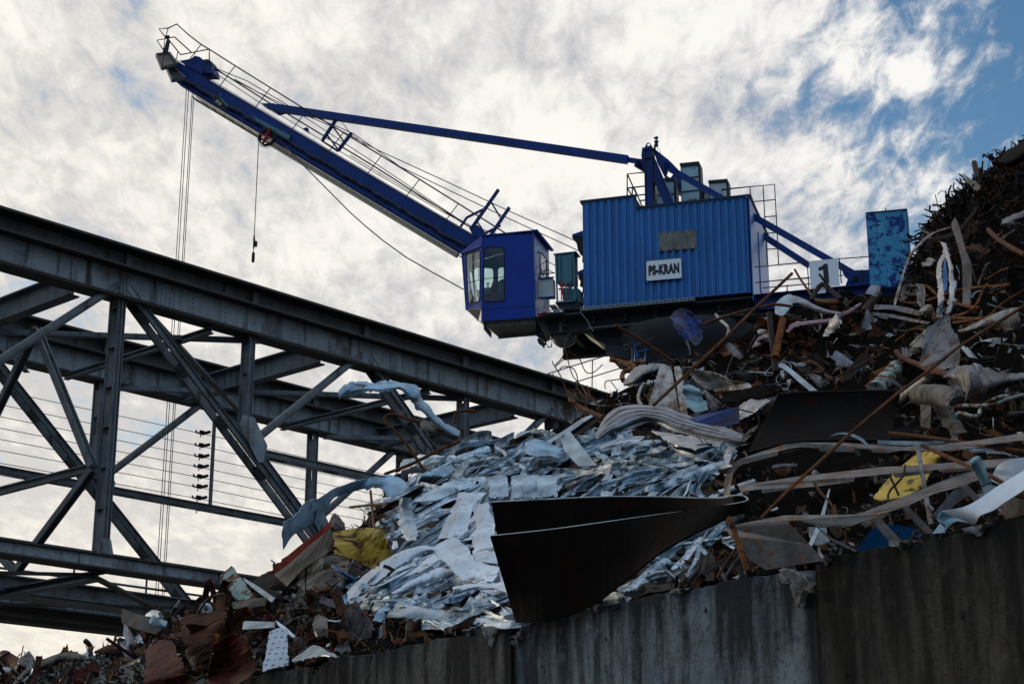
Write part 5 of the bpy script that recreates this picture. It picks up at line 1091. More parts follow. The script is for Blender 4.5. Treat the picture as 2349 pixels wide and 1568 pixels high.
# twisted rebar and rope loops (upper right)
for lab, pl, rr_, o_ in (('longest twisted rusty cable sweeping left into a loop below the dark mound', [I(1840, 1150), I(1760, 1162), I(1600, 1172), I(1450, 1192), I(1340, 1225), I(1230, 1265), I(1110, 1295), I(1010, 1288), I(965, 1255), I(985, 1238), I(1080, 1232), I(1200, 1240)], .015, .9),
                         ('twisted rusty cable curving down below the loop', [I(1150, 1155), I(1200, 1170), I(1250, 1215), I(1330, 1270), I(1430, 1300), I(1520, 1325), I(1600, 1330)], .015, .8),
                         ('twisted rusty cable arching up at the right edge', [I(1960, 1195), I(1880, 1240), I(1800, 1290), I(1740, 1340), I(1690, 1390), I(1640, 1415), I(1540, 1420), I(1400, 1412), I(1240, 1412)], .015, .9),
                         ('short twisted rusty cable slanting steeply between the long ones', [I(1665, 1145), I(1625, 1210), I(1590, 1290), I(1540, 1350), I(1480, 1380), I(1400, 1400)], .014, 1.0),
                         ('twisted rusty cable lying low beside the grey triangle plate', [I(1400, 1450), I(1480, 1440), I(1570, 1425), I(1640, 1425)], .014, .8),
                         ('twisted rusty cable arch above the pitted pipe', [K(1210, 350), K(1290, 290), K(1340, 250), K(1400, 240), K(1460, 250), K(1480, 290)], .013, .6),
                         ('thick twisted rusty bar rising left of the tall flat bar', [I(1650, 1115), I(1720, 1075), I(1790, 1035), I(1855, 1020)], .013, .9)):
    pipe('twisted_cable', lab, 'cable', 's_orange', pl, rr_, off=o_, twist=True, group='twisted rusty cables on the right of the heap')
pipe('bent_bar', 'thick rusty bent bar pointing left above the green-white pipe', 'bar', 's_rust', [K(1222, 430), K(1270, 480), K(1340, 510), K(1440, 550), K(1520, 590), K(1600, 600), K(1660, 625)], .03, off=1.0); pipe('thick_rod', 'thick brown rod sloping down to the right edge in the dark mound', 'rod', 's_rust', [I(1672, 722), I(1740, 790), I(1830, 850), I(1960, 920)], .028, off=.7)
# pipes
pipe('painted_pipe', 'thick rusty pipe with flaking pale green paint before the triangular plate', 'pipe', 's_green', [K(1540, 280), K(1400, 410), K(1230, 570), K(1050, 760)], .10, off=.5, n=14, sm=False)
pipe('white_pipe', 'slim whitish pipe below the painted pipe', 'pipe', 's_pale', [K(1610, 550), K(1500, 640), K(1240, 850)], .062, off=.6, n=12, sm=False)
pipe('rusty_pipe', 'short brown pipe with an open end left of the painted pipe', 'pipe', 's_orange', [K(1025, 648), K(1120, 600), K(1210, 555)], .055, off=.4, n=12, sm=False)
pipe('tan_roll', 'rolled tan sheet like a thick log below the folded hide-like plate', 'rolled sheet', 's_tan', [K(1420, 790), K(1500, 795), K(1600, 800), K(1700, 850), K(1760, 900)], [.10, .12, .12, .09, .05] * 1 and .10, off=.55, n=14)
sheet('curved_sheet', 'tan curved leg hanging down from the rolled tan sheet', 'sheet metal', 's_tan', [K(1520, 880), K(1560, 960), K(1620, 1040), K(1700, 1110)], [K(1680, 880), K(1700, 950), K(1760, 1020), K(1820, 1100)], off=.45, cr=.02, bulge=.1, smooth=40)
sheet('rust_post', 'upright rusty tan flat post below the rolled sheet', 'post', 's_tan', [K(1424, 870), K(1426, 960), K(1428, 1055)], [K(1512, 880), K(1508, 960), K(1505, 1068)], off=.5, cr=.004)
sheet('hide_plate', 'large grey-brown folded plate like a hide near the right edge', 'sheet metal', 's_grey', [K(1640, 620), K(1720, 570), K(1800, 535), K(1950, 565), K(2150, 612), K(2310, 615)], [K(1660, 690), K(1800, 740), K(1870, 830), K(1960, 800), K(2080, 735), K(2310, 670)], off=.75, boff=.5, cr=.05, bulge=.16, smooth=50, seed=8, nx=24, ny=10)
sheet('hide_flap', 'drooping grey flap folded at the left of the hide-like plate', 'sheet metal', 's_grey', [K(1690, 640), K(1740, 610), K(1800, 610)], [K(1655, 830), K(1710, 835), K(1768, 820)], off=.95, cr=.02, bulge=.05, smooth=50)
sheet('triangular_plate', 'torn bluish-grey triangular plate behind the painted pipe', 'steel plate', 's_grey', [K(1322, 395), K(1450, 290), K(1560, 180), K(1660, 105), K(1685, 225), K(1740, 300), K(1757, 380)], [K(1340, 400), K(1440, 400), K(1420, 530), K(1500, 560), K(1600, 580), K(1730, 560), K(1760, 480)], off=.35, cr=.02, seed=2)
sheet('brown_bent_sheet', 'brown streaked sheet with a torn right end near the right edge', 'sheet metal', 's_pale', [K(1735, 262), K(1850, 215), K(2000, 140), K(2120, 90), K(2240, 65)], [K(1760, 270), K(1900, 250), K(2050, 235), K(2180, 245), K(2262, 225)], off=.6, cr=.03, bulge=.08, smooth=50, seed=6)
sheet('maroon_sheet', 'wavy dull pink sheet below the number board', 'sheet metal', 's_pink', [K(300, 268), K(360, 190), K(500, 178), K(640, 155), K(740, 120), K(860, 60), K(925, 28)], [K(312, 275), K(400, 215), K(520, 205), K(650, 190), K(760, 160), K(870, 110), K(930, 50)], off=.5, cr=.04, smooth=50, seed=9)
sheet('crushed_can', 'whitish crushed tube standing below the pink sheet', 'sheet metal', 's_silver', [K(610, 300), K(640, 220), K(690, 150), K(720, 110)], [K(650, 310), K(710, 260), K(740, 215), K(760, 180)], off=.8, cr=.05, bulge=.06, smooth=50)
sheet('curved_guard', 'dark curved sheet guard with a shiny rim sweeping right below the deck railing', 'sheet metal', 's_lens', [I(150, 1240), I(230, 1270), I(320, 1320), I(420, 1355), I(520, 1372)], [I(130, 1330), I(180, 1310), I(300, 1350), I(400, 1385), I(500, 1395)], off=.7, cr=.01, bulge=.12, smooth=50)
sheet('pale_round_sheet', 'pale rounded sheet end left of the dark curved guard', 'sheet metal', 's_galv', [I(0, 1310), I(50, 1260), I(110, 1230), I(150, 1245)], [I(0, 1380), I(60, 1400), I(110, 1350), I(140, 1290)], off=.5, cr=.01)
sheet('curved_sheet', 'small rusty curved plate under the number board', 'sheet metal', 's_rust', [I(310, 1262), I(380, 1270), I(450, 1265), I(510, 1275)], [I(320, 1290), I(400, 1310), I(470, 1312), I(530, 1300)], off=.6, cr=.01, bulge=.06, smooth=50)
sheet('bent_shiny_bracket', 'shiny folded bracket left of the ballast slab foot', 'bracket', 's_lens', [I(745, 1165), I(790, 1160), I(830, 1172)], [I(705, 1225), I(760, 1235), I(800, 1255)], off=.9, cr=.006, bulge=.04)
pipe('black_hose', 'black bent hose under the shiny folded bracket', 'hose', 's_dark', [I(790, 1190), I(800, 1240), I(770, 1290), I(730, 1330), I(705, 1380)], .07, off=.6, n=10)
sheet('grey_plank', 'upper grey flat beam lying level right of the black hose', 'beam', 's_grey', [I(780, 1310), I(900, 1318), I(1020, 1330), I(1140, 1360)], [I(770, 1350), I(900, 1352), I(1020, 1375), I(1140, 1400)], off=.6, cr=.006); sheet('grey_plank', 'lower grey flat beam just under the upper one', 'beam', 's_grey', [I(760, 1372), I(900, 1385), I(1050, 1415), I(1220, 1450)], [I(765, 1400), I(900, 1412), I(1050, 1440), I(1200, 1465)], off=.6, cr=.006)
sheet('white_crumple', 'small white crumpled sheet left of the grey beams', 'sheet metal', 's_white', [I(370, 1550), I(400, 1490), I(440, 1430), I(480, 1400)], [I(400, 1568), I(460, 1530), I(500, 1480), I(510, 1430)], off=.8, cr=.05, bulge=.04)
sheet('pale_strip', 'pale narrow flat strip slanting down to the hopper plate top', 'strip', 's_galv', [K(235, 540), K(280, 530), K(420, 640), K(565, 760)], [K(240, 560), K(300, 590), K(400, 680), K(500, 762)], off=.35, cr=.004)
sheet('pale_tube_piece', 'short pale tube lying left of the black upright bar', 'tube', 's_pale', [K(60, 258), K(130, 215), K(200, 180)], [K(75, 300), K(150, 290), K(230, 240)], off=.6, cr=.01, bulge=.07, smooth=50)
sheet('foam_lump', 'dirty white crumpled lump beside the short pale tube', 'lump', 's_pale', [K(20, 400), K(60, 330), K(130, 285), K(200, 300), K(225, 350)], [K(40, 410), K(90, 420), K(140, 430), K(190, 440), K(220, 430)], off=.45, cr=.12, bulge=.1, nx=20, ny=10, seed=12)
sheet('tall_flat_bar', 'tall speckled grey flat bar rising with a pointed top against the dark mound', 'bar', 's_steel', [I(1408, 625), I(1390, 650), I(1380, 695), I(1410, 770), I(1440, 880), I(1468, 1000), I(1470, 1150), I(1470, 1310)], [I(1412, 625), I(1425, 655), I(1442, 700), I(1470, 790), I(1500, 900), I(1538, 990), I(1540, 1130), I(1530, 1310)], off=[.9, .9, .85, .8, .8, .7, .5, .4], cr=.008, seed=3, ny=3)
sp = thing('split_tube', 'torn silvery-blue split tube standing before the dark mound, left of the tall flat bar', 'tube', hp(I(1340, 1300), .7))
sheet('left_half', None, None, 's_silver', [I(1300, 818), I(1318, 880), I(1275, 980), I(1258, 1060), I(1275, 1200), I(1262, 1400)], [I(1325, 825), I(1345, 900), I(1310, 980), I(1300, 1060), I(1318, 1200), I(1310, 1400)], off=.9, cr=.03, bulge=.04, par=sp, ny=4, smooth=50)
sheet('right_half', None, None, 's_silver', [I(1302, 818), I(1345, 950), I(1362, 1050), I(1365, 1180), I(1350, 1300), I(1335, 1390)], [I(1345, 830), I(1370, 920), I(1398, 1030), I(1416, 1150), I(1416, 1290), I(1385, 1375)], off=.9, cr=.03, bulge=.06, par=sp, ny=4, smooth=50)
sheet('inner_lining', None, None, 's_blue', [I(1325, 900), I(1322, 1000), I(1312, 1100), I(1320, 1200)], [I(1340, 930), I(1340, 1000), I(1352, 1100), I(1345, 1200)], off=.8, cr=.02, par=sp, ny=3)
sheet('arched_strap', 'long strap arching up over to the mound right of the ballast slab', 'strap', 's_pale', [I(1372, 700), I(1280, 725), I(1200, 762), I(1120, 835), I(1060, 900), I(1030, 960), I(1000, 1060), I(965, 1170), I(940, 1250), I(930, 1315)], [I(1375, 706), I(1285, 733), I(1210, 772), I(1130, 848), I(1075, 910), I(1052, 960), I(1028, 1020), I(1005, 1090), I(978, 1200), I(945, 1315)], off=1.1, cr=.006, ny=3, smooth=50)
sheet('strap_offcut', 'thin pale strip arching left of the split tube', 'strap', 's_tan', [I(1145, 850), I(1180, 800), I(1215, 785), I(1260, 795), I(1310, 830)], [I(1150, 853), I(1185, 806), I(1217, 792), I(1258, 802), I(1305, 838)], off=.9, cr=.002)
sheet('black_flap', 'black tattered sheet jutting out at the top right corner', 'sheet metal', 's_black', [V(1288, 238), V(1360, 170), V(1440, 110), V(1510, 78), V(1600, 20)], [V(1310, 275), V(1380, 292), V(1450, 285), V(1520, 250), V(1600, 200)], off=.8, cr=.1, bulge=.1, seed=5, thick=.02)
pipe('upright_stick', 'short black stick standing upright on the dark mound crest', 'stick', 's_dark', [V(1038, 265), V(1060, 360), V(1095, 490)], .04, off=.5, sm=False); sheet('spear_sheet', 'pointed spear-shaped sheet poking left from the dark mound crest', 'sheet metal', 's_tan', [V(877, 378), V(950, 425), V(1030, 450), V(1110, 520)], [V(879, 381), V(960, 460), V(1020, 515), V(1080, 560)], off=.6, cr=.03)
sheet('grey_tube_sheet', 'grey crumpled tube at the right edge high on the mound', 'tube', 's_grey', [I(1780, 650), I(1850, 615), I(1900, 595), I(1970, 570)], [I(1770, 690), I(1850, 690), I(1900, 680), I(1970, 655)], off=.7, cr=.04, bulge=.1, smooth=50)
sheet('broken_branch', 'grey torn branch-like piece right of the tall flat bar', 'sheet metal', 's_tan', [I(1690, 975), I(1650, 1000), I(1620, 1060), I(1590, 1150)], [I(1692, 980), I(1665, 1040), I(1640, 1100), I(1610, 1160)], off=.7, cr=.03)
sheet('pale_flap', 'pinkish pale flap left of the split tube', 'sheet metal', 's_pale', [I(1140, 990), I(1170, 955), I(1230, 945), I(1270, 970)], [I(1160, 1010), I(1200, 1010), I(1240, 1005), I(1265, 1000)], off=.7, cr=.04)
sheet('pale_shard', 'pale pointed shard below the split tube', 'sheet metal', 's_pale', [I(1135, 1355), I(1180, 1320), I(1225, 1310), I(1250, 1370)], [I(1140, 1370), I(1180, 1400), I(1220, 1420), I(1255, 1410)], off=.7, cr=.04)
# centre pieces
sheet('fluted_beam', 'long bent fluted steel beam bowed like a bumper across the middle of the heap', 'beam', 's_lens', [J(638, 1238), J(672, 1140), J(730, 1045), J(830, 970), J(960, 945), J(1100, 948), J(1250, 962), J(1370, 1010), J(1500, 1055), J(1700, 1110), J(1955, 1212)], [J(642, 1245), J(730, 1200), J(830, 1180), J(930, 1165), J(1040, 1120), J(1130, 1095), J(1230, 1115), J(1330, 1170), J(1480, 1210), J(1650, 1250), J(1935, 1282)], off=.75, cr=.015, bulge=.2, wav=.02, nx=60, ny=34, groove=(.2, .42, .6, .82), smooth=60, thick=.012)
sheet('creamy_post', 'creamy grey angular sheet post, left wing, standing below the blue crumpled sheet', 'sheet metal', 's_pale', [J(1215, 572), J(1250, 578), J(1292, 592)], [J(1110, 940), J(1160, 945), J(1215, 880)], off=.9, boff=.7, cr=.01, ny=8)
sheet('flat_sheet', 'creamy grey flat panel, right wing of the angular post', 'sheet metal', 's_pale', [J(1292, 592), J(1300, 600), J(1318, 640)], [J(1170, 945), J(1260, 960), J(1385, 1000)], off=.8, boff=.75, cr=.01, ny=8)
sheet('creamy_upright', 'narrow creamy upright strip behind the long leaning rod', 'sheet metal', 's_pale', [J(1335, 600), J(1380, 590), J(1400, 620)], [J(1395, 1010), J(1430, 1020), J(1460, 1035)], off=.7, boff=.7, cr=.015, ny=8)
sheet('crumpled_fender', 'shiny crumpled fender left of the creamy post', 'sheet metal', 's_lens', [J(880, 742), J(930, 670), J(1000, 600), J(1080, 578), J(1215, 568)], [J(890, 768), J(980, 765), J(1060, 725), J(1120, 700), J(1190, 690)], off=.8, cr=.07, bulge=.12, smooth=55, seed=14, nx=24, ny=10)
sheet('rusty_crumple', 'long crumpled pale sheet with rusty seams right of the creamy post', 'sheet metal', 's_pale', [J(1410, 600), J(1500, 600), J(1620, 635), J(1760, 660), J(1860, 720), J(2000, 735), J(2030, 790)], [J(1540, 740), J(1600, 790), J(1700, 810), J(1800, 815), J(1900, 818), J(1980, 808), J(2032, 795)], off=.7, cr=.09, bulge=.08, seed=15, nx=28, ny=10)
sheet('blue_grey_crumple', 'bluish crumpled cylinder-like sheet right below the creamy post', 'sheet metal', 's_teal', [J(1405, 770), J(1470, 765), J(1560, 790)], [J(1450, 960), J(1540, 1010), J(1640, 990)], off=.75, cr=.07, bulge=.12, wav=.02, seed=16, ny=12, smooth=55)
sheet('blue_grey_crumple', 'bluish rusty crumpled sheet pointing down right beside the cylinder-like one', 'sheet metal', 's_grey', [J(1600, 800), J(1680, 850), J(1760, 920)], [J(1620, 870), J(1680, 1000), J(1760, 980)], off=.6, cr=.07, seed=17)
sheet('bright_crumple', 'bright crumpled foil-like sheet left of the hopper plate top', 'sheet metal', 's_silver', [J(1920, 950), J(2000, 900), J(2130, 880), J(2200, 900)], [J(1920, 1080), J(1990, 1040), J(2080, 1000), J(2180, 930)], off=.6, cr=.08, seed=18)
sheet('silver_fold', 'upper silvery folded sheet under the fluted beam', 'sheet metal', 's_silver', [J(1145, 1180), J(1250, 1185), J(1400, 1215), J(1600, 1235), J(1790, 1265)], [J(1270, 1270), J(1380, 1310), J(1500, 1330), J(1640, 1320), J(1800, 1305)], off=.45, cr=.06, bulge=.06, seed=19, smooth=50)
sheet('silver_fold', 'upright silvery crushed sheet beside the left edge of the hopper plate', 'sheet metal', 's_silver', [J(1830, 1250), J(1880, 1260), J(1900, 1290)], [J(1780, 1420), J(1820, 1490), J(1850, 1400)], off=.5, cr=.08, seed=20)
sheet('blue_crumple', 'tall crumpled blue and mauve sheet standing under the machinery house', 'sheet metal', 's_navy', [J(1300, 160), J(1350, 90), J(1420, 80), J(1500, 110), J(1580, 190)], [J(1390, 320), J(1480, 370), J(1530, 420), J(1570, 380), J(1590, 340)], off=1.0, cr=.16, bulge=.1, seed=24, nx=22, ny=18)
sheet('pale_crumple', 'small pale crumpled bag-like sheet right of the blue crumpled sheet', 'sheet metal', 's_pale', [J(2040, 420), J(2090, 350), J(2160, 300), J(2235, 310)], [J(2060, 430), J(2110, 440), J(2180, 430), J(2235, 420)], off=.5, cr=.1, seed=23)
sheet('twisted_flat', 'short grey flat bar slanting right of the blue crumpled sheet', 'bar', 's_grey', [J(1800, 395), J(1850, 390), J(1960, 510)], [J(1810, 440), J(1870, 500), J(1930, 535)], off=.5, cr=.01)
sheet('dark_trough', 'black open box section right of the bluish sheets', 'box section', 's_black', [J(1760, 930), J(1790, 830), J(1960, 810), J(2100, 775), J(2160, 790)], [J(1780, 930), J(1850, 925), J(1980, 920), J(2080, 900), J(2230, 850)], off=.4, cr=.02, thick=.02)
band('blue_channel', 'dark blue rusty channel left of the hopper plate', 's_navy', [J(1460, 1060), J(1600, 1020), J(1750, 975), J(1920, 950)], [J(1520, 1090), J(1640, 1110), J(1780, 1130), J(1920, 1100)], (13.5, 13.2))
sheet('galvanised_strap', 'broad galvanised strap folded over the top of the silvery bale', 'strap', 's_galv', [J(320, 1250), J(350, 1330), J(410, 1410), J(480, 1485)], [J(400, 1170), J(470, 1260), J(550, 1360), J(645, 1478)], off=.7, cr=.01, ny=4)
sheet('slotted_rail', 'slotted grey metal rail lying above the bale strap', 'rail', 's_galv', [J(165, 1290), J(380, 1150), J(520, 1060), J(600, 1030)], [J(180, 1305), J(400, 1185), J(540, 1090), J(612, 1045)], off=.75, cr=.004, ny=2); sheet('slotted_rail', 'dark channel running parallel below the slotted grey rail', 'rail', 's_dark', [J(430, 1215), J(540, 1130), J(650, 1050)], [J(450, 1235), J(560, 1165), J(668, 1075)], off=.75, cr=.004, ny=2)
pipe('rebar', 'rusty thick rebar pointing up-left over the bridge rail above the slotted rail', 'rebar', 's_rust', [J(405, 885), J(440, 925), J(500, 965), J(600, 1010), J(700, 1055)], .035, off=.9, twist=True)
pipe('rebar', 'rusty bent rebar tip poking left under the pedestal railing', 'rebar', 's_orange', [J(765, 535), J(830, 545), J(900, 565), J(1000, 600)], .035, off=.9); pipe('rebar', 'short rusty bent rebar crossing behind the fender top', 'rebar', 's_rust', [J(985, 575), J(1030, 548), J(1075, 575)], .04, off=.8)
pipe('rebar', 'rusty hooked rebar standing left of the crumpled fender', 'rebar', 's_rust', [J(880, 720), J(870, 680), J(890, 640), J(950, 628), J(1000, 622)], .035, off=.8)
pipe('thick_wire', 'pale thick wire arching beside the creamy post', 'wire', 's_pale', [J(1050, 945), J(1020, 900), J(1020, 840), J(1050, 770), J(1090, 750), J(1120, 755)], .022, off=.8)
for lab, pl in (('thin brown wire forming the tall arch against the sky', [J(245, 545), J(262, 583), J(320, 530), J(372, 463), J(430, 485), J(490, 530), J(520, 600), J(550, 645), J(600, 652), J(660, 610), J(693, 575)]),
                ('thin brown wire dropping from the arch apex to the rail', [J(372, 463), J(390, 560), J(430, 680), J(500, 760), J(550, 850), J(555, 930), J(530, 1000)]), ('thin brown wire hanging left of the arch down to the rebar', [J(265, 590), J(320, 680), J(355, 770), J(400, 870), J(450, 950), J(500, 1050), J(518, 1100)]),
                ('thin curled wire loop under the sky arch', [J(300, 640), J(330, 600), J(380, 595), J(440, 620), J(470, 700), J(465, 770), J(440, 810), J(380, 800)]), ('thin wire pointing right above the fender top', [J(720, 790), J(715, 750), J(730, 725), J(790, 715), J(868, 705)]), ('thin straight wire within the sky arch', [J(265, 600), J(310, 560), J(375, 500)])):
    pipe('loose_wire', lab, 'wire', 's_rust', pl, .008, off=1.0, n=5, group='loose thin wires against the sky')
for k in range(9): pipe('loose_wire', 'short thin wires tangled above the rebar beside the bridge rail', 'wire', 's_rust', [J(380 + 22 * k, 812 - 6 * k + 30 * (k % 2)), J(450 + 18 * k, 840 + 20 * (k % 3)), J(560 + 14 * k, 760 + 25 * k)], .006, off=.9, n=4, group='tangled short wires beside the bridge rail')
for lab, pl in (('upper greenish-white loose wire near the right edge', [K(1690, 940), K(1710, 900), K(1790, 878), K(1900, 882), K(2050, 870), K(2150, 830), K(2291, 790)]), ('lower greenish-white loose wire curling below the upper one', [K(1720, 970), K(1740, 945), K(1800, 950), K(1860, 968), K(1910, 960), K(1930, 900), K(1990, 850), K(2120, 800), K(2180, 812)])): pipe('pale_wire', lab, 'wire', 's_green', pl, .014, off=.9, n=6)
for k in range(12): pipe('curled_wire', 'fine grey wire curling in the bundle left of the split tube', 'wire', 's_grey', [I(985 + 10 * k, 1290 - 6 * k), I(1000 + 12 * k, 1180 + 8 * (k % 4)), I(1060 + 8 * k, 1150 + 6 * (k % 3)), I(1110 + 6 * k, 1200), I(1120 + 4 * k, 1300 + 5 * k)], .008, off=1.0, n=4, group='bundle of fine curled wires left of the split tube')
pipe('bent_rod', 'white bent wire hanging under the right end of the machinery house', 'rod', 's_pale', [C(1155, 1318), C(1185, 1355), C(1230, 1395), C(1245, 1430), C(1230, 1475)], .02, off=1.1); pipe('thin_antenna', 'thin rusty rod leaning left before the number board', 'rod', 's_rust', [I(155, 1035), I(200, 1110), I(290, 1240)], .018, off=1.0)
pipe('bent_rod', 'dark bent rod bridging beneath the number board', 'rod', 's_dark', [I(290, 1280), I(310, 1220), I(370, 1150), I(430, 1190), I(520, 1270)], .035, off=.9)
# left pieces
rs = thing('red_slab', 'long slab with a bright red edge leaning towards the silvery bale', 'slab', hp(L(300, 800), .8))
sheet('red_edge', None, None, 's_red', [L(118, 866), L(230, 760), L(350, 662), L(440, 595), L(517, 530)], [L(150, 868), L(250, 800), L(370, 690), L(460, 620), L(519, 572)], dd=[15.5, 15.1], cr=.006, par=rs, ny=3)
sheet('grey_face', None, None, 's_tan', [L(152, 870), L(250, 802), L(370, 692), L(460, 622), L(519, 574)], [L(240, 950), L(320, 860), L(430, 780), L(500, 730), L(535, 650)], dd=[15.52, 15.12], bdd=[15.0, 14.8], cr=.03, par=rs)
sheet('torn_board', 'grey torn board end standing behind the top of the red-edged slab', 'board', 's_tan', [L(505, 545), L(535, 485), L(560, 500), L(600, 545)], [L(515, 600), L(545, 610), L(580, 610), L(608, 600)], off=.7, cr=.04)
sheet('olive_sheet', 'crumpled mustard-yellow sheet left of the silvery bale', 'sheet metal', 's_olive', [L(528, 605), L(600, 592), L(700, 578), L(790, 572), L(850, 600), L(880, 660)], [L(540, 745), L(600, 755), L(690, 790), L(770, 825), L(810, 832), L(905, 750)], off=.8, boff=.9, cr=.15, bulge=.08, nx=26, ny=16, seed=30)
sheet('grey_face_sheet', 'large dented grey-brown sheet below the red-edged slab', 'sheet metal', 's_tan', [L(250, 890), L(320, 800), L(420, 760), L(520, 750), L(640, 750)], [L(240, 960), L(330, 960), L(420, 990), L(500, 960), L(620, 880)], off=.7, cr=.15, bulge=.08, seed=31, nx=22, ny=12)
sheet('blue_scrap', 'small bright-blue painted fragment below the mustard sheet', 'fragment', 's_blue', [L(520, 810), L(570, 840), L(640, 880), L(690, 910)], [L(535, 830), L(580, 860), L(640, 905), L(670, 915)], off=1.0, cr=.03); pipe('thin_rebar', 'thin rusty rebar standing upright before the mustard sheet', 'rebar', 's_rust', [L(768, 338), L(790, 560), L(818, 808)], .018, off=1.2, sm=False); pipe('thin_rebar', 'thin rusty rebar lying level across the upright one', 'rebar', 's_rust', [L(635, 442), L(750, 430), L(880, 420)], .018, off=1.2, sm=False)
for lab, pl in (('rusty rebar curving out over the bridge at upper left of the bale', [G(1360, 852), G(1270, 825), G(1180, 795), G(1130, 802), G(1115, 830), G(1150, 880), G(1230, 960), G(1300, 1050), G(1390, 1190)]), ('rusty rebar slanting up-right above the silvery bale', [G(1110, 1212), G(1300, 1140), G(1480, 1050), G(1640, 980)]), ('short rusty rebar hooking above the bale by the bridge end', [G(1600, 860), G(1605, 800), G(1640, 772), G(1742, 770)])):
    pipe('rebar', lab, 'rebar', 's_rust', pl, .017, dd=[17.5, 17.5])
sheet('paper_crumple', 'white crumpled sheet edge behind the silvery bale', 'sheet metal', 's_silver', [G(1190, 1205), G(1260, 1165), G(1350, 1145), G(1440, 1170)], [G(1200, 1215), G(1280, 1200), G(1370, 1185), G(1430, 1190)], dd=[17.4, 17.4], cr=.06)
sheet('grey_torn_sheet', 'grey torn sheet under the upper silvery ribbon', 'sheet metal', 's_tan', [G(1360, 870), G(1380, 835), G(1450, 850), G(1560, 880), G(1620, 940)], [G(1365, 910), G(1430, 930), G(1500, 940), G(1560, 950), G(1625, 975)], dd=[17.6, 17.6], cr=.03)
sheet('perforated_sheet', 'pale blue perforated metal sheet standing at the lower left of the bale', 'sheet metal', 's_perf', [L(125, 1240), L(180, 1215), L(240, 1225)], [L(78, 1490), L(150, 1470), L(245, 1450)], off=.7, boff=.4, cr=.02, ny=10, seed=33)
sheet('pale_board', 'short pale-grey dented board beside the perforated sheet', 'sheet metal', 's_grey', [L(400, 1190), L(430, 1130), L(490, 1150)], [L(410, 1240), L(440, 1270), L(500, 1265)], off=.6, cr=.03); sheet('white_lath', 'white narrow lath slanting above the perforated sheet', 'lath', 's_white', [L(165, 1165), L(230, 1210), L(305, 1280)], [L(180, 1195), L(230, 1240), L(295, 1290)], off=.8, cr=.01, ny=2)
sheet('fan_fold', 'fan-folded grey sheet at the lower edge right of the perforated sheet', 'sheet metal', 's_galv', [L(275, 1420), L(330, 1370), L(410, 1325), L(470, 1350), L(560, 1400)], [L(290, 1430), L(350, 1415), L(420, 1400), L(480, 1395), L(550, 1405)], off=.5, cr=.05, seed=35)
sheet('rusty_slab', 'rusty slab with pale corrosion standing at the crest before the footbridge rail', 'slab', 's_green', [H(1340, 912), H(1375, 880), H(1410, 850)], [H(1430, 1060), H(1490, 1058), H(1542, 1040)], off=.8, boff=.7, cr=.015, ny=8)
sheet('slotted_angle', 'grey slotted angle leaning right behind the rusty slab', 'angle bar', 's_galv', [H(1475, 925), H(1560, 975), H(1670, 1050)], [H(1490, 950), H(1550, 1000), H(1650, 1075)], off=.7, cr=.004, ny=2)
sheet('shadow_panel', 'dark pointed panel filling the gap below the red-edged slab', 'sheet metal', 's_dark', [H(1520, 960), H(1600, 900), H(1660, 880)], [H(1560, 1040), H(1650, 1060), H(1690, 1050)], off=.5, cr=.04)  # a dark plate in its own colour
sheet('rusty_beam_end', 'short brown beam end below the rusty slab', 'beam', 's_tan', [H(1410, 1075), H(1500, 1055), H(1625, 1048)], [H(1415, 1115), H(1500, 1110), H(1610, 1095)], off=.8, cr=.01, ny=3)
sheet('grey_plate', 'speckled blue-grey flat plate jutting left over the walkway girder', 'steel plate', 's_steel', [O(1208, 822), O(1330, 865), O(1440, 900), O(1600, 1030)], [O(1208, 965), O(1290, 1000), O(1400, 1040), O(1540, 1078)], dd=[19, 18.6], cr=.01)
sheet('blue_grey_bracket', 'dark teal folded bracket on the speckled plate', 'bracket', 's_teal', [O(1480, 950), O(1510, 880), O(1580, 920), O(1660, 940)], [O(1480, 980), O(1550, 985), O(1600, 1010), O(1640, 1025)], dd=[18.4, 18.3], cr=.04); sheet('pointed_sheet', 'thin silver blade pointing up beside the dark teal bracket', 'blade', 's_silver', [O(1680, 880), O(1720, 800), O(1778, 735)], [O(1700, 880), O(1745, 850), O(1765, 790)], dd=[18.4, 18.4], cr=.02)
sheet('foil_lump', 'small bright crumpled foil lump left of the silver blade', 'lump', 's_alu', [O(1440, 890), O(1480, 850), O(1560, 845), O(1600, 855)], [O(1450, 895), O(1500, 895), O(1560, 900), O(1610, 905)], dd=[18.6, 18.5], cr=.06)
pipe('curved_wire', 'thin pale cable looping at the crest right of the silver blade', 'cable', 's_tan', [O(1965, 860), O(2000, 800), O(2060, 730), O(2150, 690), O(2226, 680)], .014, dd=[18, 17.6]); pipe('coiled_strip', 'small ring of coiled strip at the crest right of the silver blade', 'coil', 's_galv', [O(2010, 790), O(2060, 800), O(2080, 850), O(2040, 880), O(2000, 850), O(2020, 780)], .03, dd=[18, 18])
sheet('brown_beam', 'brown weathered beam tip pointing left on the low crest', 'beam', 's_brown', [O(925, 1252), O(1050, 1192), O(1180, 1165), O(1300, 1145)], [O(945, 1262), O(1100, 1265), O(1215, 1245), O(1275, 1180)], off=.6, cr=.03, bulge=.06)
sheet('curved_fender', 'long grey fender bowed over the pile at the lower left', 'sheet metal', 's_tan', [O(95, 1600), O(180, 1500), O(300, 1400), O(450, 1320), O(600, 1270), O(740, 1260), O(860, 1300)], [O(165, 1600), O(260, 1490), O(370, 1440), O(500, 1395), O(600, 1345), O(740, 1345), O(880, 1335)], off=.7, cr=.015, bulge=.1, smooth=50)
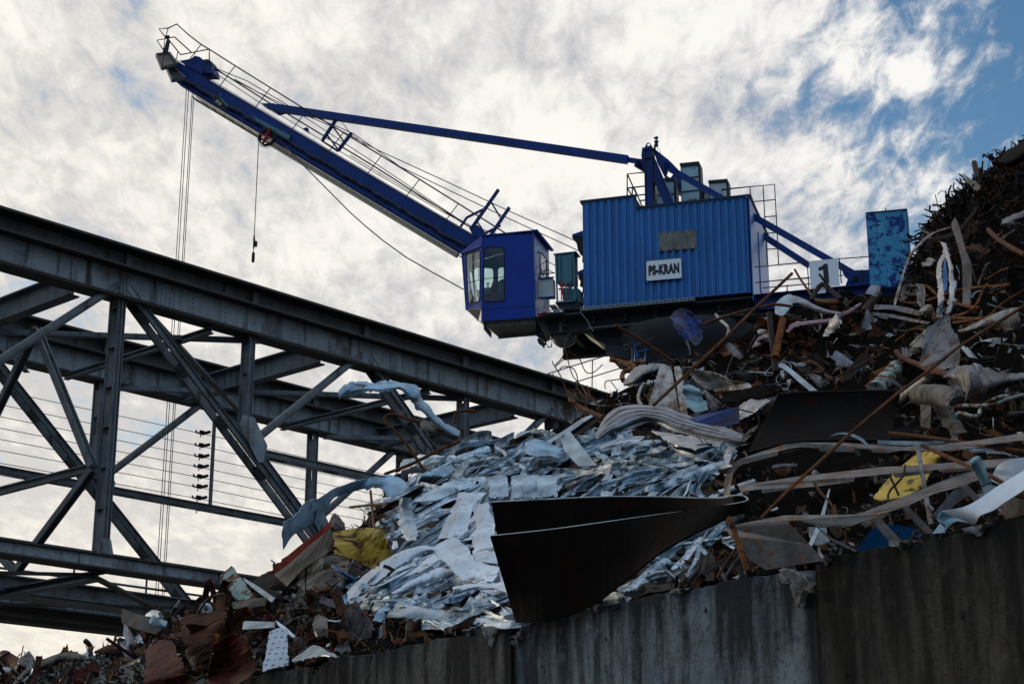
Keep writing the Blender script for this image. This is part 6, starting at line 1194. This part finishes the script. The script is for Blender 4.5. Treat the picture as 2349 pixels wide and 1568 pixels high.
pipe('red_tube', 'dull red tube lying at the far lower left', 'tube', 's_maroon', [O(40, 1310), O(130, 1370), O(245, 1440)], .12, off=.5, n=12, sm=False); sheet('pale_crushed_box', 'pale blue crushed box under the dull red tube', 'sheet metal', 's_galv', [O(-20, 1410), O(50, 1400), O(115, 1420)], [O(-20, 1490), O(40, 1470), O(105, 1450)], off=.6, cr=.05)
sheet('dark_crumple', 'dark crumpled sheet with a pointed top at the far lower left', 'sheet metal', 's_grey', [O(170, 1340), O(230, 1290), O(290, 1248), O(350, 1340)], [O(190, 1380), O(240, 1400), O(290, 1410), O(355, 1420)], off=.5, cr=.08); pipe('hooked_rod', 'black hooked rod sticking up from the low crest', 'rod', 's_maroon', [O(843, 1140), O(880, 1175), O(896, 1215), O(880, 1290)], .04, off=.6)
sheet('red_drum', 'crushed dark-red drum sheet at the lower left', 'sheet metal', 's_maroon', [O(1450, 1230), O(1520, 1180), O(1600, 1140), O(1700, 1150)], [O(1440, 1640), O(1580, 1640), O(1700, 1620), O(1900, 1560)], off=.8, boff=.5, cr=.15, bulge=.3, nx=26, ny=18, seed=40)
sheet('rust_sheet', 'big deep-rust crumpled sheet right of the dark-red drum', 'sheet metal', 's_brown', [O(1780, 920), O(1900, 880), O(2100, 860), O(2226, 850)], [O(1850, 1300), O(1960, 1450), O(2100, 1400), O(2240, 1180)], off=.9, boff=.6, cr=.15, bulge=.25, nx=28, ny=18, seed=41)
sheet('rust_sheet', 'dark rusty crumpled sheet below the big deep-rust one', 'sheet metal', 's_maroon', [H(1290, 1330), H(1400, 1260), H(1500, 1280)], [H(1250, 1600), H(1400, 1600), H(1560, 1480)], off=.6, cr=.15, nx=22, ny=14, seed=42); sheet('slat_strip', 'pale flat rail with dark slots right of the big rust sheet', 'rail', 's_galv', [H(1375, 1190), H(1500, 1190), H(1668, 1195)], [H(1375, 1240), H(1500, 1240), H(1668, 1228)], off=.7, cr=.003, ny=2)
pipe('grey_round_bar', 'short grey round bar by the dark-red drum', 'bar', 's_grey', [O(1180, 1455), O(1300, 1400), O(1430, 1340)], .06, off=.6, n=10, sm=False)
# ------------------------------------------------------------------ the pressed aluminium bale
BALE = [L(985, 330), L(1060, 200), L(1320, 60), J(0, 1230), J(250, 1130), J(420, 1180), J(600, 1210), J(900, 1230), J(1150, 1260), J(1500, 1360), J(1780, 1480), M(1700, 130), M(1700, 500), M(1300, 760), M(900, 980), L(1640, 1210), L(1200, 1250), L(760, 1110), L(600, 1060), L(620, 970), L(760, 850), L(900, 740), L(960, 640), L(930, 420)]
def inpoly(x, y, pl):
    c = False; j = len(pl) - 1
    for i in range(len(pl)):
        xi, yi = pl[i]; xj, yj = pl[j]
        if (yi > y) != (yj > y) and x < (xj - xi) * (y - yi) / (yj - yi) + xi: c = not c
        j = i
    return c
def bale_angle(x, y):
    if x > 1300 and y > 1150: return rad(38 + 25 * noise.noise(Vector((x * .02, y * .02, 0))))
    low = max(0, min(1, (y - 1350) / 50)); t = max(0, min(1, (y - 1110) / 90)); mid = max(0, min(1, (x - 1060) / 50)) * t * (1 - low)
    a = 17 + 20 * noise.noise(Vector((x * .008, y * .012, 3))); a = a * (1 - t) + 36 * t; a = a * (1 - mid) + mid * (72 if y < 1250 else -38); a = a * (1 - low) + 3 * low
    return rad(a + 8 * noise.noise(Vector((x * .02, y * .03, 8))))
LOWP = [(1240, 1410), (1330, 1330), (1500, 1190), (1650, 1120), (1690, 1230), (1650, 1310), (1450, 1370)]
RB = random.Random(21)
bale = thing('aluminium_bale', 'large bright bale of crushed silvery-blue aluminium strips in the centre of the heap', 'metal bale', hp(P(1050, 1380), .3))
rows = []
bx0, bx1 = 790, 1640
for i in range(22):
    row = []
    for j in range(40):
        x = bx0 + (bx1 - bx0) * j / 39; yt = interp([(790, 1300), (870, 1200), (900, 1110), (1050, 1040), (1200, 1010), (1400, 1020), (1640, 1120)], x) + 10; yb = interp([(790, 1400), (900, 1425), (1200, 1440), (1640, 1330)], x)
        p = hp((x, yt + (yb - yt) * i / 21), .12); row.append(p + Vector((0, noise.noise(p * 3) * .1, noise.noise(p * 4) * .06)))
    rows.append(row)
m = MB(); m.grid(rows); m.build('bale_core', MT['s_dark'], bale)  # dark colour stands in for shade between the strips
cnt = 0; tries = 0
def alu_strip(q, ang, ln, w, off, mt, nm='strip', creases=3, big=None):
    k = mpp(q); seg = max(8, int(ln / 9)); pts = []; x, y = q; da = ang - bale_angle(x, y); st = ln / seg; x0, y0 = x, y
    fw = []
    for i in range(seg // 2 + 1): fw.append((x, y)); a_ = bale_angle(x, y) + da; x += math.cos(a_) * st; y -= math.sin(a_) * st * .9
    x, y = x0, y0; bk = []
    for i in range(seg // 2): a_ = bale_angle(x, y) + da; x -= math.cos(a_) * st; y += math.sin(a_) * st * .9; bk.append((x, y))
    path = bk[::-1] + fw; n = len(path); ph = RB.uniform(0, 50); amp = RB.uniform(.015, .05); kinks = [(RB.uniform(0, 1), RB.gauss(0, .07)) for _ in range(creases)]
    P3 = []
    for i, (x, y) in enumerate(path):
        t = i / (n - 1); o = off + amp * noise.noise(Vector((t * 3, ph, 0))) * 2 + sum(h * max(0, 1 - abs(t - c) / .09) for c, h in kinks) - .10 * (abs(t - .5) * 2) ** 3
        P3.append(hp((x, max(1000, min(y, interp(WTY, x) - 2))), o))
    m = MB() if big is None else big; rows = [[] for _ in range(7)]; roll0 = RB.gauss(0, .55); rollk = RB.gauss(0, .5); prof = RB.choice(((0, .05, .16, .16, .16, .05, 0), (0, .12, .02, .14, .02, .12, 0), (.15, .05, 0, 0, 0, .05, .15), (0, .02, .1, .2, .06, .03, .1)))
    for i, p in enumerate(P3):
        t = i / (n - 1); d = (P3[min(i + 1, n - 1)] - P3[max(i - 1, 0)]).normalized(); view = (p - EYE).normalized(); b = d.cross(view).normalized(); nn = b.cross(d).normalized(); nn = nn if nn.dot(view) < 0 else -nn
        r = roll0 + rollk * noise.noise(Vector((t * 2.5, ph + 9, 0))) * 2; b2 = b * math.cos(r) + nn * math.sin(r); n2 = nn * math.cos(r) - b * math.sin(r)
        ww = w * k * (1 + .25 * noise.noise(Vector((t * 4, ph + 4, 1)))) * (1 if 0 < i < n - 1 else .85)
        for j in range(7):
            v = j / 6 - .5; c = crease(Vector((t * ln * k * 1.6, v * w * k * 2.5, ph)), 0) - .3
            rows[j].append(p + b2 * (v * ww) + n2 * (prof[j] * ww + c * ww * .30 * (0 if j in (0, 6) else 1) + (noise.noise(Vector((t * 9, j * .1, ph))) * .12) * ww))
    m.grid(rows, .004)
    if big is None: return m.build(nm, MT[mt], bale)
# underlay: many hidden-behind strips as one mass, then 100 visible ones as parts
ub = {k: MB() for k in ('s_alu', 's_alu2', 's_alub', 's_galv', 's_dark')}
while cnt < 270:
    x = RB.uniform(780, 1700); y = RB.uniform(990, 1450)
    if not inpoly(x, y, BALE) and not inpoly(x, y, LOWP): continue
    cnt += 1; dk = RB.random() < .25; t = max(0, min(1, (x - 900) / 300)); mt = RB.choices(('s_alu', 's_alu2', 's_alub', 's_galv'), (5, 2.2 if 1150 < y < 1400 else .6, 3, 1.5))[0]  # some strips dark, painting shade into the gaps of the bale
    alu_strip((x, y), bale_angle(x, y) + RB.gauss(0, .38), RB.uniform(70, 200), RB.uniform(18, 40), RB.uniform(.10, .30), mt, big=ub['s_dark' if dk else mt])
for k, mm in ub.items(): mm.build('strip_mass', MT[k], bale, kind='stuff')
vis = 0
while vis < 92:
    x = RB.uniform(800, 1620); y = RB.uniform(1000, 1440)
    if not inpoly(x, y, BALE): continue
    if inpoly(x, y, [M(480, 1060), M(300, 200), M(2150, 150), M(2150, 300), M(1000, 960)]): continue
    vis += 1; lower = 1150 < y < 1330 and x < 1110; mt = RB.choices(('s_alu', 's_alu2', 's_alub', 's_galv'), (4, 4 if lower or (x > 1090 and y > 1130) else .8, 3, 1.5))[0]
    alu_strip((x, y), bale_angle(x, y) + RB.gauss(0, .1 if lower else .48), RB.uniform(150, 300) if lower else RB.uniform(70, 210), RB.uniform(18, 42), RB.uniform(.34, .5), mt)
def bribbon(top, bot, mt, off=.6, dd=None, bulge=.03, cr=.025): 
    return sheet('long_strip', None, None, mt, top, bot, off=off, dd=dd, cr=cr, bulge=bulge, par=bale, nx=34, ny=5, seed=RB.randrange(99), thick=.006)
bribbon([G(795, 640), G(830, 595), G(880, 568), G(990, 565), G(1060, 572), G(1120, 556), G(1240, 570), G(1345, 600), G(1365, 680), G(1430, 750), G(1500, 830), G(1640, 910)], [G(797, 686), G(850, 660), G(910, 640), G(1000, 628), G(1080, 636), G(1150, 628), G(1230, 625), G(1290, 690), G(1330, 745), G(1400, 800), G(1480, 870), G(1620, 965)], 's_alub', dd=[15.8, 16.2])
bribbon([L(204, 545), L(270, 500), L(330, 430), L(400, 380), L(470, 365), L(540, 320), L(700, 265), L(850, 238), L(930, 245), L(1000, 290)], [L(211, 700), L(260, 630), L(330, 585), L(400, 530), L(480, 460), L(545, 370), L(690, 335), L(820, 318), L(900, 370), L(985, 350)], 's_alub', dd=[13.8, 13.9])
bribbon([L(620, 985), L(680, 925), L(760, 850), L(860, 780), L(980, 720), L(1100, 690), L(1180, 700)], [L(625, 1045), L(700, 1010), L(800, 930), L(900, 850), L(1010, 780), L(1120, 735), L(1190, 730)], 's_alu2', off=.62)
bribbon([L(700, 1020), L(900, 900), L(1050, 820), L(1180, 740)], [L(720, 1045), L(920, 950), L(1100, 860), L(1240, 800)], 's_alu2', off=.6); bribbon([L(900, 990), L(1050, 900), L(1200, 830), L(1290, 850)], [L(960, 1000), L(1090, 950), L(1230, 900), L(1320, 880)], 's_alu2', off=.6)
bribbon([L(1170, 700), L(1230, 660), L(1300, 640), L(1380, 690), L(1450, 780), L(1590, 830)], [L(1180, 730), L(1240, 790), L(1300, 860), L(1380, 910), L(1460, 930), L(1560, 910)], 's_alu2', off=.66, cr=.04)
bribbon([L(1420, 425), L(1440, 560), L(1410, 640), L(1430, 780)], [L(1510, 410), L(1560, 560), L(1560, 700), L(1580, 800)], 's_alu2', off=.62, cr=.03); bribbon([L(1330, 350), L(1290, 450), L(1230, 560), L(1200, 640)], [L(1500, 350), L(1420, 450), L(1390, 560), L(1340, 640)], 's_alu2', off=.6, cr=.04)
bribbon([L(950, 380), L(940, 500), L(960, 600), L(1000, 660)], [L(1030, 380), L(1030, 500), L(1060, 590), L(1060, 650)], 's_alu', off=.7, cr=.06); bribbon([L(1060, 290), L(1100, 220), L(1250, 180), L(1400, 150), L(1600, 140)], [L(1090, 300), L(1150, 260), L(1300, 240), L(1450, 200), L(1600, 180)], 's_alub', off=.6, cr=.05)
bribbon([L(1050, 400), L(1150, 340), L(1300, 270), L(1500, 250)], [L(1090, 420), L(1200, 400), L(1330, 340), L(1500, 310)], 's_alu', off=.6, cr=.03); bribbon([L(1290, 955), L(1400, 935), L(1500, 930), L(1640, 920)], [L(1300, 985), L(1400, 970), L(1520, 960), L(1650, 990)], 's_alu2', off=.6)
bribbon([L(880, 1110), L(1000, 1090), L(1150, 1090), L(1280, 1120)], [L(870, 1140), L(1000, 1150), L(1150, 1160), L(1290, 1175)], 's_galv', off=.55); bribbon([J(0, 1270), J(120, 1250), J(250, 1290), J(350, 1370)], [J(0, 1370), J(120, 1400), J(250, 1400), J(340, 1450)], 's_alub', off=.6)
for x0 in (1520, 1665, 1740, 1830): bribbon([L(x0, 250 + (x0 % 3) * 6), L(x0 + 60, 240), L(x0 + 118, 245)], [L(x0 + 10, 385), L(x0 + 65, 380), L(x0 + 130, 378)], 's_alu', off=.6, cr=.03)

# ------------------------------------------------------------------ loose pieces scattered over the heap
RF = random.Random(33)
MATW = {  # region -> material weights
 'left': (('s_dark', 5), ('s_brown', 4), ('s_rust', 4), ('s_maroon', 2), ('s_grey', 1.6), ('s_galv', .6), ('s_tan', 1.5), ('s_silver', .6), ('s_shred', 5)),
 'mid': (('s_dark', 5), ('s_rust', 4), ('s_tan', 2), ('s_grey', 3), ('s_pale', 1), ('s_silver', 1.5), ('s_lens', 2), ('s_brown', 3), ('s_orange', 1), ('s_shred', 2)),
 'right': (('s_dark', 6), ('s_rust', 5), ('s_tan', 2.5), ('s_grey', 2.5), ('s_pale', .8), ('s_orange', 1), ('s_brown', 3), ('s_galv', .8), ('s_lens', 2), ('s_silver', 1), ('s_green', .3), ('s_shred', 2)),
 'mound': (('s_shred', 9), ('s_dark', 5), ('s_rust', 2), ('s_grey', 1.5), ('s_lens', 1), ('s_tan', .6)),
 'low': (('s_dark', 4), ('s_galv', 2), ('s_alu', 2), ('s_teal', 1))}
def region(x, y):
    if x > 2080 and y < 640 + (x - 2080) * .05: return 'mound'
    if x < 760 or (x < 1000 and y > 1400): return 'left'
    if y > interp(WTY, x) - 150 and 950 < x < 1640: return 'low'
    return 'mid' if x < 1650 else 'right'
def wpick(ws): return RF.choices([a for a, _ in ws], [b for _, b in ws])[0]
def spot():
    while True:
        x = RF.uniform(-60, 2400); y0 = interp(WTY, x); y1 = interp(CRY, x); y0v = min(y0, 1640)
        if y0v <= y1: continue
        y = RF.uniform(y1 + 4, y0v)
        return x, y
def skip(x, y):
    if inpoly(x, y, BALE): return True
    if inpoly(x, y, [M(480, 1060), M(300, 200), M(2150, 150), M(2150, 300), M(1000, 960)]): return True
    if inpoly(x, y, [K(230, 790), K(1240, 770), K(1170, 1180), K(0, 1290)]): return True
    if inpoly(x, y, [N(190, 200), N(640, 60), N(1180, 90), N(1110, 430), N(760, 500), N(330, 480)]) and RF.random() < .8: return True
    return False
COLN = {'s_dark': 'dark brown', 's_brown': 'deep rust-brown', 's_rust': 'rusty', 's_maroon': 'maroon', 's_grey': 'dull grey', 's_galv': 'pale galvanised', 's_tan': 'tan', 's_silver': 'silvery', 's_teal': 'teal-grey', 's_pale': 'creamy', 's_orange': 'orange-rust', 's_green': 'flaking green', 's_shred': 'black', 's_alu': 'silvery-blue', 's_black': 'black', 's_white': 'white', 's_blue': 'blue', 's_lens': 'shiny dark-grey'}
LM = [(60, 1500, 'the dull red tube'), (170, 1530, 'the bowed grey fender'), (250, 1500, 'the hooked rod'), (330, 1480, 'the brown beam tip'), (340, 1400, 'the speckled plate'), (450, 1520, 'the dark-red drum'), (520, 1440, 'the big rust sheet'), (560, 1340, 'the rusty slab'), (640, 1480, 'the perforated sheet'), (680, 1310, 'the red-edged slab'), (780, 1230, 'the mustard sheet'), (760, 1390, 'the left end of the bale'),
      (1260, 990, 'the slotted rail'), (1400, 920, 'the crumpled fender'), (1500, 890, 'the creamy post'), (1500, 1010, 'the fluted beam'), (1580, 760, 'the blue crumpled sheet'), (1660, 900, 'the rusty-seamed sheet'), (1640, 1080, 'the silvery folds'), (1730, 740, 'the machinery house corner'), (1760, 820, 'the black upright bar'), (1800, 690, 'the pale rounded sheet'), (1860, 720, 'the curved guard'), (1900, 660, 'the number board'), (1900, 800, 'the crushed white tube'), (1960, 700, 'the shiny folded bracket'),
      (2000, 760, 'the grey beams'), (2040, 650, 'the ballast slab foot'), (2010, 870, 'the arching grey strip'), (2060, 900, 'the painted pipe'), (2140, 810, 'the triangular plate'), (2100, 730, 'the wire bundle'), (2180, 640, 'the split tube'), (2230, 600, 'the tall flat bar'), (2290, 700, 'the arching cable'), (2300, 620, 'the thick brown rod'), (2260, 900, 'the hide-like plate'), (2160, 960, 'the rolled tan sheet'), (2280, 980, 'the greenish wires'), (2080, 1080, 'the yellow sheet'), (1850, 1180, 'the notched bands'), (1800, 1250, 'the flame-cut plate'),
      (2050, 1200, 'the blue plate'), (2250, 1120, 'the pale bent panel'), (1620, 1280, 'the orange stick'), (1500, 1300, 'the folded black plate'), (2320, 1040, 'the right edge')]
used = {}
def lab_for(x, y, col, kind):
    d = sorted(LM, key=lambda l: (l[0] - x) ** 2 + (l[1] - y) ** 2)
    for extra in ('', 'small ', 'bent ', 'short '):
        for l in d[:6]:
            dx, dy = x - l[0], y - l[1]
            if abs(dx) > 1.5 * abs(dy): rel = 'right of' if dx > 0 else 'left of'
            elif abs(dy) > 1.5 * abs(dx): rel = 'below' if dy > 0 else 'above'
            else: rel = ('lower' if dy > 0 else 'upper') + (' right of' if dx > 0 else ' left of')
            t = f"{extra}{col} {kind} {rel} {l[2]}"
            if t not in used: used[t] = 1; return t
    return t
KN = {'crumple': ('crumpled_sheet', 'crumpled sheet piece', 'sheet metal'), 'strip': ('twisted_strip', 'twisted strip', 'strip'), 'rod': ('bent_bar', 'thin bent bar', 'bar'), 'tube': ('short_tube', 'short tube', 'tube'), 'plate': ('flat_offcut', 'flat plate offcut', 'plate'), 'profile': ('channel_offcut', 'bent channel offcut', 'channel'), 'hoop': ('bent_hoop', 'bent hoop', 'hoop'), 'tangle': ('wire_tangle', 'tangled wire', 'wire')}
def piece(m, kind, p, k, s, rnd):
    a, b, n = frame(p, .55, rnd)
    if kind == 'profile':
        ln = s * rnd.uniform(1.4, 3); h = s * rnd.uniform(.16, .3); mid = p + n * rnd.gauss(0, .1) * s + b * rnd.gauss(0, .12) * s
        m.chan(p - a * ln / 2, mid, h, h * rnd.choice((.35, .6)), n, .008); m.chan(mid, mid + (a + b * rnd.gauss(0, .25)).normalized() * ln * .5, h, h * .4, n, .008); return
    if kind == 'hoop':
        r = s * rnd.uniform(.3, .5); e = rnd.uniform(.5, 1); rows = [[], [], []]; arc = rnd.uniform(4.2, 6.4); wd = s * rnd.uniform(.08, .22)
        for i in range(25):
            t = arc * i / 24; c = p + (a * math.cos(t) + b * math.sin(t) * e) * r
            for q in range(3): rows[q].append(c + n * (q - 1) * wd / 2 + (c - p) * .08 * (q == 1))
        m.grid(rows, .006); return
    if kind == 'tangle':
        q = p.copy(); d = a.copy(); pts = [q.copy()]; ax = n.copy()
        for i in range(46):
            d = (Matrix.Rotation(rnd.uniform(.2, .75), 3, ax) @ d).normalized(); ax = (ax + Vector((rnd.gauss(0, .5), rnd.gauss(0, .5), rnd.gauss(0, .5)))).normalized(); q = q + d * s * .16 + (p - q) * .07; pts.append(q.copy())
        m.tube(pts, s * .012, 5); return
    if kind == 'crumple': crumple(m, p, a, b, n, s * rnd.uniform(.7, 1.5), s * rnd.uniform(.4, .9), rnd.uniform(.2, .7), 8, 6, 4, .005, rnd, rnd.gauss(0, .15))
    elif kind == 'strip': twist_strip(m, p, a, n, s * rnd.uniform(1.4, 3), s * rnd.uniform(.12, .28), .005, rnd, 1.0, 1.2)
    elif kind == 'rod': rod(m, p, a, s * rnd.uniform(1.5, 3.4), s * rnd.uniform(.02, .045), rnd, .5)
    elif kind == 'tube': rod(m, p, a, s * rnd.uniform(1, 1.8), s * rnd.uniform(.08, .14), rnd, .05, 10)
    else: crumple(m, p, a, b, n, s * rnd.uniform(.8, 1.6), s * rnd.uniform(.2, .5), .06, 4, 3, 2, .008, rnd, 0, .05)
n_ = 0
while n_ < 340:
    x, y = spot(); rg = region(x, y)
    if skip(x, y) or (rg == 'mound' and RF.random() < .35) or y < interp(CRY, x) + 14: continue
    kind = RF.choices(('crumple', 'strip', 'rod', 'tube', 'plate', 'profile', 'hoop', 'tangle'), (5, 3.5, 2.5, 1.2, 2.5, 3, .9, 1.4))[0]; mt = wpick(MATW[rg]); k = mpp((x, y)); s = RF.triangular(20, 100, 38) * k
    m = MB(); piece(m, kind, hp((x, y), RF.uniform(.1, .35)), k, s, RF); kn = KN[kind]
    m.build(kn[0], MT[mt], None, smooth=(45 if kind in ('tube', 'rod', 'tangle', 'hoop') else False), label=lab_for(x, y, COLN[mt], kn[1]), cat=kn[2], group='medium scrap pieces strewn over the heap'); n_ += 1
# fine rubble that nobody could count
mass = {}
n_ = 0
while n_ < 4200:
    x, y = spot(); rg = region(x, y)
    if skip(x, y) and RF.random() < .9: continue
    kind = RF.choices(('crumple', 'strip', 'rod', 'plate'), (5, 6, 4, 4) if rg != 'mound' else (1, 5, 8, 1))[0]; mt = wpick(MATW[rg] + ((('s_bits', 8), ('s_shred', 4)) if rg != 'mound' else ())); k = mpp((x, y)); s = RF.triangular(5, 42, 10) * k * (.75 if rg == 'mound' else 1)
    m = mass.setdefault(mt, MB()); p = hp((x, y), RF.uniform(-.05, .22)); a, b, n = frame(p, .8, RF)
    if kind == 'crumple': crumple(m, p, a, b, n, s * 1.3, s * .8, .6, 4, 3, 3, 0, RF)
    elif kind == 'strip': twist_strip(m, p, a, n, s * 2.2, s * .28, 0, RF, 1.4, 1.5, 6, 1)
    elif kind == 'rod': rod(m, p, a, s * 2.6, s * .045, RF, .8, 4, 5)
    else: crumple(m, p, a, b, n, s * 1.1, s * .5, .1, 2, 1, 1, 0, RF, 0, .2)
    n_ += 1
for _ in range(900):      # the flank of the heap beyond the frame
    x = RF.uniform(2380, 3650); y0 = interp(WTY, x); y1 = interp(CRY, x); y = RF.uniform(y1, y0); mt = wpick(MATW['right'] + (('s_shred', 8),)); k = mpp((x, y)); s = RF.triangular(12, 70, 25) * k
    m = mass.setdefault(mt, MB()); p = hp((x, y), RF.uniform(-.05, .25)); a, b, n = frame(p, .8, RF)
    if RF.random() < .5: crumple(m, p, a, b, n, s * 1.3, s * .8, .5, 5, 4, 3, .004, RF)
    else: twist_strip(m, p, a, n, s * 2.4, s * .25, .004, RF, 1.2, 1.2, 8, 1)
for mt, m in mass.items(): m.build('scrap_fragments', MT[mt], None, kind='stuff', label='countless small %s scrap fragments covering the heap' % COLN.get(mt, 'mixed'))
# shredded fringe on the dark mound and metal shavings on the low left pile
m = MB()
for _ in range(1500):
    x = RF.uniform(2085, 2400); y1 = interp(CRY, x); y = y1 + abs(RF.gauss(0, 60)) - 12; p = hp((x, y), RF.uniform(-.1, .3)); a, b, n = frame(p, .9, RF)
    u_ = RF.random()
    if u_ < .6: rod(m, p, a, RF.uniform(.1, .6), RF.uniform(.005, .016), RF, 2.2, 4, 6)
    elif u_ < .9: twist_strip(m, p, a, n, RF.uniform(.15, .5), RF.uniform(.02, .05), 0, RF, 2.2, 2, 7, 1)
    else: crumple(m, p, a, b, n, RF.uniform(.06, .3), RF.uniform(.05, .16), .6, 3, 2, 2, 0, RF)
m.build('shredded_scrap', MT['s_shred'], None, kind='stuff', label='tangled black shredded scrap fringing the dark mound')
m = MB()
for _ in range(2600):
    x = RF.gauss(230, 75); y = interp([(60, 1560), (150, 1535), (230, 1515), (330, 1540), (480, 1570)], x) + abs(RF.gauss(0, 26)); p = hp((x, y), RF.uniform(.1, .5)); a, b, n = frame(p, 1.2, RF); s = RF.uniform(.05, .14)
    if RF.random() < .5: twist_strip(m, p, a, n, s * 2, s * .3, 0, RF, 2, 2, 4, 1)
    else: crumple(m, p, a, b, n, s, s * .7, .1, 1, 1, 1, 0, RF, 0, .2)
m.build('metal_shavings', MT['s_chips'], None, kind='stuff', label='heap of fine pale-olive punched shavings at the lower left')
